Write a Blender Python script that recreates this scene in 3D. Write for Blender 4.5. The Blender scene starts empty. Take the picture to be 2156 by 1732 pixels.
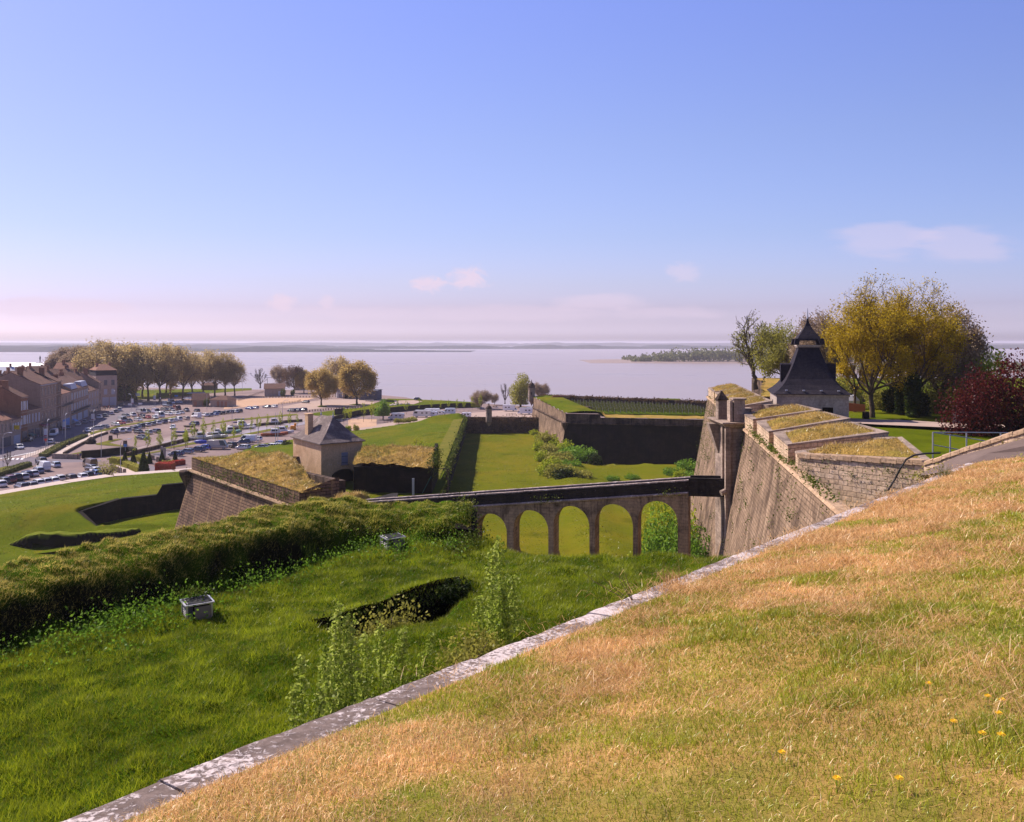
import bpy, bmesh, math, random
import numpy as np
from mathutils import Vector, Matrix, noise as mnoise
R = math.radians
random.seed(7)
rng = np.random.default_rng(7)
C = bpy.context.scene.collection
# ------------------------------------------------------------------ survey helpers
F, CX, HY, CZ = 1692.0, 1078.0, 722.0, 37.0        # focal length and horizon of the survey photograph, eye height above the river
def P(px, py, Y):
    return Vector(((px-CX)/F*Y, Y, CZ-(py-HY)/F*Y))
def G(px, py, z):
    Y = (CZ-z)*F/(py-HY)
    return Vector(((px-CX)/F*Y, Y, z))
def zA(x, y, z=5.0): return G(x*.125, y*.125+741.1, z)
def zB(x, y, z=5.0): return G(x*.125, y*.125+909.6, z)
def zC(x, y, z=5.0): return G(185.3+x*.10157, 825.3+y*.10157, z)
def zD(x, y, z=5.0): return G(336.9+x*.125, 808.5+y*.125, z)
def zE(x, y, z=5.0): return G(539+x*.125, 758+y*.125, z)
def zF(x, y, z=5.0): return G(808.5+x*.15625, 791.7+y*.15625, z)
def zH(x, y, z=5.0): return G(235.8+x*.10937, 909.6+y*.10937, z)
def lerp(a, b, t): return a+(b-a)*t
def sstep(a, b, x):
    t = np.clip((np.asarray(x, dtype=float)-a)/(b-a), 0, 1)
    return t*t*(3-2*t)
# cheap smooth value noise on arrays
_perm = np.random.default_rng(3).random((256, 256))
def vn(x, y):
    x = np.asarray(x, dtype=float); y = np.asarray(y, dtype=float)
    xi = np.floor(x).astype(int); yi = np.floor(y).astype(int)
    fx = x-xi; fy = y-yi
    fx = fx*fx*(3-2*fx); fy = fy*fy*(3-2*fy)
    a = _perm[xi & 255, yi & 255]; b = _perm[(xi+1) & 255, yi & 255]
    c = _perm[xi & 255, (yi+1) & 255]; d = _perm[(xi+1) & 255, (yi+1) & 255]
    return (a*(1-fx)+b*fx)*(1-fy)+(c*(1-fx)+d*fx)*fy
def fbm(x, y, o=4):
    s = 0; a = .5; t = 0
    for k in range(o):
        s = s+a*vn(x*2**k+17*k, y*2**k+5*k); t += a; a *= .5
    return s/t
# ------------------------------------------------------------------ materials
MATS = {}
def nd(nt, typ, ins=None, **props):
    n = nt.nodes.new(typ)
    for k, v in props.items(): setattr(n, k, v)
    for k, v in (ins or {}).items():
        s = n.inputs[k]
        if isinstance(v, bpy.types.NodeSocket): nt.links.new(v, s)
        else: s.default_value = v
    return n
def newmat(name):
    m = bpy.data.materials.new(name); m.use_nodes = True
    nt = m.node_tree; nt.nodes.clear()
    out = nt.nodes.new('ShaderNodeOutputMaterial')
    MATS[name] = m
    return m, nt, out
def c4(c): return (c[0], c[1], c[2], 1)
def ramp(nt, fac, stops, interp='LINEAR'):
    r = nd(nt, 'ShaderNodeValToRGB', {0: fac}); cr = r.color_ramp; cr.interpolation = interp
    while len(cr.elements) < len(stops): cr.elements.new(.5)
    for e, (p, c) in zip(cr.elements, stops):
        e.position = p; e.color = c4(c) if hasattr(c, '__len__') else (c, c, c, 1)
    return r.outputs[0]
def mix(nt, f, a, b, blend='MIX'):
    n = nd(nt, 'ShaderNodeMix', data_type='RGBA', blend_type=blend)
    for idx, v in ((0, f), (6, a), (7, b)):
        s = n.inputs[idx]
        if isinstance(v, bpy.types.NodeSocket): nt.links.new(v, s)
        elif idx == 0: s.default_value = v
        else: s.default_value = c4(v)
    return n.outputs[2]
def noise(nt, vec, scale, detail=4, rough=.55, dist=0):
    return nd(nt, 'ShaderNodeTexNoise', {'Vector': vec, 'Scale': scale, 'Detail': detail, 'Roughness': rough, 'Distortion': dist}).outputs[0]
def mapping(nt, vec, scale=(1, 1, 1), rot=(0, 0, 0), loc=(0, 0, 0)):
    return nd(nt, 'ShaderNodeMapping', {'Vector': vec, 'Scale': scale, 'Rotation': rot, 'Location': loc}).outputs[0]
def bump(nt, h, strength=.5, dist=.1):
    return nd(nt, 'ShaderNodeBump', {'Height': h, 'Strength': strength, 'Distance': dist}).outputs[0]
def finish(nt, out, col, rough=.9, normal=None, spec=.2, metal=0.0, extra=None):
    ins = {'Base Color': col if isinstance(col, bpy.types.NodeSocket) else c4(col), 'Roughness': rough, 'Specular IOR Level': spec, 'Metallic': metal}
    if normal is not None: ins['Normal'] = normal
    if extra: ins.update(extra)
    b = nd(nt, 'ShaderNodeBsdfPrincipled', ins)
    nt.links.new(b.outputs[0], out.inputs[0])
    return b
def plain(name, col, rough=.6, spec=.3, metal=0.0, var=.12, scale=3.0):
    m, nt, out = newmat(name)
    v = nd(nt, 'ShaderNodeTexCoord').outputs['Object']
    n = noise(nt, v, scale, 3)
    c = mix(nt, n, [x*(1-var) for x in col], [min(1, x*(1+var)) for x in col])
    finish(nt, out, c, rough, None, spec, metal)
    return m
def kmul(c, k): return tuple(x*y for x, y in zip(c, k))
def ground_mat(name, stops, s1, s2, s3=None, bstr=.4, bdist=.05, patch=None, rough=.95, k=(1, 1, 1)):
    """stops: colours driven by a middle-size noise; patch: (colour, scale, lo, hi) larger patches"""
    m, nt, out = newmat(name)
    stops = [(p, kmul(c, k)) for p, c in stops]; patch = [(kmul(p[0], k),)+tuple(p[1:]) for p in (patch or [])]
    v = nd(nt, 'ShaderNodeTexCoord').outputs['Object']
    n1 = noise(nt, v, s1, 6, .62); n2 = noise(nt, v, s2, 5, .65)
    f = nd(nt, 'ShaderNodeMath', {0: n1, 1: n2}, operation='ADD').outputs[0]
    f = nd(nt, 'ShaderNodeMath', {0: f, 1: .5}, operation='MULTIPLY').outputs[0]
    col = ramp(nt, f, stops)
    for (pc, ps, lo, hi) in (patch or []):
        pn = noise(nt, v, ps, 6, .6, .4)
        pf = ramp(nt, pn, [(lo, 0.0), (hi, 1.0)])
        col = mix(nt, pf, col, pc)
    h = noise(nt, v, s3 or s2, 6, .7)
    finish(nt, out, col, rough, bump(nt, h, bstr, bdist), .02)
    return m
def stone(name, c1, c2, mortar, bw, bh, msize=.015, stain=(.03, .025, .02), st_lo=.45, st_hi=.7, streak=.5, lichen=None, bstr=.5, chains=None, k=(1, 1, 1), mort_smooth=.3):
    """squared stone in courses (UV in metres) with weathering stains and streaks"""
    m, nt, out = newmat(name)
    c1, c2, mortar, stain = [kmul(c, k) for c in (c1, c2, mortar, stain)]
    if chains: chains = (chains[0], kmul(chains[1], k))
    if lichen: lichen = (kmul(lichen[0], k),)+tuple(lichen[1:])
    tc = nd(nt, 'ShaderNodeTexCoord'); uv = tc.outputs['UV']; ob = tc.outputs['Object']
    wob = noise(nt, uv, 1.3, 3)
    uvw = nd(nt, 'ShaderNodeVectorMath', {0: uv, 1: nd(nt, 'ShaderNodeVectorMath', {0: nd(nt, 'ShaderNodeCombineXYZ', {0: wob, 1: wob}).outputs[0], 'Scale': .08}, operation='SCALE').outputs[0]}, operation='ADD').outputs[0]
    br = nd(nt, 'ShaderNodeTexBrick', {'Vector': uvw, 'Color1': c4(c1), 'Color2': c4(c2), 'Mortar': c4(mortar), 'Scale': 1.0, 'Mortar Size': msize, 'Mortar Smooth': mort_smooth, 'Bias': 0.0, 'Brick Width': bw, 'Row Height': bh})
    col = br.outputs[0]
    fine = noise(nt, ob, 4.5, 8, .7)
    col = mix(nt, .75, col, ramp(nt, fine, [(.25, (.35, .35, .35)), (.5, (.85, .85, .85)), (.75, (1.25, 1.2, 1.12))]), 'MULTIPLY')
    big = noise(nt, ob, .35, 7, .65, .6)
    col = mix(nt, ramp(nt, big, [(st_lo, 0.0), (st_hi, .85)]), col, stain)
    sv = mapping(nt, uv, (1.1, .07, 1))
    sk = noise(nt, sv, 1.6, 6, .7)
    col = mix(nt, ramp(nt, sk, [(.48, 0.0), (.72, streak)]), col, stain)
    if chains:
        wv = nd(nt, 'ShaderNodeSeparateXYZ', {0: uvw}).outputs[0]
        md = nd(nt, 'ShaderNodeMath', {0: wv, 1: chains[0]}, operation='MODULO').outputs[0]
        md = nd(nt, 'ShaderNodeMath', {0: md, 1: nd(nt, 'ShaderNodeMath', {0: noise(nt, uv, 1.5, 4), 1: .9}, operation='MULTIPLY').outputs[0]}, operation='ADD').outputs[0]
        cf = ramp(nt, nd(nt, 'ShaderNodeMath', {0: md, 1: chains[0]}, operation='DIVIDE').outputs[0], [(.02, 0.0), (.06, .75), (.10, .75), (.16, 0.0)])
        col = mix(nt, cf, col, chains[1])
    if lichen:
        lf = noise(nt, ob, lichen[1], 6, .7)
        col = mix(nt, ramp(nt, lf, [(lichen[2], 0.0), (lichen[2]+.06, .9)]), col, lichen[0])
    h = nd(nt, 'ShaderNodeMath', {0: nd(nt, 'ShaderNodeMath', {0: br.outputs['Fac'], 1: -1.0}, operation='MULTIPLY').outputs[0], 1: fine}, operation='ADD').outputs[0]
    finish(nt, out, col, .93, bump(nt, h, bstr, .06), .1)
    return m
def leafmat(name, cols, trans=.35):
    """leaf colour varies from leaf to leaf and clump to clump"""
    m, nt, out = newmat(name)
    tc = nd(nt, 'ShaderNodeTexCoord').outputs['Object']
    g = nd(nt, 'ShaderNodeNewGeometry')
    oi = nd(nt, 'ShaderNodeObjectInfo').outputs['Random']
    f = nd(nt, 'ShaderNodeMath', {0: g.outputs['Random Per Island'], 1: noise(nt, tc, .45, 3)}, operation='ADD').outputs[0]
    f = nd(nt, 'ShaderNodeMath', {0: f, 1: nd(nt, 'ShaderNodeMath', {0: oi, 1: .35}, operation='MULTIPLY').outputs[0]}, operation='ADD').outputs[0]
    f = nd(nt, 'ShaderNodeMath', {0: f, 1: .47}, operation='MULTIPLY').outputs[0]
    col = ramp(nt, f, [(.2, cols[0]), (.5, cols[1]), (.8, cols[2])])
    a = nd(nt, 'ShaderNodeBsdfDiffuse', {'Color': col})
    b = nd(nt, 'ShaderNodeBsdfTranslucent', {'Color': col})
    s = nd(nt, 'ShaderNodeMixShader', {0: trans, 1: a.outputs[0], 2: b.outputs[0]})
    gl = nd(nt, 'ShaderNodeBsdfGlossy', {'Color': (1, 1, 1, 1), 'Roughness': .45})
    s2 = nd(nt, 'ShaderNodeMixShader', {0: .008, 1: s.outputs[0], 2: gl.outputs[0]})
    nt.links.new(s2.outputs[0], out.inputs[0])
    return m
def blademat(name, trans=.35, gloss=.05):
    """grass blades: each blade carries the colour of its own plant"""
    m, nt, out = newmat(name)
    col = nd(nt, 'ShaderNodeAttribute', attribute_name='plant').outputs[0]
    a = nd(nt, 'ShaderNodeBsdfDiffuse', {'Color': col}); b = nd(nt, 'ShaderNodeBsdfTranslucent', {'Color': col})
    s = nd(nt, 'ShaderNodeMixShader', {0: trans, 1: a.outputs[0], 2: b.outputs[0]})
    gl = nd(nt, 'ShaderNodeBsdfGlossy', {'Color': (1, 1, .9, 1), 'Roughness': .4})
    s2 = nd(nt, 'ShaderNodeMixShader', {0: gloss, 1: s.outputs[0], 2: gl.outputs[0]})
    nt.links.new(s2.outputs[0], out.inputs[0])
    return m
# ------------------------------------------------------------------ mesh helpers
def mesh_np(name, V, quads=None, tris=None, mq=0, mt=0, smooth=False, color=None):
    me = bpy.data.meshes.new(name)
    V = np.asarray(V, dtype=np.float32)
    q = np.zeros((0, 4), int) if quads is None else np.asarray(quads, dtype=np.int32)
    t = np.zeros((0, 3), int) if tris is None else np.asarray(tris, dtype=np.int32)
    me.vertices.add(len(V)); me.vertices.foreach_set('co', V.ravel())
    li = np.concatenate([q.ravel(), t.ravel()]).astype(np.int32)
    me.loops.add(len(li)); me.loops.foreach_set('vertex_index', li)
    n = len(q)+len(t)
    me.polygons.add(n)
    st = np.concatenate([np.arange(len(q))*4, len(q)*4+np.arange(len(t))*3]).astype(np.int32)
    me.polygons.foreach_set('loop_start', st)
    mi = np.concatenate([np.broadcast_to(mq, (len(q),)), np.broadcast_to(mt, (len(t),))]).astype(np.int32)
    me.polygons.foreach_set('material_index', mi)
    if smooth: me.polygons.foreach_set('use_smooth', np.ones(n, dtype=bool))
    if color is not None:
        at = me.attributes.new('plant', 'FLOAT_COLOR', 'POINT')
        cc = np.ones((len(V), 4), dtype=np.float32); cc[:, :3] = color
        at.data.foreach_set('color', cc.ravel())
    me.update(calc_edges=True); me.validate()
    return me
def link(name, me, mats, parent=None, loc=None):
    o = bpy.data.objects.new(name, me); C.objects.link(o)
    for m in (mats if isinstance(mats, (list, tuple)) else [mats]):
        me.materials.append(MATS[m] if isinstance(m, str) else m)
    if parent: o.parent = parent
    if loc is not None: o.location = loc
    return o
def tag(o, label=None, cat=None, group=None, kind=None):
    if label: o['label'] = label
    if cat: o['category'] = cat
    if group: o['group'] = group
    if kind: o['kind'] = kind
    return o
def thing(name, label, cat, loc=(0, 0, 0), rz=0, group=None):
    o = bpy.data.objects.new(name, None); C.objects.link(o)
    o.empty_display_size = .3
    o.location = loc; o.rotation_euler = (0, 0, rz)
    return tag(o, label, cat, group)
def children_of(o): return [c for c in bpy.data.objects if c.parent is o]
def dup(root, kids, loc, rz, label=None, group=None, scale=None):
    """kids: list of (part, [sub-parts]) of root"""
    r = root.copy(); C.objects.link(r); r.location = loc; r.rotation_euler = (0, 0, rz)
    if scale is not None: r.scale = scale
    if label: r['label'] = label
    if group: r['group'] = group
    out = []
    for ch, subs in kids:
        c = ch.copy(); C.objects.link(c); c.parent = r
        ns = []
        for g in subs:
            d = g.copy(); C.objects.link(d); d.parent = c; ns.append(d)
        out.append((c, ns))
    return r, out
class MB:
    """collects faces with UVs in metres"""
    def __init__(self): self.v = []; self.f = []; self.m = []; self.uv = []
    def face(self, pts, uv=None, m=0):
        b = len(self.v)
        self.v += [tuple(p) for p in pts]
        self.f.append(tuple(range(b, b+len(pts)))); self.m.append(m)
        if uv is None:
            p0 = Vector(pts[0]); nrm = Vector((0, 0, 0))
            for i in range(len(pts)):
                a, c = Vector(pts[i]), Vector(pts[(i+1) % len(pts)])
                nrm += Vector(((a.y-c.y)*(a.z+c.z), (a.z-c.z)*(a.x+c.x), (a.x-c.x)*(a.y+c.y)))
            if nrm.length == 0: nrm = Vector((0, 0, 1))
            nrm.normalize()
            if abs(nrm.z) > .75: uv = [(p[0], p[1]) for p in pts]
            else:
                t = Vector((-nrm.y, nrm.x, 0)).normalized()
                uv = [(Vector(p).dot(t), p[2]) for p in pts]
        self.uv.append([tuple(u) for u in uv])
    def box(self, c, s, rz=0, m=0, taper=1.0, z0=None):
        """c: centre of base, s: size"""
        co, si = math.cos(rz), math.sin(rz)
        def q(x, y, z): return (c[0]+x*co-y*si, c[1]+x*si+y*co, c[2]+z)
        a, b, h = s[0]/2, s[1]/2, s[2]
        lo = [q(-a, -b, 0), q(a, -b, 0), q(a, b, 0), q(-a, b, 0)]
        hi = [q(-a*taper, -b*taper, h), q(a*taper, -b*taper, h), q(a*taper, b*taper, h), q(-a*taper, b*taper, h)]
        self.frustum(lo, hi, m)
    def frustum(self, lo, hi, m=0, top=True, bottom=True):
        n = len(lo)
        for i in range(n):
            j = (i+1) % n
            self.face([lo[i], lo[j], hi[j], hi[i]], None, m)
        if top: self.face(hi, None, m)
        if bottom: self.face(lo[::-1], None, m)
    def prism(self, poly, z0, z1, m=0):
        self.frustum([(p[0], p[1], z0) for p in poly], [(p[0], p[1], z1) for p in poly], m)
    def tube(self, pts, r, n=6, m=0, r1=None):
        pts = [Vector(p) for p in pts]
        rings = []
        L = max(1, len(pts)-1)
        for i, p in enumerate(pts):
            d = (pts[min(i+1, len(pts)-1)]-pts[max(i-1, 0)])
            if d.length < 1e-9: d = Vector((0, 0, 1))
            d.normalize()
            a = d.cross(Vector((0, 0, 1)) if abs(d.z) < .9 else Vector((1, 0, 0))).normalized(); b = d.cross(a)
            rr = r if r1 is None else lerp(r, r1, i/L)
            rings.append([p+(a*math.cos(2*math.pi*k/n)+b*math.sin(2*math.pi*k/n))*rr for k in range(n)])
        for i in range(len(rings)-1):
            for k in range(n):
                self.face([rings[i][k], rings[i][(k+1) % n], rings[i+1][(k+1) % n], rings[i+1][k]], None, m)
        self.face(rings[0][::-1], None, m); self.face(rings[-1], None, m)
    def lathe(self, c, prof, n=12, m=0, rot=0):
        """prof: [(r, z)]"""
        rings = [[(c[0]+r*math.cos(rot+2*math.pi*k/n), c[1]+r*math.sin(rot+2*math.pi*k/n), c[2]+z) for k in range(n)] for r, z in prof]
        for i in range(len(rings)-1):
            for k in range(n):
                self.face([rings[i][k], rings[i][(k+1) % n], rings[i+1][(k+1) % n], rings[i+1][k]], None, m)
        self.face(rings[0][::-1], None, m); self.face(rings[-1], None, m)
    def mesh(self, name, smooth=False, weld=False):
        me = bpy.data.meshes.new(name)
        me.from_pydata(self.v, [], self.f)
        me.polygons.foreach_set('material_index', self.m)
        ul = me.uv_layers.new(name='UVMap')
        ul.data.foreach_set('uv', [x for f in self.uv for u in f for x in u])
        if weld or smooth:
            bm = bmesh.new(); bm.from_mesh(me)
            bmesh.ops.remove_doubles(bm, verts=bm.verts, dist=.001)
            bmesh.ops.recalc_face_normals(bm, faces=bm.faces)
            bm.to_mesh(me); bm.free()
        if smooth: me.polygons.foreach_set('use_smooth', [True]*len(me.polygons))
        me.update()
        return me
    def obj(self, name, mats, parent=None, smooth=False, loc=None, weld=False):
        return link(name, self.mesh(name, smooth, weld), mats, parent, loc)
def sheet(name, pts, mat, kind='structure', dz=0.0):
    mb = MB(); mb.face([(p[0], p[1], p[2]+dz) for p in pts])
    return tag(mb.obj(name, mat), kind=kind)
def inpoly(x, y, poly):
    x = np.asarray(x); y = np.asarray(y)
    r = np.zeros(x.shape, bool); n = len(poly)
    for i in range(n):
        x0, y0 = poly[i][:2]; x1, y1 = poly[(i+1) % n][:2]
        c = ((y0 > y) != (y1 > y)) & (x < (x1-x0)*(y-y0)/((y1-y0) if y1 != y0 else 1e-9)+x0)
        r ^= c
    return r
def polydist(x, y, line):
    """signed distance to a polyline; positive to the left of its direction"""
    x = np.asarray(x, float); y = np.asarray(y, float)
    best = np.full(x.shape, 1e9); sg = np.ones(x.shape)
    for i in range(len(line)-1):
        ax, ay = line[i][:2]; bx, by = line[i+1][:2]
        dx, dy = bx-ax, by-ay; L2 = dx*dx+dy*dy
        t = np.clip(((x-ax)*dx+(y-ay)*dy)/L2, 0, 1)
        d = np.hypot(x-ax-t*dx, y-ay-t*dy)
        s = np.sign(dx*(y-ay)-dy*(x-ax))
        u = d < best
        best = np.where(u, d, best); sg = np.where(u, s, sg)
    return best*np.where(sg == 0, 1, sg)
def heightgrid(name, x0, x1, y0, y1, step, hf, mat, keep=None, kind='structure', smooth=True):
    xs = np.arange(x0, x1+step*.5, step); ys = np.arange(y0, y1+step*.5, step)
    X, Y = np.meshgrid(xs, ys)
    Z = hf(X, Y)
    V = np.stack([X, Y, Z], -1).reshape(-1, 3)
    nx, ny = len(xs), len(ys)
    i = np.arange(nx*ny).reshape(ny, nx)
    q = np.stack([i[:-1, :-1], i[:-1, 1:], i[1:, 1:], i[1:, :-1]], -1).reshape(-1, 4)
    if keep is not None:
        cx = V[q].mean(1); q = q[keep(cx[:, 0], cx[:, 1])]
        used = np.unique(q); rm = np.full(len(V), -1); rm[used] = np.arange(len(used)); V = V[used]; q = rm[q]
    o = link(name, mesh_np(name, V, q, smooth=smooth), mat)
    return tag(o, kind=kind)
def blades(name, pts, h, w, cols, lean, mat, parent=None, kind='stuff', hvar=.4, two=False, laydir=None):
    """a mesh of grass blades. pts (n,3); h,w,lean arrays or numbers; cols (n,3)"""
    n = len(pts)
    a = rng.random(n)*2*math.pi
    h = np.broadcast_to(h, (n,))*(1-hvar+2*hvar*rng.random(n)); w = np.broadcast_to(w, (n,))
    le = np.clip(np.broadcast_to(lean, (n,))*(.3+1.1*rng.random(n)), 0, 1.5)
    if laydir is not None: b = laydir+rng.normal(0, .9, n)
    else: b = rng.random(n)*2*math.pi
    side = np.stack([np.cos(a), np.sin(a), np.zeros(n)], -1)*w[:, None]*.5
    tip = np.stack([np.cos(b)*np.sin(le), np.sin(b)*np.sin(le), np.cos(le)], -1)*h[:, None]
    midp = np.stack([np.cos(b)*np.sin(le*.6), np.sin(b)*np.sin(le*.6), np.cos(le*.6)], -1)*h[:, None]*.5
    if two:
        V = np.stack([pts-side, pts+side, pts+midp+side*.8, pts+midp-side*.8, pts+tip], 1).reshape(-1, 3)
        i = np.arange(n)*5
        me = mesh_np(name, V, np.stack([i, i+1, i+2, i+3], -1), np.stack([i+3, i+2, i+4], -1), color=np.repeat(cols, 5, 0))
    else:
        V = np.stack([pts-side, pts+side, pts+tip], 1).reshape(-1, 3)
        i = np.arange(n)*3
        me = mesh_np(name, V, None, np.stack([i, i+1, i+2], -1), color=np.repeat(cols, 3, 0))
    return tag(link(name, me, mat, parent), kind=kind)
def leafquads(cen, size, flat=0.0):
    n = len(cen)
    a = rng.normal(size=(n, 3)); a[:, 2] *= (1-flat); a /= np.linalg.norm(a, axis=1)[:, None]
    b = rng.normal(size=(n, 3)); b -= a*(a*b).sum(1)[:, None]; b /= np.linalg.norm(b, axis=1)[:, None]
    s = np.broadcast_to(size, (n,))*(.6+.8*rng.random(n)); s = s[:, None]*.5
    V = np.stack([cen-a*s, cen-b*s*.6, cen+a*s, cen+b*s*.6], 1).reshape(-1, 3)
    i = np.arange(n)*4
    return V, np.stack([i, i+1, i+2, i+3], -1)
def tubes_np(segs, nside=4):
    """segs: list of (p0, p1, r0, r1)"""
    A = np.array([s[0] for s in segs], float); B = np.array([s[1] for s in segs], float)
    r0 = np.array([s[2] for s in segs])[:, None]; r1 = np.array([s[3] for s in segs])[:, None]
    d = B-A; d /= np.maximum(np.linalg.norm(d, axis=1), 1e-6)[:, None]
    up = np.where(np.abs(d[:, 2:3]) < .9, np.array([[0, 0, 1.]]), np.array([[1., 0, 0]]))
    a = np.cross(d, up); a /= np.linalg.norm(a, axis=1)[:, None]; b = np.cross(d, a)
    rows = []
    for base, r in ((A, r0), (B, r1)):
        for k in range(nside):
            t = 2*math.pi*k/nside
            rows.append(base+(a*math.cos(t)+b*math.sin(t))*r)
    V = np.stack(rows, 1).reshape(-1, 3)
    n = len(segs); i = np.arange(n)[:, None]*(2*nside)
    q = []
    for k in range(nside):
        j = (k+1) % nside
        q.append(np.concatenate([i+k, i+j, i+nside+j, i+nside+k], 1))
    return V, np.concatenate(q, 0)
# ------------------------------------------------------------------ material library
ground_mat('quay_gravel', [(.3, (.30, .235, .215)), (.5, (.37, .29, .26)), (.7, (.44, .34, .30))], .08, .9, 3, .2, .03, patch=[((.25, .20, .19), .03, .5, .7)], k=(0.74, 0.68, 0.7))
ground_mat('asphalt', [(.3, (.20, .175, .19)), (.7, (.29, .25, .26))], .1, 1.2, 4, .2, .02, k=(0.8, 0.78, 0.82))
ground_mat('sand_court', [(.3, (.55, .34, .22)), (.7, (.66, .43, .29))], .06, .7, 3, .2, .03, k=(0.85, 0.85, 0.85))
ground_mat('pale_gravel', [(.3, (.44, .34, .28)), (.7, (.56, .43, .36))], .1, 1.1, 4, .3, .03, k=(0.84, 0.8, 0.8))
ground_mat('pale_paving', [(.3, (.50, .40, .35)), (.7, (.60, .48, .42))], .2, 1.5, 4, .2, .02)
ground_mat('mud', [(.3, (.22, .16, .13)), (.55, (.33, .25, .22)), (.75, (.40, .32, .30))], .09, .5, 1, .6, .1, rough=.55)
ground_mat('lawn', [(.28, (.085, .14, .014)), (.5, (.13, .20, .020)), (.72, (.19, .245, .034))], .12, 1.6, 6, .6, .08, patch=[((.24, .23, .05), .06, .50, .74), ((.07, .11, .012), .22, .55, .75), ((.28, .24, .06), 1.4, .60, .8)], k=(0.7, 0.58, 0.18))
ground_mat('ditch_lawn', [(.28, (.12, .165, .018)), (.5, (.16, .205, .024)), (.72, (.20, .235, .036))], .10, 1.2, 6, .5, .08, patch=[((.27, .24, .055), .05, .46, .76), ((.09, .12, .014), .16, .56, .76), ((.28, .23, .05), 1.1, .60, .8)], k=(0.74, 0.62, 0.18))
ground_mat('rough_verge', [(.3, (.12, .14, .03)), (.5, (.19, .18, .05)), (.7, (.27, .21, .08))], .3, 1.4, 4, .6, .1, k=(0.72, 0.72, 0.4))
ground_mat('dry_turf', [(.25, (.22, .17, .045)), (.5, (.36, .25, .075)), (.75, (.50, .34, .12))], .35, 2.2, 3.5, 1.0, .25, patch=[((.20, .20, .04), .16, .52, .72)], k=(1.05, 0.95, 0.8))
ground_mat('bank_soil', [(.3, (.26, .155, .05)), (.5, (.40, .23, .085)), (.7, (.50, .31, .13))], .5, 4.0, 24, .9, .03, patch=[((.15, .165, .025), .33, .52, .68)], k=(0.92, 0.98, 0.8))
ground_mat('meadow_soil', [(.3, (.03, .062, .006)), (.5, (.06, .115, .010)), (.7, (.095, .15, .016))], .4, 2.0, 8, .9, .12, k=(0.9, 0.9, 0.3))
ground_mat('mound_turf', [(.3, (.10, .12, .018)), (.5, (.17, .18, .035)), (.7, (.25, .22, .06))], .4, 2.4, 7, .9, .12, k=(0.9, 1.0, 0.5))
ground_mat('scrub_ground', [(.3, (.06, .10, .012)), (.5, (.11, .15, .018)), (.7, (.17, .19, .03))], .2, 1.5, 3, 1.0, .3, k=(0.7, 0.75, 0.3))
ground_mat('path_gravel', [(.3, (.36, .29, .27)), (.7, (.50, .41, .38))], .4, 3.0, 12, .4, .03, k=(0.36, 0.32, 0.3))
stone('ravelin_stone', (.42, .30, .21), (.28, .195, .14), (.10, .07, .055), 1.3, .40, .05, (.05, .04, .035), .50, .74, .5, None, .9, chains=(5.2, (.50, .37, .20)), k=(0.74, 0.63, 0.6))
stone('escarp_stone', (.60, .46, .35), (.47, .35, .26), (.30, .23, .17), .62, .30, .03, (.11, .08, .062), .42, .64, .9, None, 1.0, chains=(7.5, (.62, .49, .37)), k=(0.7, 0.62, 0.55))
stone('cordon_stone', (.66, .50, .36), (.55, .40, .28), (.30, .22, .16), .9, .35, .015, (.15, .11, .08), .5, .75, .4, ((.75, .64, .54), 2.0, .62), k=(0.85, 0.76, 0.68))
stone('ashlar', (.74, .58, .45), (.62, .47, .35), (.30, .22, .16), .62, .30, .022, (.16, .12, .09), .50, .72, .55, ((.80, .68, .58), 1.7, .64), .7, k=(1.0, 0.92, 0.82))
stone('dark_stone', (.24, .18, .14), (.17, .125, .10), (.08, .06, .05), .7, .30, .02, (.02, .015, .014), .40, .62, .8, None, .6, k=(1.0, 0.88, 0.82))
stone('black_wall', (.050, .038, .030), (.032, .025, .020), (.018, .014, .012), .7, .30, .02, (.008, .006, .006), .38, .60, .8, None, .6, k=(0.8, 0.72, 0.66))  # near black stone: shade of the unlit walls put into the colour
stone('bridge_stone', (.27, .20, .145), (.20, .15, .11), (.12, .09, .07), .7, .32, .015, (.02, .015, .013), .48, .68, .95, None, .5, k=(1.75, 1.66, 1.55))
stone('parapet_stone', (.050, .040, .036), (.036, .03, .027), (.02, .016, .015), .9, .35, .012, (.012, .01, .01), .42, .65, .8, ((.30, .25, .23), 3.0, .66), .5)
stone('bridge_cap', (.46, .36, .33), (.38, .29, .27), (.2, .15, .14), 1.2, .6, .01, (.10, .08, .07), .45, .7, .4, ((.62, .52, .48), 2.2, .55), .4)
stone('tower_stone', (.56, .50, .46), (.48, .42, .38), (.36, .31, .28), .8, .34, .008, (.22, .18, .16), .5, .78, .35, None, .3, k=(0.95, 0.88, 0.84))
stone('gate_stone', (.52, .42, .35), (.40, .32, .26), (.25, .2, .16), .8, .36, .015, (.09, .07, .06), .45, .70, .6, None, .5, k=(0.95, 0.88, 0.84))
stone('plaster_wall', (.74, .50, .32), (.70, .47, .30), (.70, .47, .30), 9., 9., .001, (.34, .19, .10), .46, .80, .35, ((.66, .50, .40), .8, .60), .25, k=(1.0, 0.98, 0.95))
stone('house_stone', (.58, .45, .36), (.52, .40, .31), (.46, .35, .28), 1.0, .4, .006, (.30, .22, .18), .48, .80, .4, k=(0.66, 0.6, 0.6))
stone('house_stone_pale', (.66, .53, .43), (.60, .47, .38), (.52, .40, .33), 1.0, .4, .006, (.34, .26, .20), .5, .82, .35, k=(0.78, 0.72, 0.72))
stone('house_stone_dark', (.36, .26, .20), (.31, .22, .17), (.25, .18, .14), 1.0, .4, .006, (.16, .11, .09), .46, .78, .45, k=(0.66, 0.6, 0.6))
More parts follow.
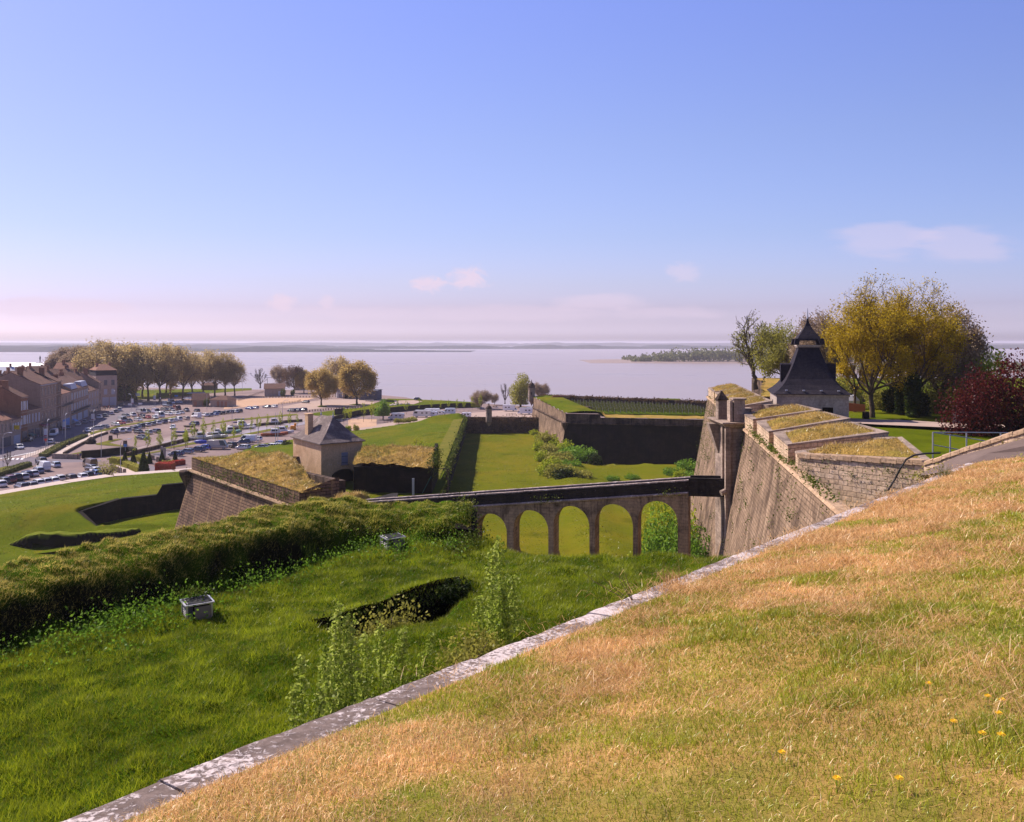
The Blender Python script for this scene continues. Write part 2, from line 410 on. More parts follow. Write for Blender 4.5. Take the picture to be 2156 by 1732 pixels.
stone('house_brick', (.46, .26, .16), (.40, .22, .14), (.33, .2, .14), .5, .2, .01, (.22, .13, .09), .48, .75, .4, k=(0.75, 0.65, 0.65))
stone('roof_tile', (.42, .26, .19), (.34, .21, .155), (.21, .13, .10), .35, .28, .03, (.20, .14, .12), .46, .72, .2, None, .7, k=(0.62, 0.54, 0.54))
stone('roof_tile_red', (.55, .31, .21), (.46, .26, .18), (.27, .16, .12), .35, .28, .03, (.26, .17, .13), .48, .75, .2, None, .7, k=(0.75, 0.66, 0.66))
stone('roof_slate', (.125, .115, .135), (.085, .08, .10), (.045, .04, .05), .30, .16, .012, (.21, .18, .17), .54, .82, .25, None, .5, k=(0.34, 0.31, 0.36))
stone('guard_roof', (.30, .25, .23), (.23, .19, .18), (.14, .115, .11), .30, .18, .012, (.50, .43, .40), .50, .66, .15, ((.12, .095, .09), 1.2, .60), .6, k=(0.75, 0.7, 0.7))
stone('barn_plank', (.13, .13, .17), (.10, .10, .14), (.05, .05, .07), 8.0, .25, .01, (.06, .06, .08), .5, .8, .2)
def coping_mat():
    m, nt, out = newmat('coping_stone')
    ob = nd(nt, 'ShaderNodeTexCoord').outputs['Object']
    fine = noise(nt, ob, 9, 8, .7)
    col = ramp(nt, fine, [(.3, (.10, .072, .06)), (.55, (.19, .14, .12)), (.75, (.31, .235, .21))])
    l1 = noise(nt, ob, 1.05, 2, .5); l2 = noise(nt, ob, 15, 8, .72, .8)
    f = nd(nt, 'ShaderNodeMath', {0: nd(nt, 'ShaderNodeMath', {0: l1, 1: .38}, operation='MULTIPLY').outputs[0], 1: nd(nt, 'ShaderNodeMath', {0: l2, 1: .55}, operation='MULTIPLY').outputs[0]}, operation='ADD').outputs[0]
    lf = ramp(nt, f, [(.425, 0.0), (.47, 1.0)])
    col = mix(nt, lf, col, ramp(nt, noise(nt, ob, 30, 4, .6), [(.3, (.38, .30, .28)), (.6, (.64, .54, .51))]))
    mo = ramp(nt, noise(nt, ob, 3.1, 6, .7), [(.60, 0.0), (.68, .8)])
    col = mix(nt, mo, col, (.16, .10, .055))
    finish(nt, out, col, .95, bump(nt, nd(nt, 'ShaderNodeMath', {0: fine, 1: lf}, operation='ADD').outputs[0], .6, .012), .1)
coping_mat()
def steep_shade(name, src, soil):
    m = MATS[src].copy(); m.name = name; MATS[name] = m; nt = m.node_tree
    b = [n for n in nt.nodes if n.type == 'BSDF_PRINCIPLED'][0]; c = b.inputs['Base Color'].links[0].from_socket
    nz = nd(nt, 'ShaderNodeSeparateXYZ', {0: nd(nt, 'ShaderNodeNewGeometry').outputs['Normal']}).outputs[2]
    nt.links.new(mix(nt, ramp(nt, nz, [(.45, 1.0), (.72, 0.0)]), c, soil), b.inputs['Base Color'])  # steep faces turn near black: their shade is put into the colour
steep_shade('mound_shaded', 'mound_turf', (.02, .016, .008))
steep_shade('meadow_shaded', 'meadow_soil', (.012, .012, .005))
def water_mat():
    m, nt, out = newmat('estuary_water')
    ob = nd(nt, 'ShaderNodeTexCoord').outputs['Object']
    n1 = noise(nt, mapping(nt, ob, (.02, .05, 1)), 1.0, 5, .6); n2 = noise(nt, mapping(nt, ob, (.25, .5, 1)), 1.0, 4, .6)
    big = noise(nt, mapping(nt, ob, (.0012, .006, 1)), 1.0, 5, .6)
    col = ramp(nt, big, [(.25, (.30, .23, .21)), (.75, (.36, .28, .25))])
    h = nd(nt, 'ShaderNodeMath', {0: n1, 1: n2}, operation='ADD').outputs[0]
    rg = ramp(nt, big, [(.3, .26), (.7, .33)])
    b = finish(nt, out, col, .3, bump(nt, h, .18, .25), .5, 0, {'IOR': 1.33})
    nt.links.new(rg, b.inputs['Roughness'])
water_mat()
for nme, col, rg, sp in [('bark', (.10, .072, .05), .9, .1), ('bark_pale', (.22, .165, .12), .9, .1), ('bark_dark', (.028, .02, .014), .9, .1), ('twig', (.16, .10, .065), .9, .1),
        ('metal_grey', (.50, .49, .52), .45, .5), ('metal_dark', (.06, .06, .07), .5, .4), ('louvre', (.16, .15, .16), .5, .4), ('black_hose', (.015, .013, .013), .5, .4),
        ('shutter_blue', (.24, .24, .32), .7, .2), ('void', (.006, .005, .006), .9, .1), ('wood', (.24, .16, .10), .85, .1), ('wood_grey', (.30, .26, .24), .85, .1),
        ('white_paint', (.74, .72, .74), .5, .4), ('glass_dark', (.022, .024, .032), .12, .6), ('tyre', (.018, .018, .019), .8, .2), ('shutter_white', (.62, .62, .68), .7, .2),
        ('shutter_grey', (.42, .41, .47), .7, .2), ('window_dark', (.10, .095, .115), .25, .5), ('zinc', (.40, .40, .48), .5, .4), ('sign_white', (.72, .70, .74), .5, .3), ('sign_maroon', (.28, .03, .10), .5, .3),
        ('sign_yellow', (.75, .52, .02), .5, .3), ('sign_blue', (.10, .24, .55), .5, .3), ('sign_red', (.5, .05, .04), .5, .3), ('awning_maroon', (.20, .03, .07), .7, .2), ('awning_green', (.03, .10, .09), .7, .2),
        ('terracotta', (.36, .17, .11), .85, .1), ('marking', (.75, .72, .72), .7, .2), ('boat_white', (.74, .71, .71), .4, .4), ('boat_blue', (.05, .07, .38), .5, .3), ('boat_green', (.17, .33, .30), .5, .3), ('boat_dark', (.10, .08, .075), .7, .2), ('rust_red', (.40, .12, .06), .7, .2),
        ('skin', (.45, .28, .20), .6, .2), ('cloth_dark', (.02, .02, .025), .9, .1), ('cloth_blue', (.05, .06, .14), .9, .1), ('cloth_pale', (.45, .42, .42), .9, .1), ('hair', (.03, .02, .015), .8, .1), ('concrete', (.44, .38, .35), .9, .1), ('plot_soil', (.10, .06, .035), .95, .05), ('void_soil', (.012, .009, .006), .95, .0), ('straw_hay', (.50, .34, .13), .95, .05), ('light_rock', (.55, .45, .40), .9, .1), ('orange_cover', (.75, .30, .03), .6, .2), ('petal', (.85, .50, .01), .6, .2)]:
    plain(nme, col, rg, sp, .6 if nme in ('metal_grey', 'louvre') else 0)
PAINT = {'white': (.78, .76, .78), 'silver': (.52, .51, .55), 'grey': (.22, .22, .26), 'charcoal': (.07, .07, .085), 'black': (.022, .022, .028), 'navy': (.03, .045, .12), 'blue': (.06, .15, .42), 'light blue': (.50, .56, .66),
         'red': (.45, .045, .03), 'dark red': (.13, .022, .022), 'green grey': (.24, .27, .27), 'beige': (.50, .40, .33), 'brown': (.12, .075, .05), 'bright blue': (.02, .09, .55), 'lilac silver': (.50, .46, .58), 'cream': (.70, .66, .62), 'blue grey': (.17, .21, .30), 'maroon': (.14, .03, .035)}
for k, c in PAINT.items():
    m, nt, out = newmat('paint '+k); finish(nt, out, c, .28, None, .5, 0, {'Coat Weight': .6, 'Coat Roughness': .06})
leafmat('leaf_plane', [(.36, .26, .11), (.47, .345, .15), (.55, .42, .20)], .6)
leafmat('leaf_plane_orange', [(.37, .25, .075), (.49, .34, .10), (.57, .42, .14)], .6)
leafmat('leaf_gold', [(.27, .19, .008), (.45, .31, .014), (.62, .44, .035)], .6)
leafmat('leaf_green', [(.07, .15, .012), (.14, .26, .02), (.24, .36, .045)], .5)
leafmat('leaf_olive', [(.19, .19, .03), (.30, .28, .05), (.42, .38, .08)], .5)
leafmat('leaf_bud', [(.28, .20, .13), (.35, .25, .17), (.40, .30, .21)], .5)
leafmat('leaf_dark', [(.012, .022, .004), (.028, .048, .007), (.055, .08, .014)], .25)
leafmat('leaf_purple', [(.035, .006, .007), (.085, .012, .012), (.16, .028, .022)], .4)
leafmat('leaf_yellowgreen', [(.17, .22, .012), (.30, .35, .02), (.44, .46, .035)], .5)
leafmat('leaf_ivy', [(.03, .055, .005), (.075, .11, .01), (.20, .22, .04)], .35)
leafmat('leaf_hedge', [(.06, .08, .02), (.11, .12, .03), (.17, .16, .055)], .25)
leafmat('leaf_red', [(.30, .05, .025), (.36, .12, .06), (.42, .035, .03)], .3)
leafmat('leaf_weed', [(.16, .23, .02), (.31, .38, .05), (.50, .54, .14)], .55)
leafmat('leaf_far', [(.10, .115, .045), (.15, .16, .06), (.20, .2, .075)], .3)
leafmat('leaf_brown', [(.10, .055, .03), (.16, .09, .05), (.21, .13, .07)], .3)
blademat('blade_straw', .45, .04)
blademat('blade_green', .45, .035)
# ------------------------------------------------------------------ trees and bushes
def tree_meshes(seed, h, trunk_h, r0, rx, cz, rz, n0=6, depth=4, leaf_n=10, leaf_size=.3, ratio=.68, kids=3, up=.18, sig=.5, limb=.42, ang=(25, 55), jit=.22, lean=(0, 0), twig_r=.012, side=.45, ry=None):
    rd = random.Random(seed); T = []; B = []; E = []
    ry = ry or rx
    def inside(p): return (p.x/rx)**2+(p.y/ry)**2+((p.z-cz)/rz)**2 < 1
    def rv(): return Vector((rd.gauss(0, 1), rd.gauss(0, 1), rd.gauss(0, 1)))
    def dev(d, lo, hi):
        a = R(rd.uniform(lo, hi)); ax = d.cross(rv())
        if ax.length < 1e-6: ax = Vector((1, 0, 0))
        return Matrix.Rotation(a, 3, ax.normalized()) @ d
    def go(p, d, L, r, lv):
        n = 4 if lv < 2 else 3
        for i in range(n):
            d = (d+rv()*jit*.5+Vector((0, 0, up*.35))).normalized()
            q = p+d*(L/n)
            if not inside(q):
                E.append(p.copy()); return
            ra, rb = lerp(r, r*.62, i/n), lerp(r, r*.62, (i+1)/n)
            (T if lv <= 1 else B).append((p.copy(), q.copy(), max(ra, twig_r), max(rb, twig_r)))
            p = q
            if lv >= depth-1: E.append(q.copy())
            if lv < depth and rd.random() < side and i < n-1:
                go(p, dev(d, ang[0]+10, ang[1]+15), L*ratio*rd.uniform(.6, .95), rb*.55, lv+1)
        if lv < depth:
            for k in range(kids):
                go(p, dev(d, ang[0]*.6, ang[1]), L*ratio*rd.uniform(.75, 1.15), r*.62*rd.uniform(.6, .9), lv+1)
        else: E.append(p.copy())
    p = Vector((0, 0, -.3)); n = 5
    tops = []
    for i in range(n):
        q = Vector((lean[0]*(i+1)/n+rd.gauss(0, r0*.25), lean[1]*(i+1)/n+rd.gauss(0, r0*.25), trunk_h*(i+1)/n))
        T.append((p.copy(), q.copy(), r0*(1.35 if i == 0 else 1-.35*i/n), r0*(1-.35*(i+1)/n))); p = q
    for k in range(n0):
        a = 2*math.pi*(k+rd.uniform(-.3, .3))/n0
        el = R(rd.uniform(25, 65))
        go(p-Vector((0, 0, rd.uniform(0, trunk_h*.3))), Vector((math.cos(a)*math.cos(el), math.sin(a)*math.cos(el), math.sin(el))), limb*h*rd.uniform(.75, 1.1), r0*.42, 1)
    # leader up through the crown
    go(p, Vector((rd.gauss(0, .1), rd.gauss(0, .1), 1)).normalized(), limb*h*1.1, r0*.6, 1)
    return T, B, E
def tree_pair(name, seed, leaf_n, leaf_size, sig, leaf, bark='bark', bark2='twig', thin=0.0, **k):
    T, B, E = tree_meshes(seed, **k)
    V, q = tubes_np(T, 7)
    tm = mesh_np(name+'_trunk', V, q, smooth=True)
    tm.materials.append(MATS[bark])
    Vb, qb = tubes_np(B, 3) if B else (np.zeros((0, 3)), np.zeros((0, 4), int))
    E = np.array([tuple(e) for e in E])
    cen = np.repeat(E, max(leaf_n, 1), 0)
    if leaf_n > 0:
        cen = cen+rng.normal(size=cen.shape)*sig
        zf = np.clip((cen[:, 2]/k['h']-.3)/.7, 0, 1); cen = cen[rng.random(len(cen)) > thin*zf**1.3]
        Vl, ql = leafquads(cen, leaf_size)
    else: Vl, ql = np.zeros((0, 3)), np.zeros((0, 4), int)
    cm = mesh_np(name+'_crown', np.concatenate([Vb, Vl]), np.concatenate([qb, ql+len(Vb)]), mq=np.concatenate([np.zeros(len(qb), int), np.ones(len(ql), int)]))
    cm.materials.append(MATS[bark2]); cm.materials.append(MATS[leaf])
    return tm, cm
def put_tree(pair, name, label, loc, rz=0, s=(1, 1, 1), group=None, cat='tree'):
    t = thing(name, label, cat, loc, rz, group); t.scale = s
    for nme, me in (('trunk', pair[0]), ('crown', pair[1])):
        o = bpy.data.objects.new(nme, me); C.objects.link(o); o.parent = t
    return t
def bush_mesh(name, rx, ry, rz, n, ls, leaf, seed=0, lumps=14, stems=9, hollow=.35, flat=0.0, bark='twig'):
    r2 = np.random.default_rng(seed)
    cs = r2.normal(size=(lumps, 3)); cs /= np.linalg.norm(cs, axis=1)[:, None]; cs *= (r2.random((lumps, 1))**.5)*.72
    cs[:, 2] = np.abs(cs[:, 2])*.95+.1
    k = r2.integers(0, lumps, n)
    d = r2.normal(size=(n, 3)); d /= np.linalg.norm(d, axis=1)[:, None]
    rr = (.22+.18*r2.random(lumps))[k][:, None]*(hollow+(1-hollow)*r2.random((n, 1))**.5)*1.25
    cen = (cs[k]+d*rr)*np.array([rx, ry, rz])
    cen[:, 2] = np.maximum(cen[:, 2], .02*rz)
    V, q = leafquads(cen, ls, flat)
    fm = mesh_np(name+'_foliage', V, q); fm.materials.append(MATS[leaf])
    segs = []
    for c in cs[:stems]:
        p = np.array([r2.normal()*.1*rx, r2.normal()*.1*ry, -.1]); e = c*np.array([rx, ry, rz])
        m = (p+e)/2+r2.normal(size=3)*.1*rx
        w = max(.012, .03*rz/2)
        segs += [(p, m, w*1.5, w), (m, e, w, w*.6)]
    Vs, qs = tubes_np(segs, 4)
    sm = mesh_np(name+'_stems', Vs, qs); sm.materials.append(MATS[bark])
    return fm, sm
def put_bush(pair, name, label, loc, rz=0, s=(1, 1, 1), group=None, cat='bush'):
    t = thing(name, label, cat, loc, rz, group); t.scale = s
    for nme, me in (('foliage', pair[0]), ('stems', pair[1])):
        o = bpy.data.objects.new(nme, me); C.objects.link(o); o.parent = t
    return t
def leaf_mass(name, cen, ls, leaf, parent=None, kind=None):
    V, q = leafquads(np.asarray(cen, float), ls)
    o = link(name, mesh_np(name, V, q), leaf, parent)
    if kind: o['kind'] = kind
    return o
# ================================================================== FOREGROUND: dry grass bank and coping
A0 = Vector((-2.94, 5.18)); DV = Vector((.6, .8)); PV = Vector((.8, -.6))
def bank_xyz(s, u, extra=0):
    s = np.asarray(s, float); u = np.asarray(u, float)
    x = A0.x+DV.x*s+PV.x*u; y = A0.y+DV.y*s+PV.y*u
    z = CZ-(3.08+.0624*s)+.23*np.minimum(u, 8)+.1*np.maximum(u-8, 0)
    z = z+(fbm(x*.9, y*.9, 4)-.5)*.16*sstep(.3, 1.5, u)+(fbm(x*.25+9, y*.25, 2)-.5)*.25*sstep(.8, 3, u)+extra
    z = z-1.3*sstep(37.5, 42, s)*sstep(.5, 2, u)
    z = z+.035*sstep(.5, .85, u)-.02
    return x, y, z
def make_bank():
    ss = np.concatenate([np.arange(-7, 14, .14), np.arange(14, 43, .3)])
    us = np.concatenate([np.arange(.50, 6.5, .14), np.arange(6.5, 16.1, .4)])
    S, U = np.meshgrid(ss, us); x, y, z = bank_xyz(S, U)
    V = np.stack([x, y, z], -1).reshape(-1, 3); nx, ny = len(ss), len(us)
    i = np.arange(nx*ny).reshape(ny, nx)
    q = np.stack([i[:-1, :-1], i[:-1, 1:], i[1:, 1:], i[1:, :-1]], -1).reshape(-1, 4)
    tag(link('rampart_bank', mesh_np('rampart_bank', V, q, smooth=True), 'bank_soil'), kind='structure')
make_bank()
# straw and green blades, thinning with distance
def bank_grass():
    N = 2600000
    s = rng.random(N)*45-6; u = rng.random(N)*13.5+.47+.10*rng.random(N)
    x, y, z = bank_xyz(s, u)
    d = np.sqrt(x*x+y*y+(z-CZ)**2)
    px = CX+F*x/np.maximum(y, .1); py = HY+(CZ-z)/np.maximum(y, .1)*F
    vis = (y > 1.2) & (px > -300) & (px < 2156+900) & (py < 2150)
    dens = np.minimum(13000, 13000*(4.2/np.maximum(d, .1))**1.7)
    area = 45*13.5; keep = vis & (rng.random(N) < dens*area/N)
    s, u, x, y, z, d = [a[keep] for a in (s, u, x, y, z, d)]
    n = len(x)
    # where the turf is still green: towards the viewer's feet and in patches
    gp = fbm(x*.55+3, y*.55+8, 4)*.60+fbm(x*2.3, y*2.3, 3)*.28
    near = sstep(11, 3.5, d)
    gm = sstep(.41, .55, gp+.20*sstep(1.4, 3.6, u+.25*(s > 8))*sstep(15, 5, d)+.05*sstep(2.5, 4.5, u)+.05*sstep(1.4, .5, u))
    isg = rng.random(n) < gm*.84+.05
    t = rng.random(n)[:, None]; m = fbm(x*1.4+30, y*1.4, 3)[:, None]
    straw = np.array([.70, .385, .14])*(1-t)+np.array([.99, .67, .33])*t
    straw = straw*(.66+.70*m)
    darkst = rng.random(n) < .16
    straw[darkst] *= .55
    green = np.array([.20, .23, .010])*(1-t)+np.array([.50, .50, .05])*t
    green = green*(.7+.6*m)
    col = np.where(isg[:, None], green, straw)
    sc = np.maximum(1, d/4.2)**.72
    tuft = sstep(.56, .72, fbm(x*1.9+50, y*1.9+7, 3))
    pts = np.stack([x, y, z-.01], -1)
    g = isg
    hg = (.04+.045*tuft)*np.maximum(1, d/9)**.35
    hs = (.045+.045*rng.random(n))*np.maximum(1, d/9)**.35
    # lying hay in swathes
    wg = .0045*sc; ws = .0036*sc
    blades('bank_green_grass', pts[g], hg[g], wg[g], col[g], .7, 'blade_green', two=True)
    blades('bank_dry_grass', pts[~g], hs[~g], ws[~g], col[~g], 1.15, 'blade_straw', two=True)
bank_grass()
def hay_tufts():
    """cut hay lying in loose clumps on the bank"""
    n = 260; s = 2.5+rng.random(n)*32; u = .8+rng.random(n)**1.2*5.2
    x, y, z = bank_xyz(s, u)
    P0 = []; Cc = []; H = []; W = []
    for i in range(n):
        d = math.hypot(x[i], y[i]); k = int(90*min(1.5, 8/d+.5)); r = .10+.16*rng.random()
        px = x[i]+rng.normal(0, r*1.6, k); py_ = y[i]+rng.normal(0, r*.8, k)
        pz = z[i]+.02+np.abs(rng.normal(0, .045, k))
        P0.append(np.stack([px, py_, pz], -1)); t = rng.random(k)[:, None]
        Cc.append(np.array([.42, .20, .06])*(1-t)+np.array([.95, .62, .30])*t); H.append(np.full(k, .13+.008*min(d, 12))); W.append(np.full(k, .0032*max(1, d/5)**.8))
    blades('hay', np.concatenate(P0), np.concatenate(H), np.concatenate(W), np.concatenate(Cc), 2.3, 'blade_straw', two=True)
hay_tufts()
# coping: one capstone after another
def coping():
    root = thing('rampart_wall', 'long sloping wall under the dry grass, capped with lichen spotted stone slabs', 'wall', (0, 0, 0))
    mb = MB()
    s = -8.0; rd = random.Random(4); k = 0
    wall = MB()
    def pt(s, u, dz): return (A0.x+DV.x*s+PV.x*u, A0.y+DV.y*s+PV.y*u, CZ-(3.08+.0624*s)+dz)
    while s < 39.5:
        L = rd.uniform(.95, 1.5); e = s+L-.012
        j = rd.uniform(-.012, .012); dz = rd.uniform(-.008, .008)
        n = 7
        cap = []
        for a in range(n+1):
            t = lerp(s, e, a/n)
            w1 = j+rd.uniform(-.014, .014); w2 = .56+rd.uniform(-.02, .02)
            row = [pt(t, w1, dz-.24), pt(t, w1-.01, dz-.03+rd.uniform(-.01, .008)), pt(t, w1+.03, dz+rd.uniform(-.006, .006)), pt(t, .18, dz+.012+rd.uniform(-.007, .007)), pt(t, .38, dz+.018+rd.uniform(-.007, .007)), pt(t, w2, dz+.02), pt(t, w2+.01, dz-.2)]
            cap.append(row)
        for a in range(n):
            for b in range(6): mb.face([cap[a][b], cap[a+1][b], cap[a+1][b+1], cap[a][b+1]])
        mb.face(cap[0]); mb.face(cap[-1][::-1])
        s += L
    wall.frustum([pt(-8, .05, -7), pt(-8, .5, -7), pt(39.5, .5, -7), pt(39.5, .05, -7)], [pt(-8, .05, -.22), pt(-8, .4, -.22), pt(39.5, .5, -.22), pt(39.5, .05, -.22)])
    o = mb.obj('coping', 'coping_stone', root, smooth=False)
    wall.obj('wall_face', 'ashlar', root)
coping()
# dry twigs and one bigger tuft growing out of the coping
def coping_weed(s, label, k, hh, col):
    x, y, z = bank_xyz(np.array([s]), np.array([.52])); n = k
    pts = np.stack([x[0]+rng.normal(0, .10, n), y[0]+rng.normal(0, .12, n), np.full(n, z[0])], -1)
    t = rng.random(n)[:, None]
    o = blades('grass_tuft', pts, hh, .008, np.array(col)*(.6+.8*t), .7, 'blade_straw', kind=None, two=True)
    tag(o, label, 'grass tuft')
coping_weed(8.0, 'wispy dry grass tuft rooted on the inner edge of the lichened coping', 110, .35, (.40, .22, .08))
coping_weed(30.5, 'dark green grass tuft standing on the dry bank near the gravel path', 160, .40, (.13, .14, .02))
def bare_twig(s):
    x, y, z = bank_xyz(np.array([s]), np.array([.2])); mb = MB()
    p = Vector((x[0], y[0], z[0]-.05)); rd = random.Random(5)
    for k in range(5):
        q = p+Vector((-.10-.08*k+rd.uniform(-.1, .1), .05*k, .22+.10*rd.random())); e = q+Vector((-.10+rd.uniform(-.1, .1), rd.uniform(-.05, .05), .12))
        mb.tube([p, q, e], .006, 4, 0, .002)
    tag(mb.obj('bare_twig', 'twig'), 'bare forked grey twig poking over the outer edge of the coping', 'twig')
bare_twig(7.4)
# dandelions
def dandelions():
    k = 0
    spots = [(2110, 1475), (2080, 1467), (2103, 1503), (2008, 1520), (1646, 1585), (1762, 1640), (1893, 1640), (1955, 1440), (2108, 1548), (2068, 1545)]
    base = None
    for (px, py) in spots:
        # walk the view ray down to the bank
        best = None
        for Y in np.arange(2.5, 9, .02):
            X = (px-CX)/F*Y; zz = CZ-(py-HY)/F*Y
            dx, dy = X-A0.x, Y-A0.y; s = dx*DV.x+dy*DV.y; u = dx*PV.x+dy*PV.y
            if zz <= bank_xyz(np.array([s]), np.array([u]))[2][0]+.07: best = (X, Y, zz); break
        if best is None: continue
        if base is None:
            t = thing('dandelion', 'small yellow dandelion flower on a short stalk in the grass bank', 'flower', best, 0, 'dandelions in the grass bank')
            mb = MB()
            for ring, (n, r, zz) in enumerate([(14, .020, .0), (12, .013, .006), (8, .007, .010)]):
                for i in range(n):
                    a = 2*math.pi*(i+.3*ring)/n; b = 2*math.pi*(i+.75+.3*ring)/n
                    mb.face([(0, 0, zz-.003), (r*math.cos(a), r*math.sin(a), zz+.004), (r*math.cos(b), r*math.sin(b), zz+.004)])
            f = mb.obj('flower_head', 'petal', t)
            m2 = MB(); m2.tube([(0, 0, -.09), (0, 0, 0)], .002, 5); st = m2.obj('stalk', 'leaf_green', t)
            base = (t, [(f, []), (st, [])])
        else: dup(base[0], base[1], best, rng.random()*6)
dandelions()
# ================================================================== NEAR TERRACE: meadow with the grass covered parapet
NEAR = [(-30, -6), (-25, 6), (-20.5, 14), (-17.3, 20), (-15.6, 23.2), (-14.5, 25.5), (-13.4, 27), (-12.4, 28.6), (-11.1, 30.4), (-8.7, 33.9), (-6.3, 36.3), (-1.9, 36.4)]
PIT = [(-6.6, 25.6), (-4.4, 28.4), (-2.0, 30.0), (-1.4, 28.6), (-2.6, 26.2), (-4.6, 24.8)]
def meadow_h(X, Y):
    t = polydist(X, Y, NEAR)+(fbm(X*.6, Y*.6, 3)-.5)*1.1+(fbm(X*2.2, Y*2.2, 2)-.5)*.35
    base = 27.95+(fbm(X*.22, Y*.22, 3)-.5)*.5+(fbm(X*1.0+4, Y*1.0, 3)-.5)*.45
    base = base-.25*sstep(-2.5, -.3, t)*sstep(-6, -9, X)
    endm = sstep(-1.5, -2.0, X)
    k = sstep(-.75, .45, t)*endm
    top = 29.2-.45*sstep(-9, -6, X)+.14*np.clip(t, 0, 3)+(fbm(X*1.9+3, Y*2.6, 3)-.5)*.42+sstep(0.0, 1.4, t)*.16
    z = base*(1-k)+top*k
    w = 2.5+.25*vn(X*.3, Y*.3)
    z = np.where(t > w, z-np.minimum((t-w)*6.0, 21.5), z)
    over = np.where(X > -1.9, np.maximum(Y-34.2-2.2*sstep(1.2, -1.5, X)-(vn(X*.5, 0*X)-.5)*.3, 0), 0)
    z = z-np.minimum(over*7, 21.5)
    ins = polydist(X, Y, PIT+[PIT[0]])
    pin = inpoly(X, Y, PIT); dd = np.abs(ins)
    # steep on the far side, gentle on the near side
    rimd = polydist(X, Y, PIT[:3]); 
    depth = 2.7*sstep(0, .35, dd)*np.clip(1.25-np.abs(rimd)/3.2, 0, 1)
    z = np.where(pin, z-depth, z)
    lip = np.exp(-((np.abs(rimd)-.2)/.45)**2)*.18*(~pin)
    return np.maximum(z+lip*(Y > 24), 5.6)
def wall_side(x, y): return (x-A0.x)*PV.x+(y-A0.y)*PV.y
heightgrid('meadow', -34, 22, -4, 44, .2, meadow_h, 'meadow_shaded', keep=lambda x, y: (wall_side(x, y) < .12))
def meadow_grass():
    N = 1500000
    x = rng.random(N)*50-30; y = rng.random(N)*30+9
    t = polydist(x, y, NEAR)
    z = meadow_h(x, y)
    px = CX+F*x/y; py = HY+(CZ-z)/y*F
    vis = (px > -620) & (px < 1750) & (py < 1950) & (wall_side(x, y) < -.02) & (z > 27.15)
    onm = (t > -.22) & (x < -1.6)
    keep = vis & (t < 3.0) & ~((x > -1.9) & (y > 36.6)) & ~((t > -.8) & (t < -.1) & (x < -2) & (rng.random(N) < .85))
    x, y, z, t, onm = [a[keep] for a in (x, y, z, t, onm)]
    n = len(x)
    big = fbm(x*.45+11, y*.45+2, 4); cl = fbm(x*1.5+5, y*1.5+40, 3)
    tt = rng.random(n)[:, None]
    lush = np.array([.105, .14, .003])*(1-tt)+np.array([.34, .37, .015])*tt
    lush = lush*(.15+1.75*cl[:, None])*(.8+.45*big[:, None])
    yel = rng.random(n) < .05+.22*sstep(.50, .66, big)
    lush[yel] = np.array([.29, .31, .018])*(.7+.6*rng.random((yel.sum(), 1)))
    nearm = sstep(-3.0, -.4, t)*(x < -1)       # tall rank growth under the parapet
    h = .09+.17*cl+.22*nearm*cl
    w = .013+.010*rng.random(n)
    pts = np.stack([x, y, z-.03], -1)
    m = ~onm
    sel = m & (rng.random(n) < np.where(y < 20, 1.0, .85))
    blades('meadow_grass', pts[sel], h[sel], w[sel], lush[sel], .75, 'blade_green')
    # mown turf of the parapet, combed by the wind
    mm = onm
    tk = tt[mm]
    turf = np.array([.17, .185, .012])*(1-tk)+np.array([.44, .40, .075])*tk
    dry = sstep(-2, -13, x[mm])[:, None]
    turf = turf*(1-.55*dry)+np.array([.50, .36, .11])*.55*dry*(.55+.8*tk)
    lum = fbm(x[mm]*1.9+3, y[mm]*2.6, 3)[:, None]; turf = turf*(.2+1.6*lum)
    blades('parapet_grass', pts[mm], .07+.13*cl[mm], .020, turf, 1.05, 'blade_green', laydir=-.6)
meadow_grass()
# leafy clumps in the meadow, at the parapet's foot and round its end
def clumps():
    cen = []
    for i in range(170):
        a = rng.random(); k = int(a*10.99); p0 = NEAR[min(k, 10)]; p1 = NEAR[min(k+1, 11)]; f = rng.random()
        bx, by = lerp(p0[0], p1[0], f), lerp(p0[1], p1[1], f)
        off = -.9-abs(rng.normal(0, 1.0))
        nx, ny = -(p1[1]-p0[1]), (p1[0]-p0[0]); L = math.hypot(nx, ny)
        bx += nx/L*off; by += ny/L*off
        if by < 12: continue
        n = 55; r = .25+.25*rng.random()
        z = float(meadow_h(np.array([bx]), np.array([by]))[0])
        c = rng.normal(size=(n, 3))*np.array([r, r, r*.7])+np.array([bx, by, z+.25]); cen.append(c)
    leaf_mass('nettle_growth', np.concatenate(cen), .10, 'leaf_green', kind='stuff')
    cen = []
    for i in range(70):
        x0 = -1.9+rng.normal(0, .25)-abs(rng.normal(0, .6))*(rng.random() < .5); y0 = rng.uniform(34.6, 38.4)
        z0 = float(meadow_h(np.array([x0]), np.array([y0]))[0])
        if z0 < 27: z0 = 28
        cen.append(rng.normal(size=(40, 3))*.24+np.array([x0, y0-.2, z0-.1+rng.uniform(0, .4)]))
    leaf_mass('ivy', np.concatenate(cen), .10, 'leaf_ivy', kind='stuff')
clumps()
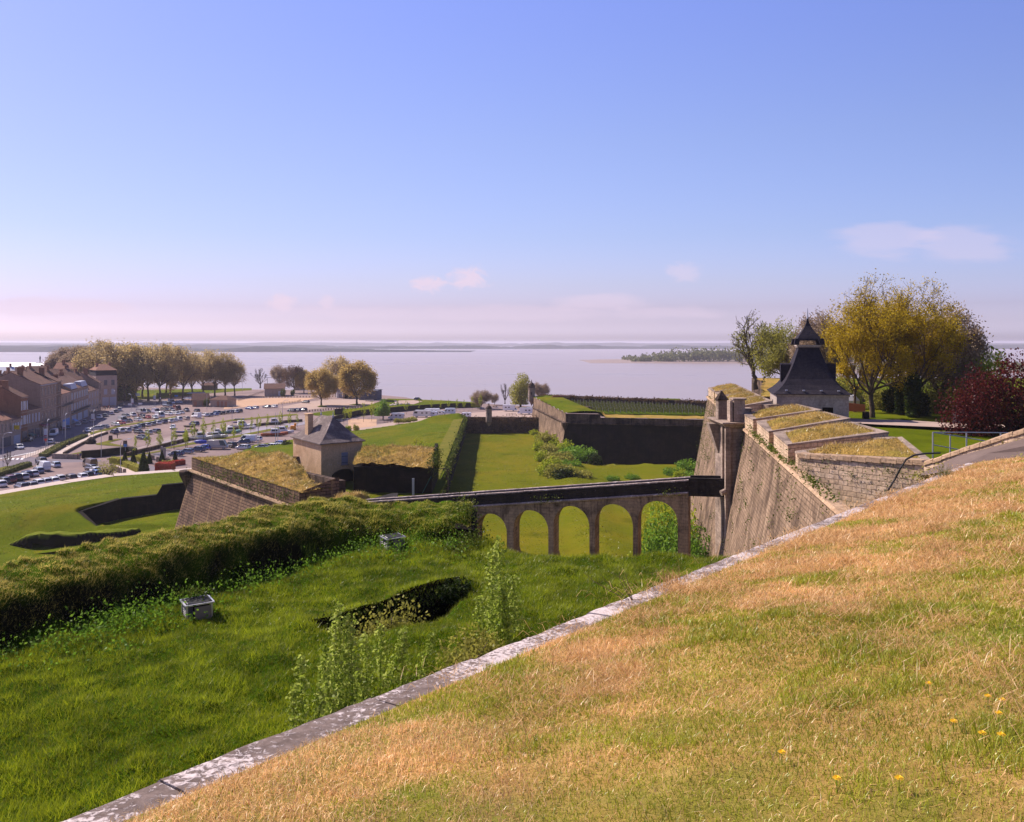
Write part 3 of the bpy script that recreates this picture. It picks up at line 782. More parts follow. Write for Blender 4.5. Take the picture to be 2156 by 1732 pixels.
# stone end wall of the parapet, beside the bridge
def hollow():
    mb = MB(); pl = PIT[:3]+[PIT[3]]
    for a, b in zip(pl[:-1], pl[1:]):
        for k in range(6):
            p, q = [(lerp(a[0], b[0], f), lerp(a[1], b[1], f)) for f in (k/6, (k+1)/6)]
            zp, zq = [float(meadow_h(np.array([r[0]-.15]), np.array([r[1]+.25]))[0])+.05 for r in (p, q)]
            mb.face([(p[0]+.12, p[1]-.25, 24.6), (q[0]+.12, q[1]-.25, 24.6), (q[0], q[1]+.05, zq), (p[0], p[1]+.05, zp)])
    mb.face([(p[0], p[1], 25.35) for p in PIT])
    tag(mb.obj('hollow', 'void_soil'), kind='structure')  # darkness of the hollow painted into the colour of its side and floor
    cen = []
    for i in range(60):
        f = rng.random()*1.99; a, b = PIT[int(f)], PIT[int(f)+1]; f -= int(f)
        cen.append(rng.normal(size=(22, 3))*np.array([.22, .2, .16])+np.array([lerp(a[0], b[0], f), lerp(a[1], b[1], f)-.05, 27.95-abs(rng.normal(0, .25))]))
    leaf_mass('ivy', np.concatenate(cen), .09, 'leaf_ivy', kind='stuff')
hollow()
def parapet_end():
    mb = MB()
    mb.frustum([(-2.6, 36.2, 6), (-1.62, 36.2, 6), (-1.55, 40.0, 6), (-2.6, 40.0, 6)], [(-2.6, 36.4, 28.6), (-1.75, 36.4, 28.5), (-1.7, 38.9, 28.95), (-2.6, 38.9, 29.1)])
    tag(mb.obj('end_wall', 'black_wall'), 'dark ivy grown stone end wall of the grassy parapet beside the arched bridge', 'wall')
    mb = MB()
    mb.frustum([(-1.6, 34.3, 5.8), (22, 34.3, 5.8), (22, 35.2, 5.8), (-1.6, 35.2, 5.8)], [(-1.6, 34.35, 27.5), (22, 34.35, 27.5), (22, 34.9, 27.5), (-1.6, 34.9, 27.5)])
    tag(mb.obj('terrace_wall', 'dark_stone'), 'retaining wall dropping from the meadow edge into the ditch', 'wall')
parapet_end()
# ventilation boxes
def vent_box(px, py, label, ivy):
    p = G(px, py, 27.95); z = float(meadow_h(np.array([p.x]), np.array([p.y]))[0])
    t = thing('ventilation_box', label, 'vent', (p.x, p.y, z-.22), R(33), 'louvred boxes in the meadow')
    w, d, h = .84, .76, .66
    fr = MB()
    for sx in (-1, 1):
        for sy in (-1, 1): fr.box((sx*(w/2-.03), sy*(d/2-.03), 0), (.06, .06, h))
    for sy in (-1, 1): fr.box((0, sy*(d/2-.03), 0.02), (w-.13, .05, .06)); 
    fr.obj('frame', 'metal_grey', t)
    core = MB(); core.box((0, 0, .02), (w-.2, d-.2, h-.05)); core.obj('inner_box', 'void', t)
    lid = MB(); lid.box((0, 0, h), (w+.10, d+.10, .045)); l = lid.obj('lid', 'metal_grey', t)
    gr = MB(); gr.box((0, 0, h+.046), (w-.02, d-.02, .012)); gr.obj('grille', 'tyre', l)
    for sy, nme in ((-1, 0), (1, 0)):
        lv = MB()
        for k in range(9):
            zz = .08+k*.075
            lv.face([(-w/2+.06, sy*(d/2-.015), zz), (w/2-.06, sy*(d/2-.015), zz), (w/2-.06, sy*(d/2-.075), zz+.055), (-w/2+.06, sy*(d/2-.075), zz+.055)])
        if sy == 1: lv.obj('louvre_panel', 'louvre', t)
    for sx in (-1, 1):
        lv = MB()
        for k in range(9):
            zz = .08+k*.075
            lv.face([(sx*(w/2-.015), -d/2+.06, zz), (sx*(w/2-.015), d/2-.06, zz), (sx*(w/2-.075), d/2-.06, zz+.055), (sx*(w/2-.075), -d/2+.06, zz+.055)])
        lv.obj('louvre_panel', 'louvre', t)
    # panel leaning on the front
    pm = MB(); pm.frustum([(-.16, -d/2-.10, 0), (.36, -d/2-.10, 0), (.36, -d/2-.06, 0), (-.16, -d/2-.06, 0)], [(-.16, -d/2-.03, .60), (.36, -d/2-.03, .60), (.36, -d/2+.0, .60), (-.16, -d/2+.0, .60)])
    pm.obj('access_panel', 'louvre', t)
    lv = MB()
    for k in range(9):
        zz = .08+k*.075
        lv.face([(-w/2+.06, -(d/2-.015), zz), (-.19, -(d/2-.015), zz), (-.19, -(d/2-.075), zz+.055), (-w/2+.06, -(d/2-.075), zz+.055)])
    lv.obj('louvre_panel', 'louvre', t)
    if ivy:
        c = rng.normal(size=(260, 3))*np.array([.36, .2, .06])+np.array([p.x-.25, p.y+.30, z+h+.02])
        o = leaf_mass('ivy', c, .09, 'leaf_ivy'); tag(o, kind='stuff')
vent_box(415, 1294, 'galvanised louvred box with ivy creeping over its lid, in the meadow', True)
vent_box(826, 1152, 'galvanised louvred box with a bare lid close to the parapet end', False)
# shrub in the pit, tall weeds along the wall
def pit_plants():
    b = bush_mesh('pit_shrub', 1.7, .9, 1.9, 3000, .12, 'leaf_olive', 5, 22, 20, .2, bark='bark_pale')
    put_bush(b, 'shrub', 'twiggy yellow green shrub filling the dark hollow in the meadow', (-3.9, 26.0, 26.7), .3, (1, 1, 1.05), None, 'shrub')
    b2 = bush_mesh('edge_shrub', 1.6, 1.2, 1.3, 2200, .11, 'leaf_olive', 6, 18, 16, .2, bark='bark_pale')
    put_bush(b2, 'shrub', 'brownish twiggy shrub between the dark hollow and the coping', (-1.0, 22.6, 27.75), 1.2, (1, 1, .95), None, 'shrub')
    b3 = bush_mesh('dark_ivy_clump', .8, .6, .8, 1500, .12, 'leaf_dark', 8, 12, 6, .2)
    put_bush(b3, 'shrub', 'dark ivy clump hanging over the back edge of the hollow', (-2.0, 29.4, 27.6), .2, (1, 1, 1), None, 'shrub')
    put_bush(b3, 'shrub', 'dark leafy clump low against the wall under the coping', (-.6, 18.6, 27.7), 2.0, (1, 1, 1.1), None, 'shrub')
    # tall feathery weeds
    def weed_mesh(seed, h):
        r2 = np.random.default_rng(seed); segs = []; cen = []
        top = np.array([r2.normal()*.12, r2.normal()*.12, h])
        for k in range(8):
            f0, f1 = k/8, (k+1)/8; segs.append((top*f0, top*f1, .014*(1-f0*.7), .014*(1-f1*.7)))
        m = int(h*22)
        for k in range(m):
            f = .12+.88*k/m; a = k*2.4+r2.random(); L = (.42*(1-f)**.7+.07)*h*.36
            b = top*f; e = b+np.array([math.cos(a)*L, math.sin(a)*L, L*.45]); segs.append((b, e, .005, .003))
            for j in range(9): cen.append(b+(e-b)*((j+1)/9)+r2.normal(size=3)*.03)
        V, q = tubes_np(segs, 4); sm = mesh_np('weed_stem', V, q); sm.materials.append(MATS['leaf_green'])
        Vl, ql = leafquads(np.array(cen), .085, .2); fm = mesh_np('weed_leaves', Vl, ql); fm.materials.append(MATS['leaf_weed'])
        return fm, sm
    protos = [weed_mesh(s, h) for s, h in ((1, 2.1), (2, 1.6), (3, 1.25))]
    spots = [(680, 1545, 1, .9), (700, 1500, 0, .95), (725, 1490, 0, 1.1), (745, 1500, 0, 1.0), (775, 1480, 1, 1.0), (800, 1470, 1, 1.05), (640, 1560, 1, 1.0), (655, 1570, 2, 1.0), (815, 1455, 2, 1.1), (845, 1450, 1, .8), (760, 1470, 2, 1.0), (620, 1580, 2, .8), (880, 1430, 2, .9), (690, 1450, 2, .9), (710, 1580, 2, 1.1), (780, 1530, 2, 1.0), (735, 1455, 1, .8),
             (1010, 1370, 1, .9), (1035, 1350, 0, 1.1), (1060, 1345, 0, 1.2), (1085, 1340, 1, 1.0), (1048, 1365, 1, 1.1), (1075, 1370, 2, 1.1), (1095, 1330, 2, .9), (1025, 1335, 2, 1.0)]
    for (px, py, k, s) in spots:
        p = G(px, py, 28.0)
        if wall_side(p.x, p.y) > -.5:
            d = wall_side(p.x, p.y)+.55+rng.random()*.5; p.x -= PV.x*d; p.y -= PV.y*d
        p.z = float(meadow_h(np.array([p.x]), np.array([p.y]))[0])-.02
        put_bush(protos[k], 'weed_plant', 'tall feathery pale green weed growing by the foot of the coping wall', p, rng.random()*6, (s*1.2, s*1.2, s*1.25), 'tall weeds along the coping wall', 'weed')
pit_plants()
# ================================================================== DITCH FLOORS AND GLACIS
def ditch_h(X, Y): return 6.0+(fbm(X*.08, Y*.08, 3)-.5)*.5-4.8*sstep(203.5+3*vn(X*.3, 0*X), 208, Y)*sstep(17.5, 22, X+.6*vn(Y*.2, X*.2)*6)+.9*sstep(8, 13, X)*sstep(20, 14, X)*sstep(230, 200, Y)
tag(heightgrid('ditch_floor', -160, 60, 30, 276, 2.0, ditch_h, 'ditch_lawn',
    keep=lambda x, y: ~((x < np.interp(y, [120, 152, 260, 276], [-12.4, -13.3, -15.8, -16.2])-1.5) & (y > 150)) & ~((x < -96) & (y > 128))))
def turf_tufts(name, x0, x1, y0, y1, hf, keep, dens, h, w, c0, c1, lean=1.0):
    n = int((x1-x0)*(y1-y0)*dens); x = rng.uniform(x0, x1, n); y = rng.uniform(y0, y1, n); k = keep(x, y); x, y = x[k], y[k]
    z = hf(x, y); t = rng.random(len(x))[:, None]; m = fbm(x*.8, y*.8, 3)[:, None]; m2 = sstep(.5, .68, fbm(x*.25+7, y*.25, 3))[:, None]
    col = (np.array(c0)*(1-t)+np.array(c1)*t)*(.15+1.7*m)
    col = col*(1-.6*m2)+np.array([.24, .25, .025])*.6*m2
    blades(name, np.stack([x, y, z-.02], -1), h, w, col, lean, 'blade_straw')
turf_tufts('ditch_grass', -12, 30, 100, 272, ditch_h, lambda x, y: ditch_h(x, y) > 5.5, 6, .10, .22, (.09, .10, .003), (.24, .23, .012), 1.1)
# lower left glacis with the path along its top edge
PATHL = [G(-260, 1087, 6.5), G(0, 1042, 6.5), G(150, 1016, 6.5), G(240, 1003, 6.5), G(370, 994, 6.5), G(470, 985, 6.5)]
PATHL = [(p.x, p.y) for p in PATHL]
HW = [(-66.5, 130), (-72.2, 135), (-68.6, 141), (-62, 143.6), (-50, 148), (-40, 152)]
def glacis_h(X, Y):
    d = -polydist(X, Y, PATHL)
    zg = 6.5+np.clip(.085*d, 0, 2.9)+.9*sstep(-68, -60, X)*sstep(152, 143, Y)
    t = polydist(X, Y, HW); k = sstep(120, 139, Y+.25*(-72-np.minimum(X, -72)))*np.where((Y > 129) & (X > -77) & (X < -40), sstep(.3, .95, t), 1)
    return 6.02*(1-k)+zg*k+(fbm(X*.1, Y*.1, 3)-.5)*.35+.02
heightgrid('glacis', -150, -38, 96, 200, .45, glacis_h, 'lawn', keep=lambda x, y: polydist(x, y, PATHL) < 0)
def ditch_wall():
    mb = MB()
    zg = lambda x, y: float(glacis_h(np.array([x]), np.array([y]))[0])
    zt = [6.9, 8.7, 9.6, 9.9, 9.9, 10.2]; pts = [(HW[k], zt[k]) for k in range(6)]
    m = (lerp(HW[2][0], HW[3][0], .8), lerp(HW[2][1], HW[3][1], .8))
    chain = pts[:3]+[(m, 9.85)]
    up = [(m, 9.85), ((m[0]+.9, m[1]+.3), 11.5), (HW[3], 11.6), (HW[4], 12.0), (HW[5], 12.0)]
    for seq in (chain, up):
        for (a, za), (b, zb) in zip(seq[:-1], seq[1:]):
            dx, dy = b[0]-a[0], b[1]-a[1]; L = math.hypot(dx, dy); nx, ny = -dy/L*1.1, dx/L*1.1
            mb.frustum([(a[0], a[1], 5.6), (b[0], b[1], 5.6), (b[0]+nx, b[1]+ny, 5.6), (a[0]+nx, a[1]+ny, 5.6)], [(a[0], a[1], za), (b[0], b[1], zb), (b[0]+nx, b[1]+ny, zb), (a[0]+nx, a[1]+ny, za)])
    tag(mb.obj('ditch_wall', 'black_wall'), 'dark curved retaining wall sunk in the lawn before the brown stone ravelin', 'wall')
ditch_wall()
def lawn_tufts(name, x0, x1, y0, y1, hf, keep, dens):
    turf_tufts(name, x0, x1, y0, y1, hf, keep, dens, .10, .22, (.08, .10, .002), (.22, .22, .012), 1.1)
lawn_tufts('glacis_grass', -135, -44, 98, 198, glacis_h, lambda x, y: (polydist(x, y, PATHL) < -.5) & (glacis_h(x, y) > 5.9) & ~((x > -74) & (y > 128) & (np.abs(polydist(x, y, HW)) < 2.3)), 9)
def traverse():
    def h(X, Y):
        L = polydist(X, Y, [(-78, 123.2), (-73, 122.0), (-66, 122.2), (-58.6, 125.0)])
        k = sstep(-1.0, -.65, L)*sstep(3.6, 1.0, L)*sstep(-79.5, -72, X)*sstep(-58.0, -58.7, X)
        return 5.6+2.4*k+(fbm(X*.9, Y*.9, 3)-.5)*.5*k+.02
    def kp(x, y): return h(x, y) > 5.93
    heightgrid('earth_mound', -81, -56, 118, 130, .2, h, 'mound_shaded', keep=kp)
traverse()
# main ditch counterscarp and its lawn
def counterscarp_x(Y): return np.interp(Y, [120, 152, 260, 276], [-12.4, -13.3, -15.8, -16.2])
def cs_h(X, Y):
    e = counterscarp_x(Y)-X
    z = 12.0-.105*np.maximum(e, 0)+(fbm(X*.12, Y*.12, 3)-.5)*.4
    z = z+1.6*np.exp(-((Y-268)/5)**2)*sstep(0, 1.5, e)*sstep(17, 9, e)
    return np.maximum(z, 5.2)
heightgrid('upper_lawn', -90, -12, 118, 282, 1.0, cs_h, 'lawn', keep=lambda x, y: (x < counterscarp_x(y)-.1) & (y < 272-.42*(counterscarp_x(y)-x-12)*(counterscarp_x(y)-x > 12)) & (cs_h(x, y) > 5.3))
lawn_tufts('upper_lawn_grass', -80, -13, 120, 270, cs_h, lambda x, y: (x < counterscarp_x(y)-3.4) & (cs_h(x, y) > 5.5) & (y < 270-.42*np.maximum(counterscarp_x(y)-x-12, 0)), 6)
def counterscarp():
    mb = MB(); Ys = [118, 135, 152, 180, 210, 240, 262, 276]
    for a, b in zip(Ys[:-1], Ys[1:]):
        xa, xb = float(counterscarp_x(a)), float(counterscarp_x(b))
        mb.frustum([(xa+.5, a, 5.7), (xb+.5, b, 5.7), (xb-.6, b, 5.7), (xa-.6, a, 5.7)][::-1], [(xa, a, 12.05), (xb, b, 12.05), (xb-.6, b, 12.05), (xa-.6, a, 12.05)][::-1])
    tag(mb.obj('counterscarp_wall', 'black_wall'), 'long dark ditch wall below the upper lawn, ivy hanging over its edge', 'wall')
    cen = []
    for i in range(260):
        Y = rng.uniform(122, 272); X = float(counterscarp_x(Y)); r = .35+.5*rng.random()
        cen.append(rng.normal(size=(26, 3))*r*np.array([.7, 1, .8])+np.array([X+.25, Y, 12-abs(rng.normal(0, 1.2))]))
    leaf_mass('ivy', np.concatenate(cen), .38, 'leaf_ivy', kind='stuff')
    # dry verge along the edge
    vb = MB()
    for a, b in zip(Ys[:-1], Ys[1:]):
        xa, xb = float(counterscarp_x(a)), float(counterscarp_x(b))
        vb.face([(xa-.1, a, 12.22), (xb-.1, b, 12.22), (xb-3.2, b, 12.0), (xa-3.2, a, 12.0)][::-1])
    tag(vb.obj('verge', 'rough_verge'), kind='structure')
counterscarp()
def ditch_end():
    mb = MB(); mb.frustum([(-17, 275, 5.5), (9, 276.5, 5.5), (9, 278, 5.5), (-17, 276.5, 5.5)], [(-17, 275.3, 11.5), (9, 276.8, 11.2), (9, 278, 11.2), (-17, 276.5, 11.5)])
    tag(mb.obj('ditch_end_wall', 'dark_stone'), 'bush covered wall closing the far end of the grassy ditch', 'wall')
    cen = []
    for i in range(190):
        X = rng.uniform(-15, 8.5); z = rng.uniform(6.2, 11.3)
        if abs(X+7.8) < 1.6 and z > 7: continue
        cen.append(rng.normal(size=(30, 3))*.5+np.array([X, 274.9+.06*(X+17), z]))
    leaf_mass('ivy', np.concatenate(cen), .42, 'leaf_brown', kind='stuff')
    p = Vector((-7.9, 274.4, 0))
    t = thing('sentry_turret', 'round stone sentry turret with a ball finial on the wall at the ditch end', 'turret', p)
    a = MB(); a.lathe((0, 0, 0), [(.15, 8.4), (.55, 9.0), (.95, 9.7), (1.05, 10.0), (1.02, 14.0), (1.15, 14.1), (1.15, 14.35)], 14); a.obj('shaft', 'gate_stone', t)
    b = MB(); b.lathe((0, 0, 0), [(1.1, 14.35), (1.0, 14.8), (.65, 15.3), (.2, 15.6), (.16, 15.8), (.26, 16.0), (.1, 16.3)], 14); b.obj('dome', 'dark_stone', t)
    w = MB(); w.box((0, -1.0, 12.2), (.18, .12, .8)); w.obj('slit', 'void', t)
ditch_end()
# steps beside the counterscarp, lamp posts in the ravelin court
def stair():
    t = thing('stone_stair', 'short flight of worn steps between the ravelin and the counterscarp', 'stairs', G(930, 1010, 10.5))
    for k in range(6):
        mb = MB(); mb.box((0, k*.45, -4+k*.3), (2.4, .45, 4.3)); mb.obj('step', 'dark_stone', t)
stair()
# ================================================================== RAVELIN
RZ = 19.0; RC = 16.9
APX = Vector((-50.2, 125.9)); NE = Vector((-25.6, 96.7)); SH = Vector((-12.6, 128.5))
def ravelin():
    root = thing('ravelin', 'low triangular outwork with brown coursed stone face and dry grass top', 'fort wall', (0, 0, 0))
    d = (NE-APX).normalized(); n = Vector((d.y, -d.x))          # outward normal of the visible face
    if n.x > 0: n = -n
    L = (NE-APX).length
    f = MB()
    def row(s, z):
        off = .35+(RC-z)*.20 if z < RC else 0
        sa = s-(off*.75 if s == 0 else 0)
        p = APX+d*sa+n*off; return (p.x, p.y, z)
    K = 14
    for i in range(K):
        s0, s1 = L*i/K, L*(i+1)/K
        f.face([row(s0, 5.6), row(s1, 5.6), row(s1, RC), row(s0, RC)], [(s0, 0), (s1, 0), (s1, RC-5.6), (s0, RC-5.6)])
    # hidden second face and end
    e = (SH-APX).normalized(); m = Vector((-e.y, e.x)); L2 = (SH-APX).length
    def row2(s, z):
        off = .35+(RC-z)*.20; sa = s-(off*.75 if s == 0 else 0); p = APX+e*sa+m*off; return (p.x, p.y, z)
    for i in range(8):
        s0, s1 = L2*i/8, L2*(i+1)/8
        f.face([row2(s1, 5.6), row2(s0, 5.6), row2(s0, RC), row2(s1, RC)])
    f.face([row2(0, 5.6), row(0, 5.6), row(0, RC), row2(0, RC)])
    f.face([row(L, 5.6), (NE.x+2.2, NE.y+1.2, 5.6), (NE.x+2.2, NE.y+1.2, RC), row(L, RC)])
    f.obj('escarpment', 'ravelin_stone', root)
    # parapet above the cordon
    pm = MB(); cm = MB()
    for i in range(10):
        s0, s1 = L*i/10, L*(i+1)/10
        a, b = APX+d*s0, APX+d*s1
        pm.face([(a.x, a.y, RC), (b.x, b.y, RC), (b.x, b.y, RZ), (a.x, a.y, RZ)], [(s0, 0), (s1, 0), (s1, 2.1), (s0, 2.1)])
    NE2 = Vector((NE.x+4.2, NE.y+2.8))
    pm.face([(NE.x, NE.y, 12), (NE2.x, NE2.y, 12), (NE2.x, NE2.y, 20.4), (NE.x, NE.y, RZ)])
    for i in range(6):
        s0, s1 = L2*i/6, L2*(i+1)/6; a, b = APX+e*s0, APX+e*s1
        pm.face([(b.x, b.y, RC), (a.x, a.y, RC), (a.x, a.y, RZ), (b.x, b.y, RZ)])
    pm.obj('parapet', 'ravelin_stone', root)
    pr = [(0, -.12), (.42, -.10), (.5, .05), (.42, .22), (0, .25)]
    for i in range(20):
        s0, s1 = lerp(-.6, L+.2, i/20), lerp(-.6, L+.2, (i+1)/20)
        for (o0, z0), (o1, z1) in zip(pr[:-1], pr[1:]):
            a, b = APX+d*s0, APX+d*s1
            cm.face([(a.x+n.x*o0, a.y+n.y*o0, RC+z0), (b.x+n.x*o0, b.y+n.y*o0, RC+z0), (b.x+n.x*o1, b.y+n.y*o1, RC+z1), (a.x+n.x*o1, a.y+n.y*o1, RC+z1)])
    for i in range(20):
        s0, s1 = lerp(-.6, L2, i/20), lerp(-.6, L2, (i+1)/20)
        for (o0, z0), (o1, z1) in zip(pr[:-1], pr[1:]):
            a, b = APX+e*s0, APX+e*s1
            cm.face([(b.x+m.x*o0, b.y+m.y*o0, RC+z0), (a.x+m.x*o0, a.y+m.y*o0, RC+z0), (a.x+m.x*o1, a.y+m.y*o1, RC+z1), (b.x+m.x*o1, b.y+m.y*o1, RC+z1)])
    cm.obj('cordon', 'cordon_stone', root)
    # corner bracket where a watch box once stood
    k = MB(); q = APX-(d+e).normalized()*.9
    k.lathe((q.x, q.y, RC-3.2), [(.1, 0), (.35, .7), (.8, 1.7), (1.25, 2.6), (1.3, 3.1), (1.15, 3.25)], 8); k.obj('corner_bracket', 'dark_stone', root)
    # grass tops
    def inner(s): return lerp(11.5, 3.6, s/L)
    def top_h(X, Y):
        sA = (X-APX.x)*d.x+(Y-APX.y)*d.y; tA = -((X-APX.x)*n.x+(Y-APX.y)*n.y)
        sB = (X-APX.x)*e.x+(Y-APX.y)*e.y; tB = -((X-APX.x)*m.x+(Y-APX.y)*m.y)
        t = np.minimum(tA, tB); ed = np.interp(sA, [0, 6, 9, 22, 32, L], [40, 16, 11.6, 7.7, 4.4, 4.2])
        return RZ+.05-1.1*sstep(ed-2.6, ed, tA)*sstep(8, 12, sA)+1.7*sstep(0, 7, t)+.1*np.maximum(t-7, 0)*0+(fbm(X*.5, Y*.5, 4)-.5)*1.2*sstep(0, 1.5, t)+(fbm(X*1.6, Y*1.6, 3)-.5)*.5*sstep(0, .8, t)-1.2*np.exp(-((X+37.5)**2+(Y-121)**2)/1.8)
    def keepA(x, y):
        sA = (x-APX.x)*d.x+(y-APX.y)*d.y; tA = -((x-APX.x)*n.x+(y-APX.y)*n.y); tB = -((x-APX.x)*m.x+(y-APX.y)*m.y)
        return (tA > .02) & (tB > .02) & (sA < L+.6) & (tA < np.interp(sA, [0, 6, 9, 22, 32, L], [40, 16, 11.6, 7.7, 4.4, 4.2]))
    oA = heightgrid('grass_top', -52, -18, 92, 142, .35, top_h, 'dry_turf', keep=keepA); oA.parent = root; del oA['kind']
    def topB(X, Y):
        tB = -((X-APX.x)*m.x+(Y-APX.y)*m.y)
        return np.interp(tB, [0, 5, 9, 16], [RZ+.6, 21.0, 20.6, 18.9])+(fbm(X*.5, Y*.5, 4)-.5)*1.0+(fbm(X*1.6, Y*1.6, 3)-.5)*.5
    def keepB(x, y):
        tB = -((x-APX.x)*m.x+(y-APX.y)*m.y); sB = (x-APX.x)*e.x+(y-APX.y)*e.y
        return (tB > 0) & (tB < 12.5+(x+24)*.16) & (sB < L2+.3) & (x > -22.9)
    oB = heightgrid('grass_top', -34, -10, 110, 140, .35, topB, 'dry_turf', keep=keepB); oB.parent = root; del oB['kind']
    # inner retaining wall of the second face and its end
    iw = MB()
    def bl(x, tt):
        # point at x with given tB
        s = (x-APX.x+m.x*tt)/e.x; p = APX+e*s-m*tt; return p
    a = bl(-22.7, 12.6); b = bl(-11.9, 14.6)
    iw.frustum([(a.x, a.y, 14.8), (b.x, b.y, 14.8), (b.x, b.y+1, 14.8), (a.x, a.y+1, 14.8)], [(a.x, a.y, 19.2), (b.x, b.y, 18.95), (b.x, b.y+1, 18.95), (a.x, a.y+1, 19.2)])
    c = Vector((SH.x+.3, SH.y))
    iw.frustum([(b.x, b.y, 5.8), (b.x+.7, b.y, 5.8), (c.x+.7, c.y, 5.8), (c.x, c.y, 5.8)], [(b.x, b.y, 19.3), (b.x+.5, b.y, 19.3), (c.x+.5, c.y, 20.9), (c.x, c.y, 20.9)])
    iw.obj('inner_wall', 'black_wall', root)
    cen = []
    for i in range(60):
        f = rng.random(); cen.append(rng.normal(size=(30, 3))*.4+np.array([lerp(b.x, c.x, f)+.5, lerp(b.y, c.y, f), lerp(17.5, 20.6, rng.random())]))
    for i in range(70):
        f = rng.random()**.8; q = APX+d*(L*(.12+.88*f)); cen.append(rng.normal(size=(14, 3))*np.array([.35, .35, .3])+np.array([q.x+n.x*.1, q.y+n.y*.1, RZ-.2-abs(rng.normal(0, .5))]))
    for i in range(26):
        q = APX+d*(L*rng.random()); cen.append(rng.normal(size=(14, 3))*np.array([.3, .3, .22])+np.array([q.x+n.x*.3, q.y+n.y*.3, RC+.35]))
    leaf_mass('ivy', np.concatenate(cen), .22, 'leaf_ivy', kind='stuff')
    # court floor, shaded near wall of the left rampart
    def court(X, Y): return 15.6+2.0*sstep(112, 97, Y)*sstep(-24, -14, X)+(fbm(X*.3, Y*.3, 3)-.5)*.3
    heightgrid('court_lawn', -36, -9.5, 88, 131, .6, court, 'lawn', keep=lambda x, y: (x < -10.4+.0*y) & ((x-NE.x)*d.x+(y-NE.y)*d.y < 30) & (y > 96-.9*(x+25)*0-(x+25.6)*.32) & (-((x-APX.x)*n.x+(y-APX.y)*n.y) > 3.2) & (y < 126))
    w = MB()
    p0 = NE2; p1 = Vector((-30.2, 114.0))
    w.frustum([(p0.x, p0.y, 13.5), (p0.x+.9, p0.y+.5, 13.5), (p1.x+.9, p1.y+.5, 13.5), (p1.x, p1.y, 13.5)], [(p0.x, p0.y, 19.9), (p0.x+.7, p0.y+.4, 19.9), (p1.x+.7, p1.y+.4, 18.7), (p1.x, p1.y, 18.7)])
    w.obj('inner_wall', 'dark_stone', root)
    # front edge below the court (towards the main ditch)
    g = MB(); g.frustum([(NE2.x, NE2.y, 5.7), (-11.0, 91.8, 5.7), (-10.3, 116, 5.7), (-12, 116, 5.7), (-20, 100, 5.7)], [(NE2.x, NE2.y, 15.5), (-11.2, 92.0, 15.5), (-10.6, 116, 15.5), (-12, 116, 15.5), (-20, 100, 15.5)])
    g.obj('gorge_wall', 'dark_stone', root)
    # low turf bank between the rampart end and the bridge
    bx, by = -19.6, 97.6
    def bank_h(X, Y): rr = ((X-bx)/3.6)**2+((Y-by-.35*(X-bx))/2.6)**2; return 15.0+3.6*sstep(1.0, .15, rr)+(fbm(X*.8, Y*.8, 3)-.5)*.8
    ob = heightgrid('turf_bank', -24.5, -15, 93, 103, .35, bank_h, 'dry_turf', keep=lambda x, y: ((x-bx)/3.6)**2+((y-by-.35*(x-bx))/2.6)**2 < 1); ob.parent = root; del ob['kind']
    turf_tufts('ravelin_grass', -24, -15, 93, 103, bank_h, lambda x, y: ((x-bx)/3.6)**2+((y-by-.35*(x-bx))/2.6)**2 < .9, 60, .4, .08, (.29, .20, .055), (.60, .42, .17))
    return top_h, keepA, topB, keepB
rav = ravelin()
turf_tufts('ravelin_grass', -52, -18, 92, 142, rav[0], rav[1], 34, .42, .085, (.29, .20, .055), (.60, .42, .17))
turf_tufts('ravelin_grass', -34, -10, 110, 140, rav[2], rav[3], 34, .42, .085, (.29, .20, .055), (.60, .42, .17))
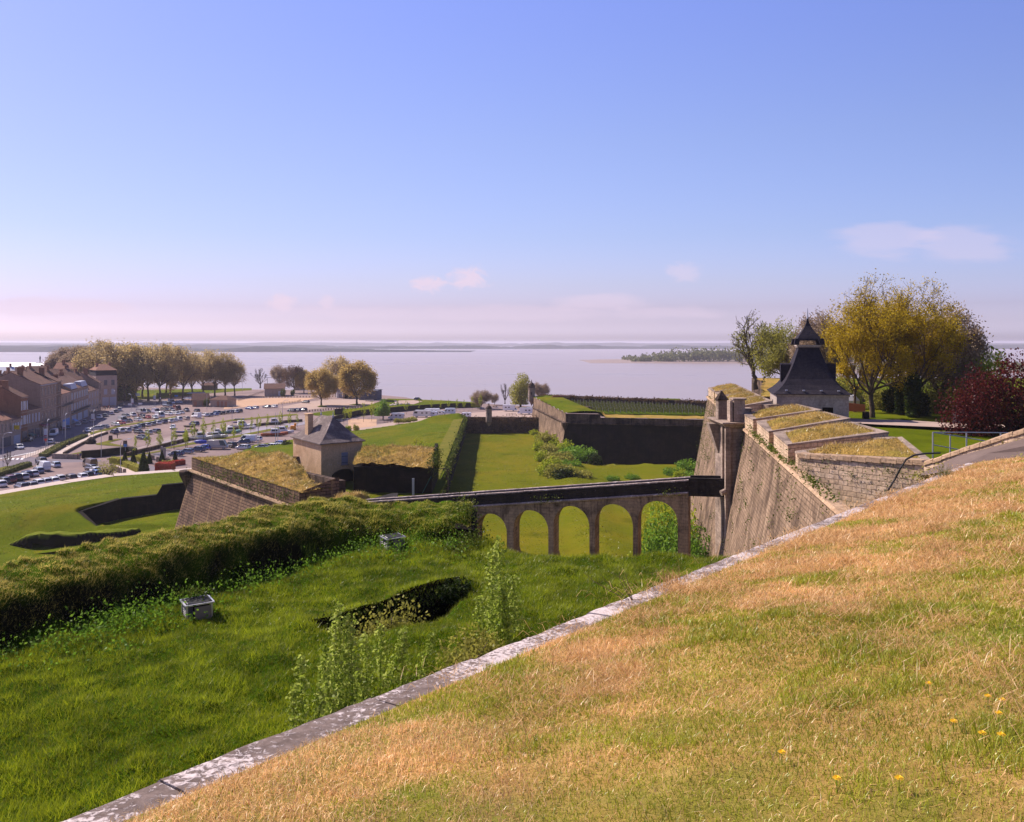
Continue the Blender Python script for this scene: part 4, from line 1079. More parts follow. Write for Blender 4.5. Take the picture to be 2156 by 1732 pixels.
# ------------------------------------------------------------------ guardhouse in the ravelin
def guardhouse():
    th = R(36); r = Vector((math.cos(th), math.sin(th), 0)); l = Vector((-math.sin(th), math.cos(th), 0))
    o = Vector((-28.5, 120.0, 15.4)); A, B = 6.7, 11.4; H = 6.5
    t = thing('guardhouse', 'small plastered guardhouse with hipped grey tile roof and blue shutter', 'house', o, th)
    # local: x along r, y along l
    w = MB()
    aw, ah, ab = 2.05, 1.0, 1.25    # half width and rise of the arch in the shaded end
    cx = A*.55
    def face_arch():
        pts = [(cx+aw*math.cos(math.pi*k/12), ab+ah*math.sin(math.pi*k/12)*1.15) for k in range(13)]
        for k in range(12):
            (x0, z0), (x1, z1) = pts[k], pts[k+1]
            w.face([(x1, 0, z1), (x0, 0, z0), (x0, 0, H), (x1, 0, H)])
            w.face([(x0, 0, z0), (x1, 0, z1), (x1, 1.2, z1), (x0, 1.2, z0)])
        w.face([(0, 0, -.5), (cx-aw, 0, -.5), (cx-aw, 0, H), (0, 0, H)])
        w.face([(cx+aw, 0, -.5), (A, 0, -.5), (A, 0, H), (cx+aw, 0, H)])
        w.face([(cx-aw, 0, -.5), (cx-aw, 1.2, -.5), (cx-aw, 1.2, ab), (cx-aw, 0, ab)])
        w.face([(cx+aw, 1.2, -.5), (cx+aw, 0, -.5), (cx+aw, 0, ab), (cx+aw, 1.2, ab)])
    face_arch()
    w.face([(A, 0, -.5), (A, B, -.5), (A, B, H), (A, 0, H)]); w.face([(A, B, -.5), (0, B, -.5), (0, B, H), (A, B, H)]); w.face([(0, B, -.5), (0, 0, -.5), (0, 0, H), (0, B, H)])
    w.obj('wall', 'plaster_wall', t)
    v = MB(); v.face([(cx-aw, 1.2, -.5), (cx+aw, 1.2, -.5), (cx+aw, 1.2, 3.2), (cx-aw, 1.2, 3.2)]); v.obj('archway', 'void', t)
    ro = MB(); e = .38; z0 = H+.02; zr = 3.55
    ev = [(-e, -e, z0), (A+e, -e, z0), (A+e, B+e, z0), (-e, B+e, z0)]
    def ring(f, z):   # flared hip roof
        i = A/2*f; return [(i-e*(1-f), i-e*(1-f), z0+z), (A-i+e*(1-f), i-e*(1-f), z0+z), (A-i+e*(1-f), B-i+e*(1-f), z0+z), (i-e*(1-f), B-i+e*(1-f), z0+z)]
    rings = [ring(0, 0), ring(.20, .45), ring(.5, 1.45), ring(.985, zr)]
    for a, b in zip(rings[:-1], rings[1:]):
        for k in range(4): ro.face([a[k], a[(k+1) % 4], b[(k+1) % 4], b[k]])
    ro.face(rings[-1])
    lo = [(x, y, z-.14) for x, y, z in ev]
    for k in range(4): ro.face([lo[k], lo[(k+1) % 4], ev[(k+1) % 4], ev[k]])
    ro.face(lo[::-1])
    rf = ro.obj('roof', 'guard_roof', t)
    for yy in (A/2, B-A/2):
        fi = MB(); fi.lathe((A/2, yy, z0+zr-.1), [(.16, 0), (.13, .35), (.06, .4), (.05, .9), (.01, .95)], 6); fi.obj('finial', 'zinc', rf)
    ch = MB(); ch.box((1.0, 7.2, z0+.5), (.85, 1.25, 3.3)); ch.box((1.0, 7.2, z0+3.8), (1.0, 1.4, .16)); ch.obj('chimney', 'plaster_wall', rf)
    s = MB(); s.box((cx+.05, -.06, 3.05), (1.0, .10, 1.85)); sh = s.obj('shutter', 'shutter_blue', t)
    si = MB(); si.box((cx+.05, -.10, 2.93), (1.3, .24, .12)); si.obj('sill', 'gate_stone', t)
    for k in range(2): ln = MB(); ln.box((cx+.05, -.125, 3.35+k*.95), (.98, .03, .07)); ln.obj('hinge_bar', 'metal_dark', sh)
guardhouse()
def ravelin_court():
    for (px, py, lab) in ((870, 1032, 'short grey metal post standing in the ravelin court near the bridge end'),):
        p = G(px, py, 16.6); mb = MB(); mb.box((p.x, p.y, 15.9), (.30, .22, 2.3)); tag(mb.obj('metal_post', 'zinc'), lab, 'post')
    a = G(889, 1030, 16.6); b = a+Vector((1.2, .4, 1.7)); mb = MB(); mb.tube([a-Vector((0, 0, .6)), b], .05, 5); tag(mb.obj('leaning_pole', 'awning_green'), 'thin green pole leaning beside the bridge end', 'pole')
ravelin_court()
# ================================================================== BRIDGE
def bridge():
    root = thing('arched_bridge', 'old stone footbridge on five tall arches crossing the ditch to the gate', 'bridge', (0, 0, 0))
    b0 = Vector((18.0, 82.0)); bd = Vector((-.948, .316)).normalized(); bn = Vector((-bd.y, bd.x))
    if bn.y > 0: bn = -bn                      # towards the viewer
    def s_of(px):
        k = (px-CX)/F            # X = k*Y
        return (k*b0.y-b0.x)/(bd.x-k*bd.y)
    W = 2.2
    def top(s): return 23.0-.1235*s
    def pt(s, z, w=0): p = b0+bd*s-bn*w; return (p.x, p.y, z)
    SL = 38.0
    op = [(1427, 1343, 1055.5), (1332.6, 1252.5, 1062), (1241, 1165.5, 1066), (1154.5, 1081, 1074.8), (1067, 1001, 1082), (985, 922, 1090)]
    ar = []
    for (pr, pl, pa) in op:
        s0, s1 = s_of(pr), s_of(pl); sm = (s0+s1)/2; Y = (b0+bd*sm).y
        ar.append((s0, s1, CZ-(pa-HY)/F*Y))
    sp = lambda s: top(s)-1.32           # string course
    side = MB(); jam = MB()
    NA = 14
    prev = 0.0
    for (s0, s1, za) in ar:
        r = (s1-s0)/2; zs = za-r*1.08; sm = (s0+s1)/2
        xs = [sm-r*math.cos(math.pi*k/NA) for k in range(NA+1)]; zs_ = [zs+r*1.08*math.sin(math.pi*k/NA) for k in range(NA+1)]
        for w in (0, W):
            bat = lambda z: max(0, (15-z))*.035
            # pier from prev to s0
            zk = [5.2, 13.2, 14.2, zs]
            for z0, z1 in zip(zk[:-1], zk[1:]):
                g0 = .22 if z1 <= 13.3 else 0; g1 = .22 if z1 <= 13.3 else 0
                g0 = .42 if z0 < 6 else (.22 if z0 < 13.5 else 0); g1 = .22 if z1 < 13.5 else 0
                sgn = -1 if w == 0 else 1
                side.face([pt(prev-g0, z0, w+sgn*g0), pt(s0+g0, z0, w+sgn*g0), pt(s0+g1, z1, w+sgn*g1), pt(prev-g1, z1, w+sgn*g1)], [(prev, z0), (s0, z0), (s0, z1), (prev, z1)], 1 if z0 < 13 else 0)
            side.face([pt(prev, zs, w), pt(s0, zs, w), pt(s0, sp(s0), w), pt(prev, sp(prev), w)], [(prev, zs), (s0, zs), (s0, sp(s0)), (prev, sp(prev))])
            for k in range(NA):
                side.face([pt(xs[k], zs_[k], w), pt(xs[k+1], zs_[k+1], w), pt(xs[k+1], sp(xs[k+1]), w), pt(xs[k], sp(xs[k]), w)], [(xs[k], zs_[k]), (xs[k+1], zs_[k+1]), (xs[k+1], sp(xs[k+1])), (xs[k], sp(xs[k]))])
        for k in range(NA): jam.face([pt(xs[k], zs_[k], 0), pt(xs[k+1], zs_[k+1], 0), pt(xs[k+1], zs_[k+1], W), pt(xs[k], zs_[k], W)])
        for s in (s0, s1):
            sg = 1 if s == s0 else -1
            jam.face([pt(s, 14.2, 0), pt(s, zs, 0), pt(s, zs, W), pt(s, 14.2, W)])
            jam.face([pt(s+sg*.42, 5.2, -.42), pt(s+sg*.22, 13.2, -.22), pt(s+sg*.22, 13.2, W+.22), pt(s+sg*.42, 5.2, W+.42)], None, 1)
            jam.face([pt(s+sg*.22, 13.2, -.22), pt(s, 14.2, 0), pt(s, 14.2, W), pt(s+sg*.22, 13.2, W+.22)])
        prev = s1
    # solid end towards the ravelin, and the face at the gate end
    for w in (0, W): side.face([pt(prev, 5.2, w), pt(SL, 5.2, w), pt(SL, sp(SL), w), pt(prev, sp(prev), w)])
    side.face([pt(0, 5.2, 0), pt(0, 5.2, W), pt(0, sp(0), W), pt(0, sp(0), 0)])
    side.obj('arcade', ['bridge_stone', 'dark_stone'], root); jam.obj('arch_soffit', ['bridge_stone', 'dark_stone'], root)
    dk = MB(); dk.face([pt(0, sp(0)+.25, 0), pt(SL, sp(SL)+.25, 0), pt(SL, sp(SL)+.25, W), pt(0, sp(0)+.25, W)]); dk.face([pt(0, sp(0), 0), pt(SL, sp(SL), 0), pt(SL, sp(SL), W), pt(0, sp(0), W)]); dk.obj('deck', 'path_gravel', root)
    for w in (0, W-.34):
        pm = MB(); cp = MB(); st = MB(); K = 30
        for k in range(K):
            s0, s1 = SL*k/K, SL*(k+1)/K
            pm.frustum([pt(s0, sp(s0), w), pt(s1, sp(s1), w), pt(s1, sp(s1), w+.34), pt(s0, sp(s0), w+.34)], [pt(s0, top(s0)-.12, w), pt(s1, top(s1)-.12, w), pt(s1, top(s1)-.12, w+.34), pt(s0, top(s0)-.12, w+.34)])
            j = random.uniform(-.012, .012)
            cp.frustum([pt(s0+.01, top(s0)-.12+j, w-.06), pt(s1-.01, top(s1)-.12+j, w-.06), pt(s1-.01, top(s1)-.12+j, w+.40), pt(s0+.01, top(s0)-.12+j, w+.40)], [pt(s0+.01, top(s0)+j, w-.05), pt(s1-.01, top(s1)+j, w-.05), pt(s1-.01, top(s1)+j, w+.39), pt(s0+.01, top(s0)+j, w+.39)])
            if w == 0:
                pr = [(.0, -.16), (-.14, -.12), (-.20, 0), (-.14, .10), (0, .12)]
                for (o0, z0), (o1, z1) in zip(pr[:-1], pr[1:]): st.face([pt(s0, sp(s0)+z0, o0), pt(s1, sp(s1)+z0, o0), pt(s1, sp(s1)+z1, o1), pt(s0, sp(s0)+z1, o1)])
        pm.obj('parapet', 'parapet_stone', root); cp.obj('parapet_coping', 'bridge_cap', root)
        if w == 0: st.obj('string_course', 'bridge_cap', root)
    # low return wall where the far parapet turns into the court
    rt = MB(); rt.frustum([pt(SL-4, 14, W), pt(SL-.5, 14, W), pt(SL-1.5, 14, W+3.0), pt(SL-2.5, 14, W+3.2)], [pt(SL-4, top(SL-4)-.02, W), pt(SL-.5, top(SL-.5)-.02, W), pt(SL-1.5, top(SL-1.5), W+3.0), pt(SL-2.5, top(SL-2.5), W+3.2)]); rt.obj('return_wall', 'parapet_stone', root)
    # drawbridge span up to the gate
    e0, e1 = Vector((18.0, 82.0)), Vector((21.4, 80.87)); sp_ = MB()
    def q(s, z, w): return pt(-s, z, w)
    for w in (0.1, W-.4):
        sp_.frustum([q(0, 21.5, w), q(4.1, 21.6, w), q(4.1, 21.6, w+.3), q(0, 21.5, w+.3)], [q(0, 23.15, w), q(4.1, 23.3, w), q(4.1, 23.3, w+.3), q(0, 23.15, w+.3)])
    sp_.frustum([q(0, 21.35, 0), q(4.1, 21.45, 0), q(4.1, 21.45, W), q(0, 21.35, W)], [q(0, 21.7, 0), q(4.1, 21.8, 0), q(4.1, 21.8, W), q(0, 21.7, W)])
    sp_.obj('drawbridge_span', 'parapet_stone', root)
    cen = []
    for sc in (1.2, 1.8, 2.3, 13.5, 14.5, 15.2, 16): cen.append(rng.normal(size=(40, 3))*np.array([.45, .2, .28])+np.array(pt(sc, sp(sc)+.25, -.2)))
    leaf_mass('ivy', np.concatenate(cen), .16, 'leaf_ivy', root)
bridge()
# ================================================================== MAIN CURTAIN WALL WITH GATE
def cur_x(Y): return 23.3+.166*(Y-81.0)
CZC = 28.4
def curtain():
    root = thing('curtain_wall', 'tall battered main fort wall of weathered pale stone carrying the cordon', 'fort wall', (0, 0, 0))
    f = MB(); Ys = np.arange(36, 127.01, 3.5)
    Ys[-1] = 127
    zs = [5.5, 13, 20.5, CZC]
    for a, b in zip(Ys[:-1], Ys[1:]):
        for z0, z1 in zip(zs[:-1], zs[1:]):
            p = lambda Y, z: (cur_x(Y)-(CZC-z)*.177+(vn(Y*.3, z*.3)-.5)*.05, Y, z)
            f.face([p(b, z0), p(a, z0), p(a, z1), p(b, z1)], [(-b, z0), (-a, z0), (-a, z1), (-b, z1)])
    # shoulder turning away from the ditch
    f.face([(cur_x(127)-4.05, 127, 5.5), (60, 131, 5.5), (60, 131, CZC), (cur_x(127), 127, CZC)][::-1])
    f.obj('escarpment', 'escarp_stone', root)
    c = MB(); pr = [(.15, -.18), (-.18, -.16), (-.30, .0), (-.18, .17), (.5, .22)]
    for a, b in zip(Ys[:-1], Ys[1:]):
        for (o0, z0), (o1, z1) in zip(pr[:-1], pr[1:]): c.face([(cur_x(a)+o0, a, CZC+z0), (cur_x(b)+o0, b, CZC+z0), (cur_x(b)+o1, b, CZC+z1), (cur_x(a)+o1, a, CZC+z1)])
    c.obj('cordon', 'cordon_stone', root)
    # sill under the merlons
    s = MB()
    for a, b in zip(Ys[5:-1], Ys[6:]): s.face([(cur_x(a)+.3, a, CZC+.2), (cur_x(b)+.3, b, CZC+.2), (cur_x(b)+9, b, CZC-.3), (cur_x(a)+9, a, CZC-.3)][::-1])
    s.obj('sill', 'cordon_stone', root)
    # ivy and weeds in the joints
    cen = []
    for i in range(210):
        Y = rng.uniform(42, 126); z = rng.uniform(12, 28) if rng.random() < .75 else CZC+.2
        k = 22; cen.append(rng.normal(size=(k, 3))*np.array([.12, .5, .6])*rng.uniform(.4, 1.0)+np.array([cur_x(Y)-(CZC-z)*.177-.08, Y, z]))
    for i in range(90):
        Y = rng.uniform(42, 74); cen.append(rng.normal(size=(18, 3))*np.array([.22, .5, .14])+np.array([cur_x(Y)+.1, Y, CZC+.3]))
    for i in range(40):
        Y = rng.uniform(108, 127); z = rng.uniform(20, 29.5); cen.append(rng.normal(size=(22, 3))*np.array([.15, .6, .6])+np.array([cur_x(Y)-(CZC-min(z, CZC))*.177-.1, Y, z]))
    leaf_mass('wall_plants', np.concatenate(cen), .15, 'leaf_ivy', kind='stuff')
curtain()
TERR = 27.3
def merlon(FO, FI, BI, BO, zo, zi, label, grass=True, base=CZC+.05):
    root = thing('merlon', label, 'merlon', (FO[0], FO[1], base), 0, 'turf topped merlons along the main wall')
    o = Vector((FO[0], FO[1], base))
    L = lambda p, z: (p[0]-o.x, p[1]-o.y, z-o.z)
    ring = [(FO, zo), (FI, zi), (BI, zi), (BO, zo)]
    w = MB()
    w.frustum([L(p, TERR-.2 if p in (FI, BI) else base) for p, z in ring], [L(p, z) for p, z in ring], top=True)
    w.obj('wall', 'ashlar', root)
    # stone border, then turf
    cx = sum(p[0] for p, z in ring)/4; cy = sum(p[1] for p, z in ring)/4
    def ins(p, d):
        v = Vector((cx-p[0], cy-p[1])); v = v*(d/v.length); return (p[0]+v.x, p[1]+v.y)
    b = MB(); out = [L((p[0]+(p[0]-cx)*.012, p[1]+(p[1]-cy)*.012), z+.0) for p, z in ring]; outT = [(x, y, z+.14) for x, y, z in out]
    b.frustum(out, outT, top=False); inn = [L(ins(p, .85), z+.14) for p, z in ring]
    for k in range(4): b.face([outT[k], outT[(k+1) % 4], inn[(k+1) % 4], inn[k]])
    b.obj('coping', 'gate_stone', root)
    n = 14; V = []; 
    gp = [L(ins(p, .72), z) for p, z in ring]
    us = np.linspace(0, 1, n*2); vs = np.linspace(0, 1, n*2); U, W = np.meshgrid(us, vs)
    g = [np.array(p) for p in gp]
    Q = (g[0][None, None]*(1-U)[..., None]+g[1][None, None]*U[..., None])*(1-W)[..., None]+(g[3][None, None]*(1-U)[..., None]+g[2][None, None]*U[..., None])*W[..., None]
    edge = np.minimum(np.minimum(U, 1-U), np.minimum(W, 1-W))
    Q[..., 2] += .10+.30*sstep(0, .25, edge)+(fbm((Q[..., 0]+o.x)*.8, (Q[..., 1]+o.y)*.8, 3)-.5)*.30*sstep(0, .1, edge)
    m = n*2; i = np.arange(m*m).reshape(m, m); q = np.stack([i[:-1, :-1], i[:-1, 1:], i[1:, 1:], i[1:, :-1]], -1).reshape(-1, 4)
    ob = link('grass_top', mesh_np('grass_top', Q.reshape(-1, 3), q, smooth=True), 'dry_turf', root)
    # rough turf
    k = int(len(q)*1.0); f = rng.integers(0, len(q), 1500); Vf = Q.reshape(-1, 3)[q[f]]; a = rng.random((1500, 2, 1))
    pts = (Vf[:, 0]*(1-a[:, 0])+Vf[:, 1]*a[:, 0])*(1-a[:, 1])+(Vf[:, 3]*(1-a[:, 0])+Vf[:, 2]*a[:, 0])*a[:, 1]
    t = rng.random((1500, 1)); cl = fbm((pts[:, 0]+o.x)*.9, (pts[:, 1]+o.y)*.9, 3)[:, None]
    blades('turf', pts, .25, .05, (np.array([.27, .19, .045])*(1-t)+np.array([.56, .39, .14])*t)*(.5+cl), 1.0, 'blade_straw', ob, kind='stuff')
    # block at the inner end of the embrasure
    if not grass: return
    s = MB(); v = Vector((FI[0]-FO[0], FI[1]-FO[1])).normalized(); c = Vector((FI[0], FI[1]))-v*.9+Vector((v.y, -v.x))*.55
    s.box((c.x-o.x, c.y-o.y, zi-1.3-o.z), (1.9, .9, 1.12), math.atan2(v.y, v.x)); s.obj('end_block', 'gate_stone', root)
merlon((22.3, 74.3), (30.8, 80.0), (30.9, 86.8), (23.1, 80.2), 29.8, 30.2, 'turf topped merlon nearest beside the gate turret, in front of the slate roofed tower')
merlon((20.5, 64.1), (29.9, 71.0), (30.2, 77.7), (22.1, 72.5), 29.8, 30.2, 'turf topped merlon, second from the gate turret, its end at the dark tower window')
merlon((19.2, 55.9), (28.1, 60.0), (28.6, 67.7), (20.65, 63.4), 29.8, 30.2, 'turf topped merlon, third from the gate turret, ivy on its outer corner')
merlon((18.85, 52.7), (24.1, 46.2), (28.0, 57.8), (18.95, 53.7), 29.62, 30.1, 'wedge shaped turf merlon beside the metal railing, on the blocky return wall', False)
fars = ['small turf topped merlon right behind the gate turret', 'turf topped merlon, second behind the gate turret', 'turf topped merlon, third behind the gate turret', 'turf topped merlon at the far corner of the main wall, ivy on its end']
for k, y in enumerate((88.5, 97.5, 106.5, 116.0)):
    L = 8.0 if k < 3 else 10.5
    merlon((cur_x(y)+.05, y), (cur_x(y)+5.2, y+3.4), (cur_x(y+L)+5.2, y+L+3.2), (cur_x(y+L)+.05, y+L), 29.8, 30.2, fars[k])
def return_wall():
    root = thing('return_wall', 'sunlit wall of pale squared blocks under the wedge shaped turf merlon', 'wall', (0, 0, 0))
    mb = MB(); a, b = (18.65, 52.4), (23.75, 45.7)
    mb.frustum([(a[0]-.5, a[1]-.4, 23), (b[0]-.5, b[1]-.4, 23), (b[0]+.5, b[1]+.4, 23), (a[0]+.4, a[1]+.3, 23)], [(a[0], a[1], 29.5), (b[0], b[1], 30.02), (b[0]+.5, b[1]+.4, 30.02), (a[0]+.4, a[1]+.3, 29.5)])
    mb.obj('wall_face', 'ashlar', root)
    c = MB()
    for k in range(9):
        p0 = (lerp(a[0], b[0], k/9)+.01, lerp(a[1], b[1], k/9)); p1 = (lerp(a[0], b[0], (k+1)/9)-.01, lerp(a[1], b[1], (k+1)/9)); z0 = lerp(29.5, 30.02, k/9)+random.uniform(0, .03)
        c.frustum([(p0[0]-.1, p0[1]-.08, z0), (p1[0]-.1, p1[1]-.08, z0), (p1[0]+.5, p1[1]+.4, z0), (p0[0]+.5, p0[1]+.4, z0)], [(p0[0]-.08, p0[1]-.06, z0+.28), (p1[0]-.08, p1[1]-.06, z0+.28), (p1[0]+.5, p1[1]+.4, z0+.28), (p0[0]+.5, p0[1]+.4, z0+.28)])
    c.obj('coping', 'cordon_stone', root)
    cen = []
    for i in range(46):
        f = rng.random(); top = rng.random() < .6
        cen.append(rng.normal(size=(24, 3))*np.array([.3, .12, .28])+np.array([lerp(a[0], b[0], f)-.15, lerp(a[1], b[1], f)-.12, 29.5-abs(rng.normal(0, .45)) if top else 26.6+rng.normal(0, .4)]))
    for i in range(30): cen.append(rng.normal(size=(30, 3))*np.array([.35, .35, .22])+np.array([rng.uniform(17, 24), rng.uniform(44, 51.5), 26.4]))
    leaf_mass('wall_plants', np.concatenate(cen), .10, 'leaf_ivy', kind='stuff')
    # bench of ground between the cordon and the wall
    sheet('berm', [(cur_x(38)+.3, 38, 26.2), (34, 38, 26.2), (34, 52.8, 26.2), (cur_x(53)+.3, 52.8, 26.2)], 'scrub_ground')
return_wall()
def gate():
    root = thing('gate_turret', 'tall grey stone gate pier with pyramid capped blocks rising beside the main wall', 'gate', (0, 0, 0))
    a = MB(); a.frustum([(21.5, 80.2, 9), (26, 80.2, 9), (26, 85, 9), (21.5, 85, 9)], [(21.5, 80.2, 28.6), (26, 80.2, 28.6), (26, 85, 28.6), (21.5, 85, 28.6)]); a.obj('pier', 'gate_stone', root)
    for y in (79.9, 81.2):
        p = MB(); p.box((21.5, y+.25, 9), (.5, .45, 19.5)); p.obj('pilaster', 'gate_stone', root)
    c = MB(); c.frustum([(21.2, 79.8, 28.6), (24, 79.8, 28.6), (24, 85.4, 28.6), (21.2, 85.4, 28.6)], [(20.9, 79.5, 28.95), (24, 79.5, 28.95), (24, 85.6, 28.95), (20.9, 85.6, 28.95)]); c.box((22.4, 82.5, 28.95), (3.2, 6.3, .14)); c.obj('cornice', 'gate_stone', root)
    k = MB(); k.frustum([(21.4, 83.4, 25.6), (21.5, 83.4, 25.6), (21.5, 84.4, 25.6), (21.4, 84.4, 25.6)], [(20.4, 83.2, 28.6), (21.5, 83.2, 28.6), (21.5, 84.6, 28.6), (20.4, 84.6, 28.6)]); k.obj('console', 'gate_stone', root)
    b = MB(); b.box((22.65, 80.6, 29.09), (1.1, 1.2, 2.2)); b.box((22.65, 80.6, 31.29), (1.35, 1.45, .16)); b.box((21.85, 80.6, 29.09), (.26, 1.1, 2.1)); b.obj('block', 'gate_stone', root)
    b2 = MB(); b2.box((23.75, 81.4, 29.0), (.7, 1.1, 1.25)); b2.box((23.75, 81.4, 30.25), (.9, 1.3, .14)); b2.obj('block', 'gate_stone', root)
    s = MB(); s.box((21.75, 83.4, 29.09), (.95, 1.1, 1.95)); s.obj('sentry_box', 'gate_stone', root)
    r = MB(); r.box((21.75, 83.4, 31.04), (1.15, 1.3, .1)); r.frustum([(21.2, 82.77, 31.14), (22.3, 82.77, 31.14), (22.3, 84.03, 31.14), (21.2, 84.03, 31.14)], [(21.7, 83.35, 32.0), (21.8, 83.35, 32.0), (21.8, 83.45, 32.0), (21.7, 83.45, 32.0)]); r.obj('pyramid_cap', 'dark_stone', root)
    cb = MB(); cb.tube([(21.3, 80.1, 22.2), (20.8, 80.0, 22.0)], .3, 8); cb.obj('pulley_boss', 'gate_stone', root)
gate()
# ------------------------------------------------------------------ upper terrace, path and railing
def terrace():
    poly = [(cur_x(50)+8.0, 50), (cur_x(127)+5, 127), (47, 150), (53.5, 172), (63, 200), (65, 218), (170, 218), (170, 38), (31, 46)]
    def h(X, Y): return TERR+(fbm(X*.08, Y*.08, 3)-.5)*.4+1.1*sstep(80, 55, Y)*sstep(60, 30, X)*.6
    heightgrid('terrace_lawn', 26, 170, 40, 218, 1.0, h, 'lawn', keep=lambda x, y: inpoly(x, y, poly))
    heightgrid('dry_terrace', 34, 80, 104, 216, 1.0, lambda X, Y: h(X, Y)+.10+(fbm(X*.4, Y*.4, 3)-.5)*.4, 'dry_turf', keep=lambda x, y: inpoly(x, y, poly) & (x < np.interp(y, [104, 130, 216], [42, 46, 78])))
    sk = MB(); pl = poly+[poly[0]]
    for a, b in zip(pl[:-1], pl[1:]): sk.face([(a[0], a[1], 0), (b[0], b[1], 0), (b[0], b[1], TERR+.1), (a[0], a[1], TERR+.1)])
    tag(sk.obj('terrace_face', 'dark_stone'), kind='structure')
    def GP(px, py): return G(px, py, TERR)
    pts = [GP(1790, 886), GP(1816, 888), GP(1900, 890), GP(2013, 897), GP(2300, 905), GP(2300, 918), GP(2013, 907), GP(1850, 900), GP(1790, 896)]
    sheet('gravel_path', [(p.x, p.y, TERR+.30) for p in pts], 'pale_gravel')
    a = MB()
    q = [P(2008, 990, 36.8), P(2200, 962, 35.2), P(2560, 930, 33), P(2560, 860, 33.5), P(2180, 914, 38.8), P(2013, 962, 43), P(1925, 1004, 45.4)]
    ctr = P(2080, 955, 38)
    for k in range(len(q)): a.face([q[k], q[(k+1) % len(q)], ctr])
    tag(a.obj('rampart_path', 'path_gravel'), kind='structure')
terrace()
def path_weeds():
    cen = []
    for i in range(70):
        f = rng.random(); p = P(lerp(1925, 2190, f), lerp(1006, 966, f)+rng.normal(0, 3), lerp(45, 35.5, f)); cen.append(rng.normal(size=(26, 3))*np.array([.35, .35, .10])+np.array(p))
    for i in range(26):
        f = rng.random(); p = P(lerp(1950, 2170, f), lerp(1002, 927, f), lerp(45, 38.6, f)); cen.append(rng.normal(size=(22, 3))*np.array([.3, .2, .12])+np.array(p))
    leaf_mass('path_weeds', np.concatenate(cen), .12, 'leaf_olive', kind='stuff')
path_weeds()
def ramp_wall():
    root = thing('ramp_wall', 'low stone wall climbing beside the gravel path behind the dry grass bank', 'wall', (0, 0, 0))
    a = P(1945, 974, 45.6); b = P(2156, 903, 38.6); c = P(2500, 800, 33)
    w = MB(); cp = MB()
    for p, q in ((a, b), (b, c)):
        n = 10
        for k in range(n):
            u, v = p.lerp(q, k/n), p.lerp(q, (k+1)/n)
            w.frustum([(u.x, u.y, 26.5), (v.x, v.y, 26.5), (v.x+.3, v.y+.5, 26.5), (u.x+.3, u.y+.5, 26.5)], [(u.x, u.y, u.z-.18), (v.x, v.y, v.z-.18), (v.x+.3, v.y+.5, v.z-.18), (u.x+.3, u.y+.5, u.z-.18)])
            j = random.uniform(-.03, .03)
            cp.frustum([(u.x-.05, u.y-.08, u.z-.18+j), (v.x-.06, v.y-.08, v.z-.18+j), (v.x+.33, v.y+.52, v.z-.18+j), (u.x+.32, u.y+.52, u.z-.18+j)], [(u.x-.04, u.y-.07, u.z+j), (v.x-.06, v.y-.07, v.z+j), (v.x+.33, v.y+.5, v.z+j), (u.x+.32, u.y+.5, u.z+j)])
    w.obj('wall_face', 'ashlar', root); cp.obj('coping', 'cordon_stone', root)
ramp_wall()
def railing():
    root = thing('metal_railing', 'grey tubular metal railing standing on the turf by the ramp wall', 'railing', (0, 0, 0))
    pts = [(1964, 911, 958), (2000.5, 915.5, 953), (2035, 911, 938), (2107, 911, 920)]
    Y = 49.0; tops = []
    for (px, t, b) in pts:
        p, q = P(px, t, Y), P(px, b, Y); m = MB(); m.tube([q-Vector((0, 0, .4)), p], .04, 6); m.obj('post', 'metal_grey', root); tops.append((p, q))
    for (p0, p1) in (((1964, 911), (2035, 922)), ((2035, 922), (2073, 929)), ((1964, 937), (2018, 947)), ((1964, 911), (2035, 911)), ((2035, 911), (2125, 912))):
        m = MB(); m.tube([P(p0[0], p0[1], Y), P(p1[0], p1[1], Y-.3)], .032, 6); m.obj('rail', 'metal_grey', root)
    h = MB(); pl = [P(1869, 1034, 46.6), P(1885, 1008, 46.5), P(1897, 985, 46.2), P(1908, 968, 46.0), P(1925, 959, 46.0), P(1950, 955.5, 46.6), P(1979, 954.5, 47.6)]
    h.tube(pl, .055, 6); tag(h.obj('black_hose', 'black_hose'), 'black hose bent over the top of the blocky return wall', 'hose')
railing()
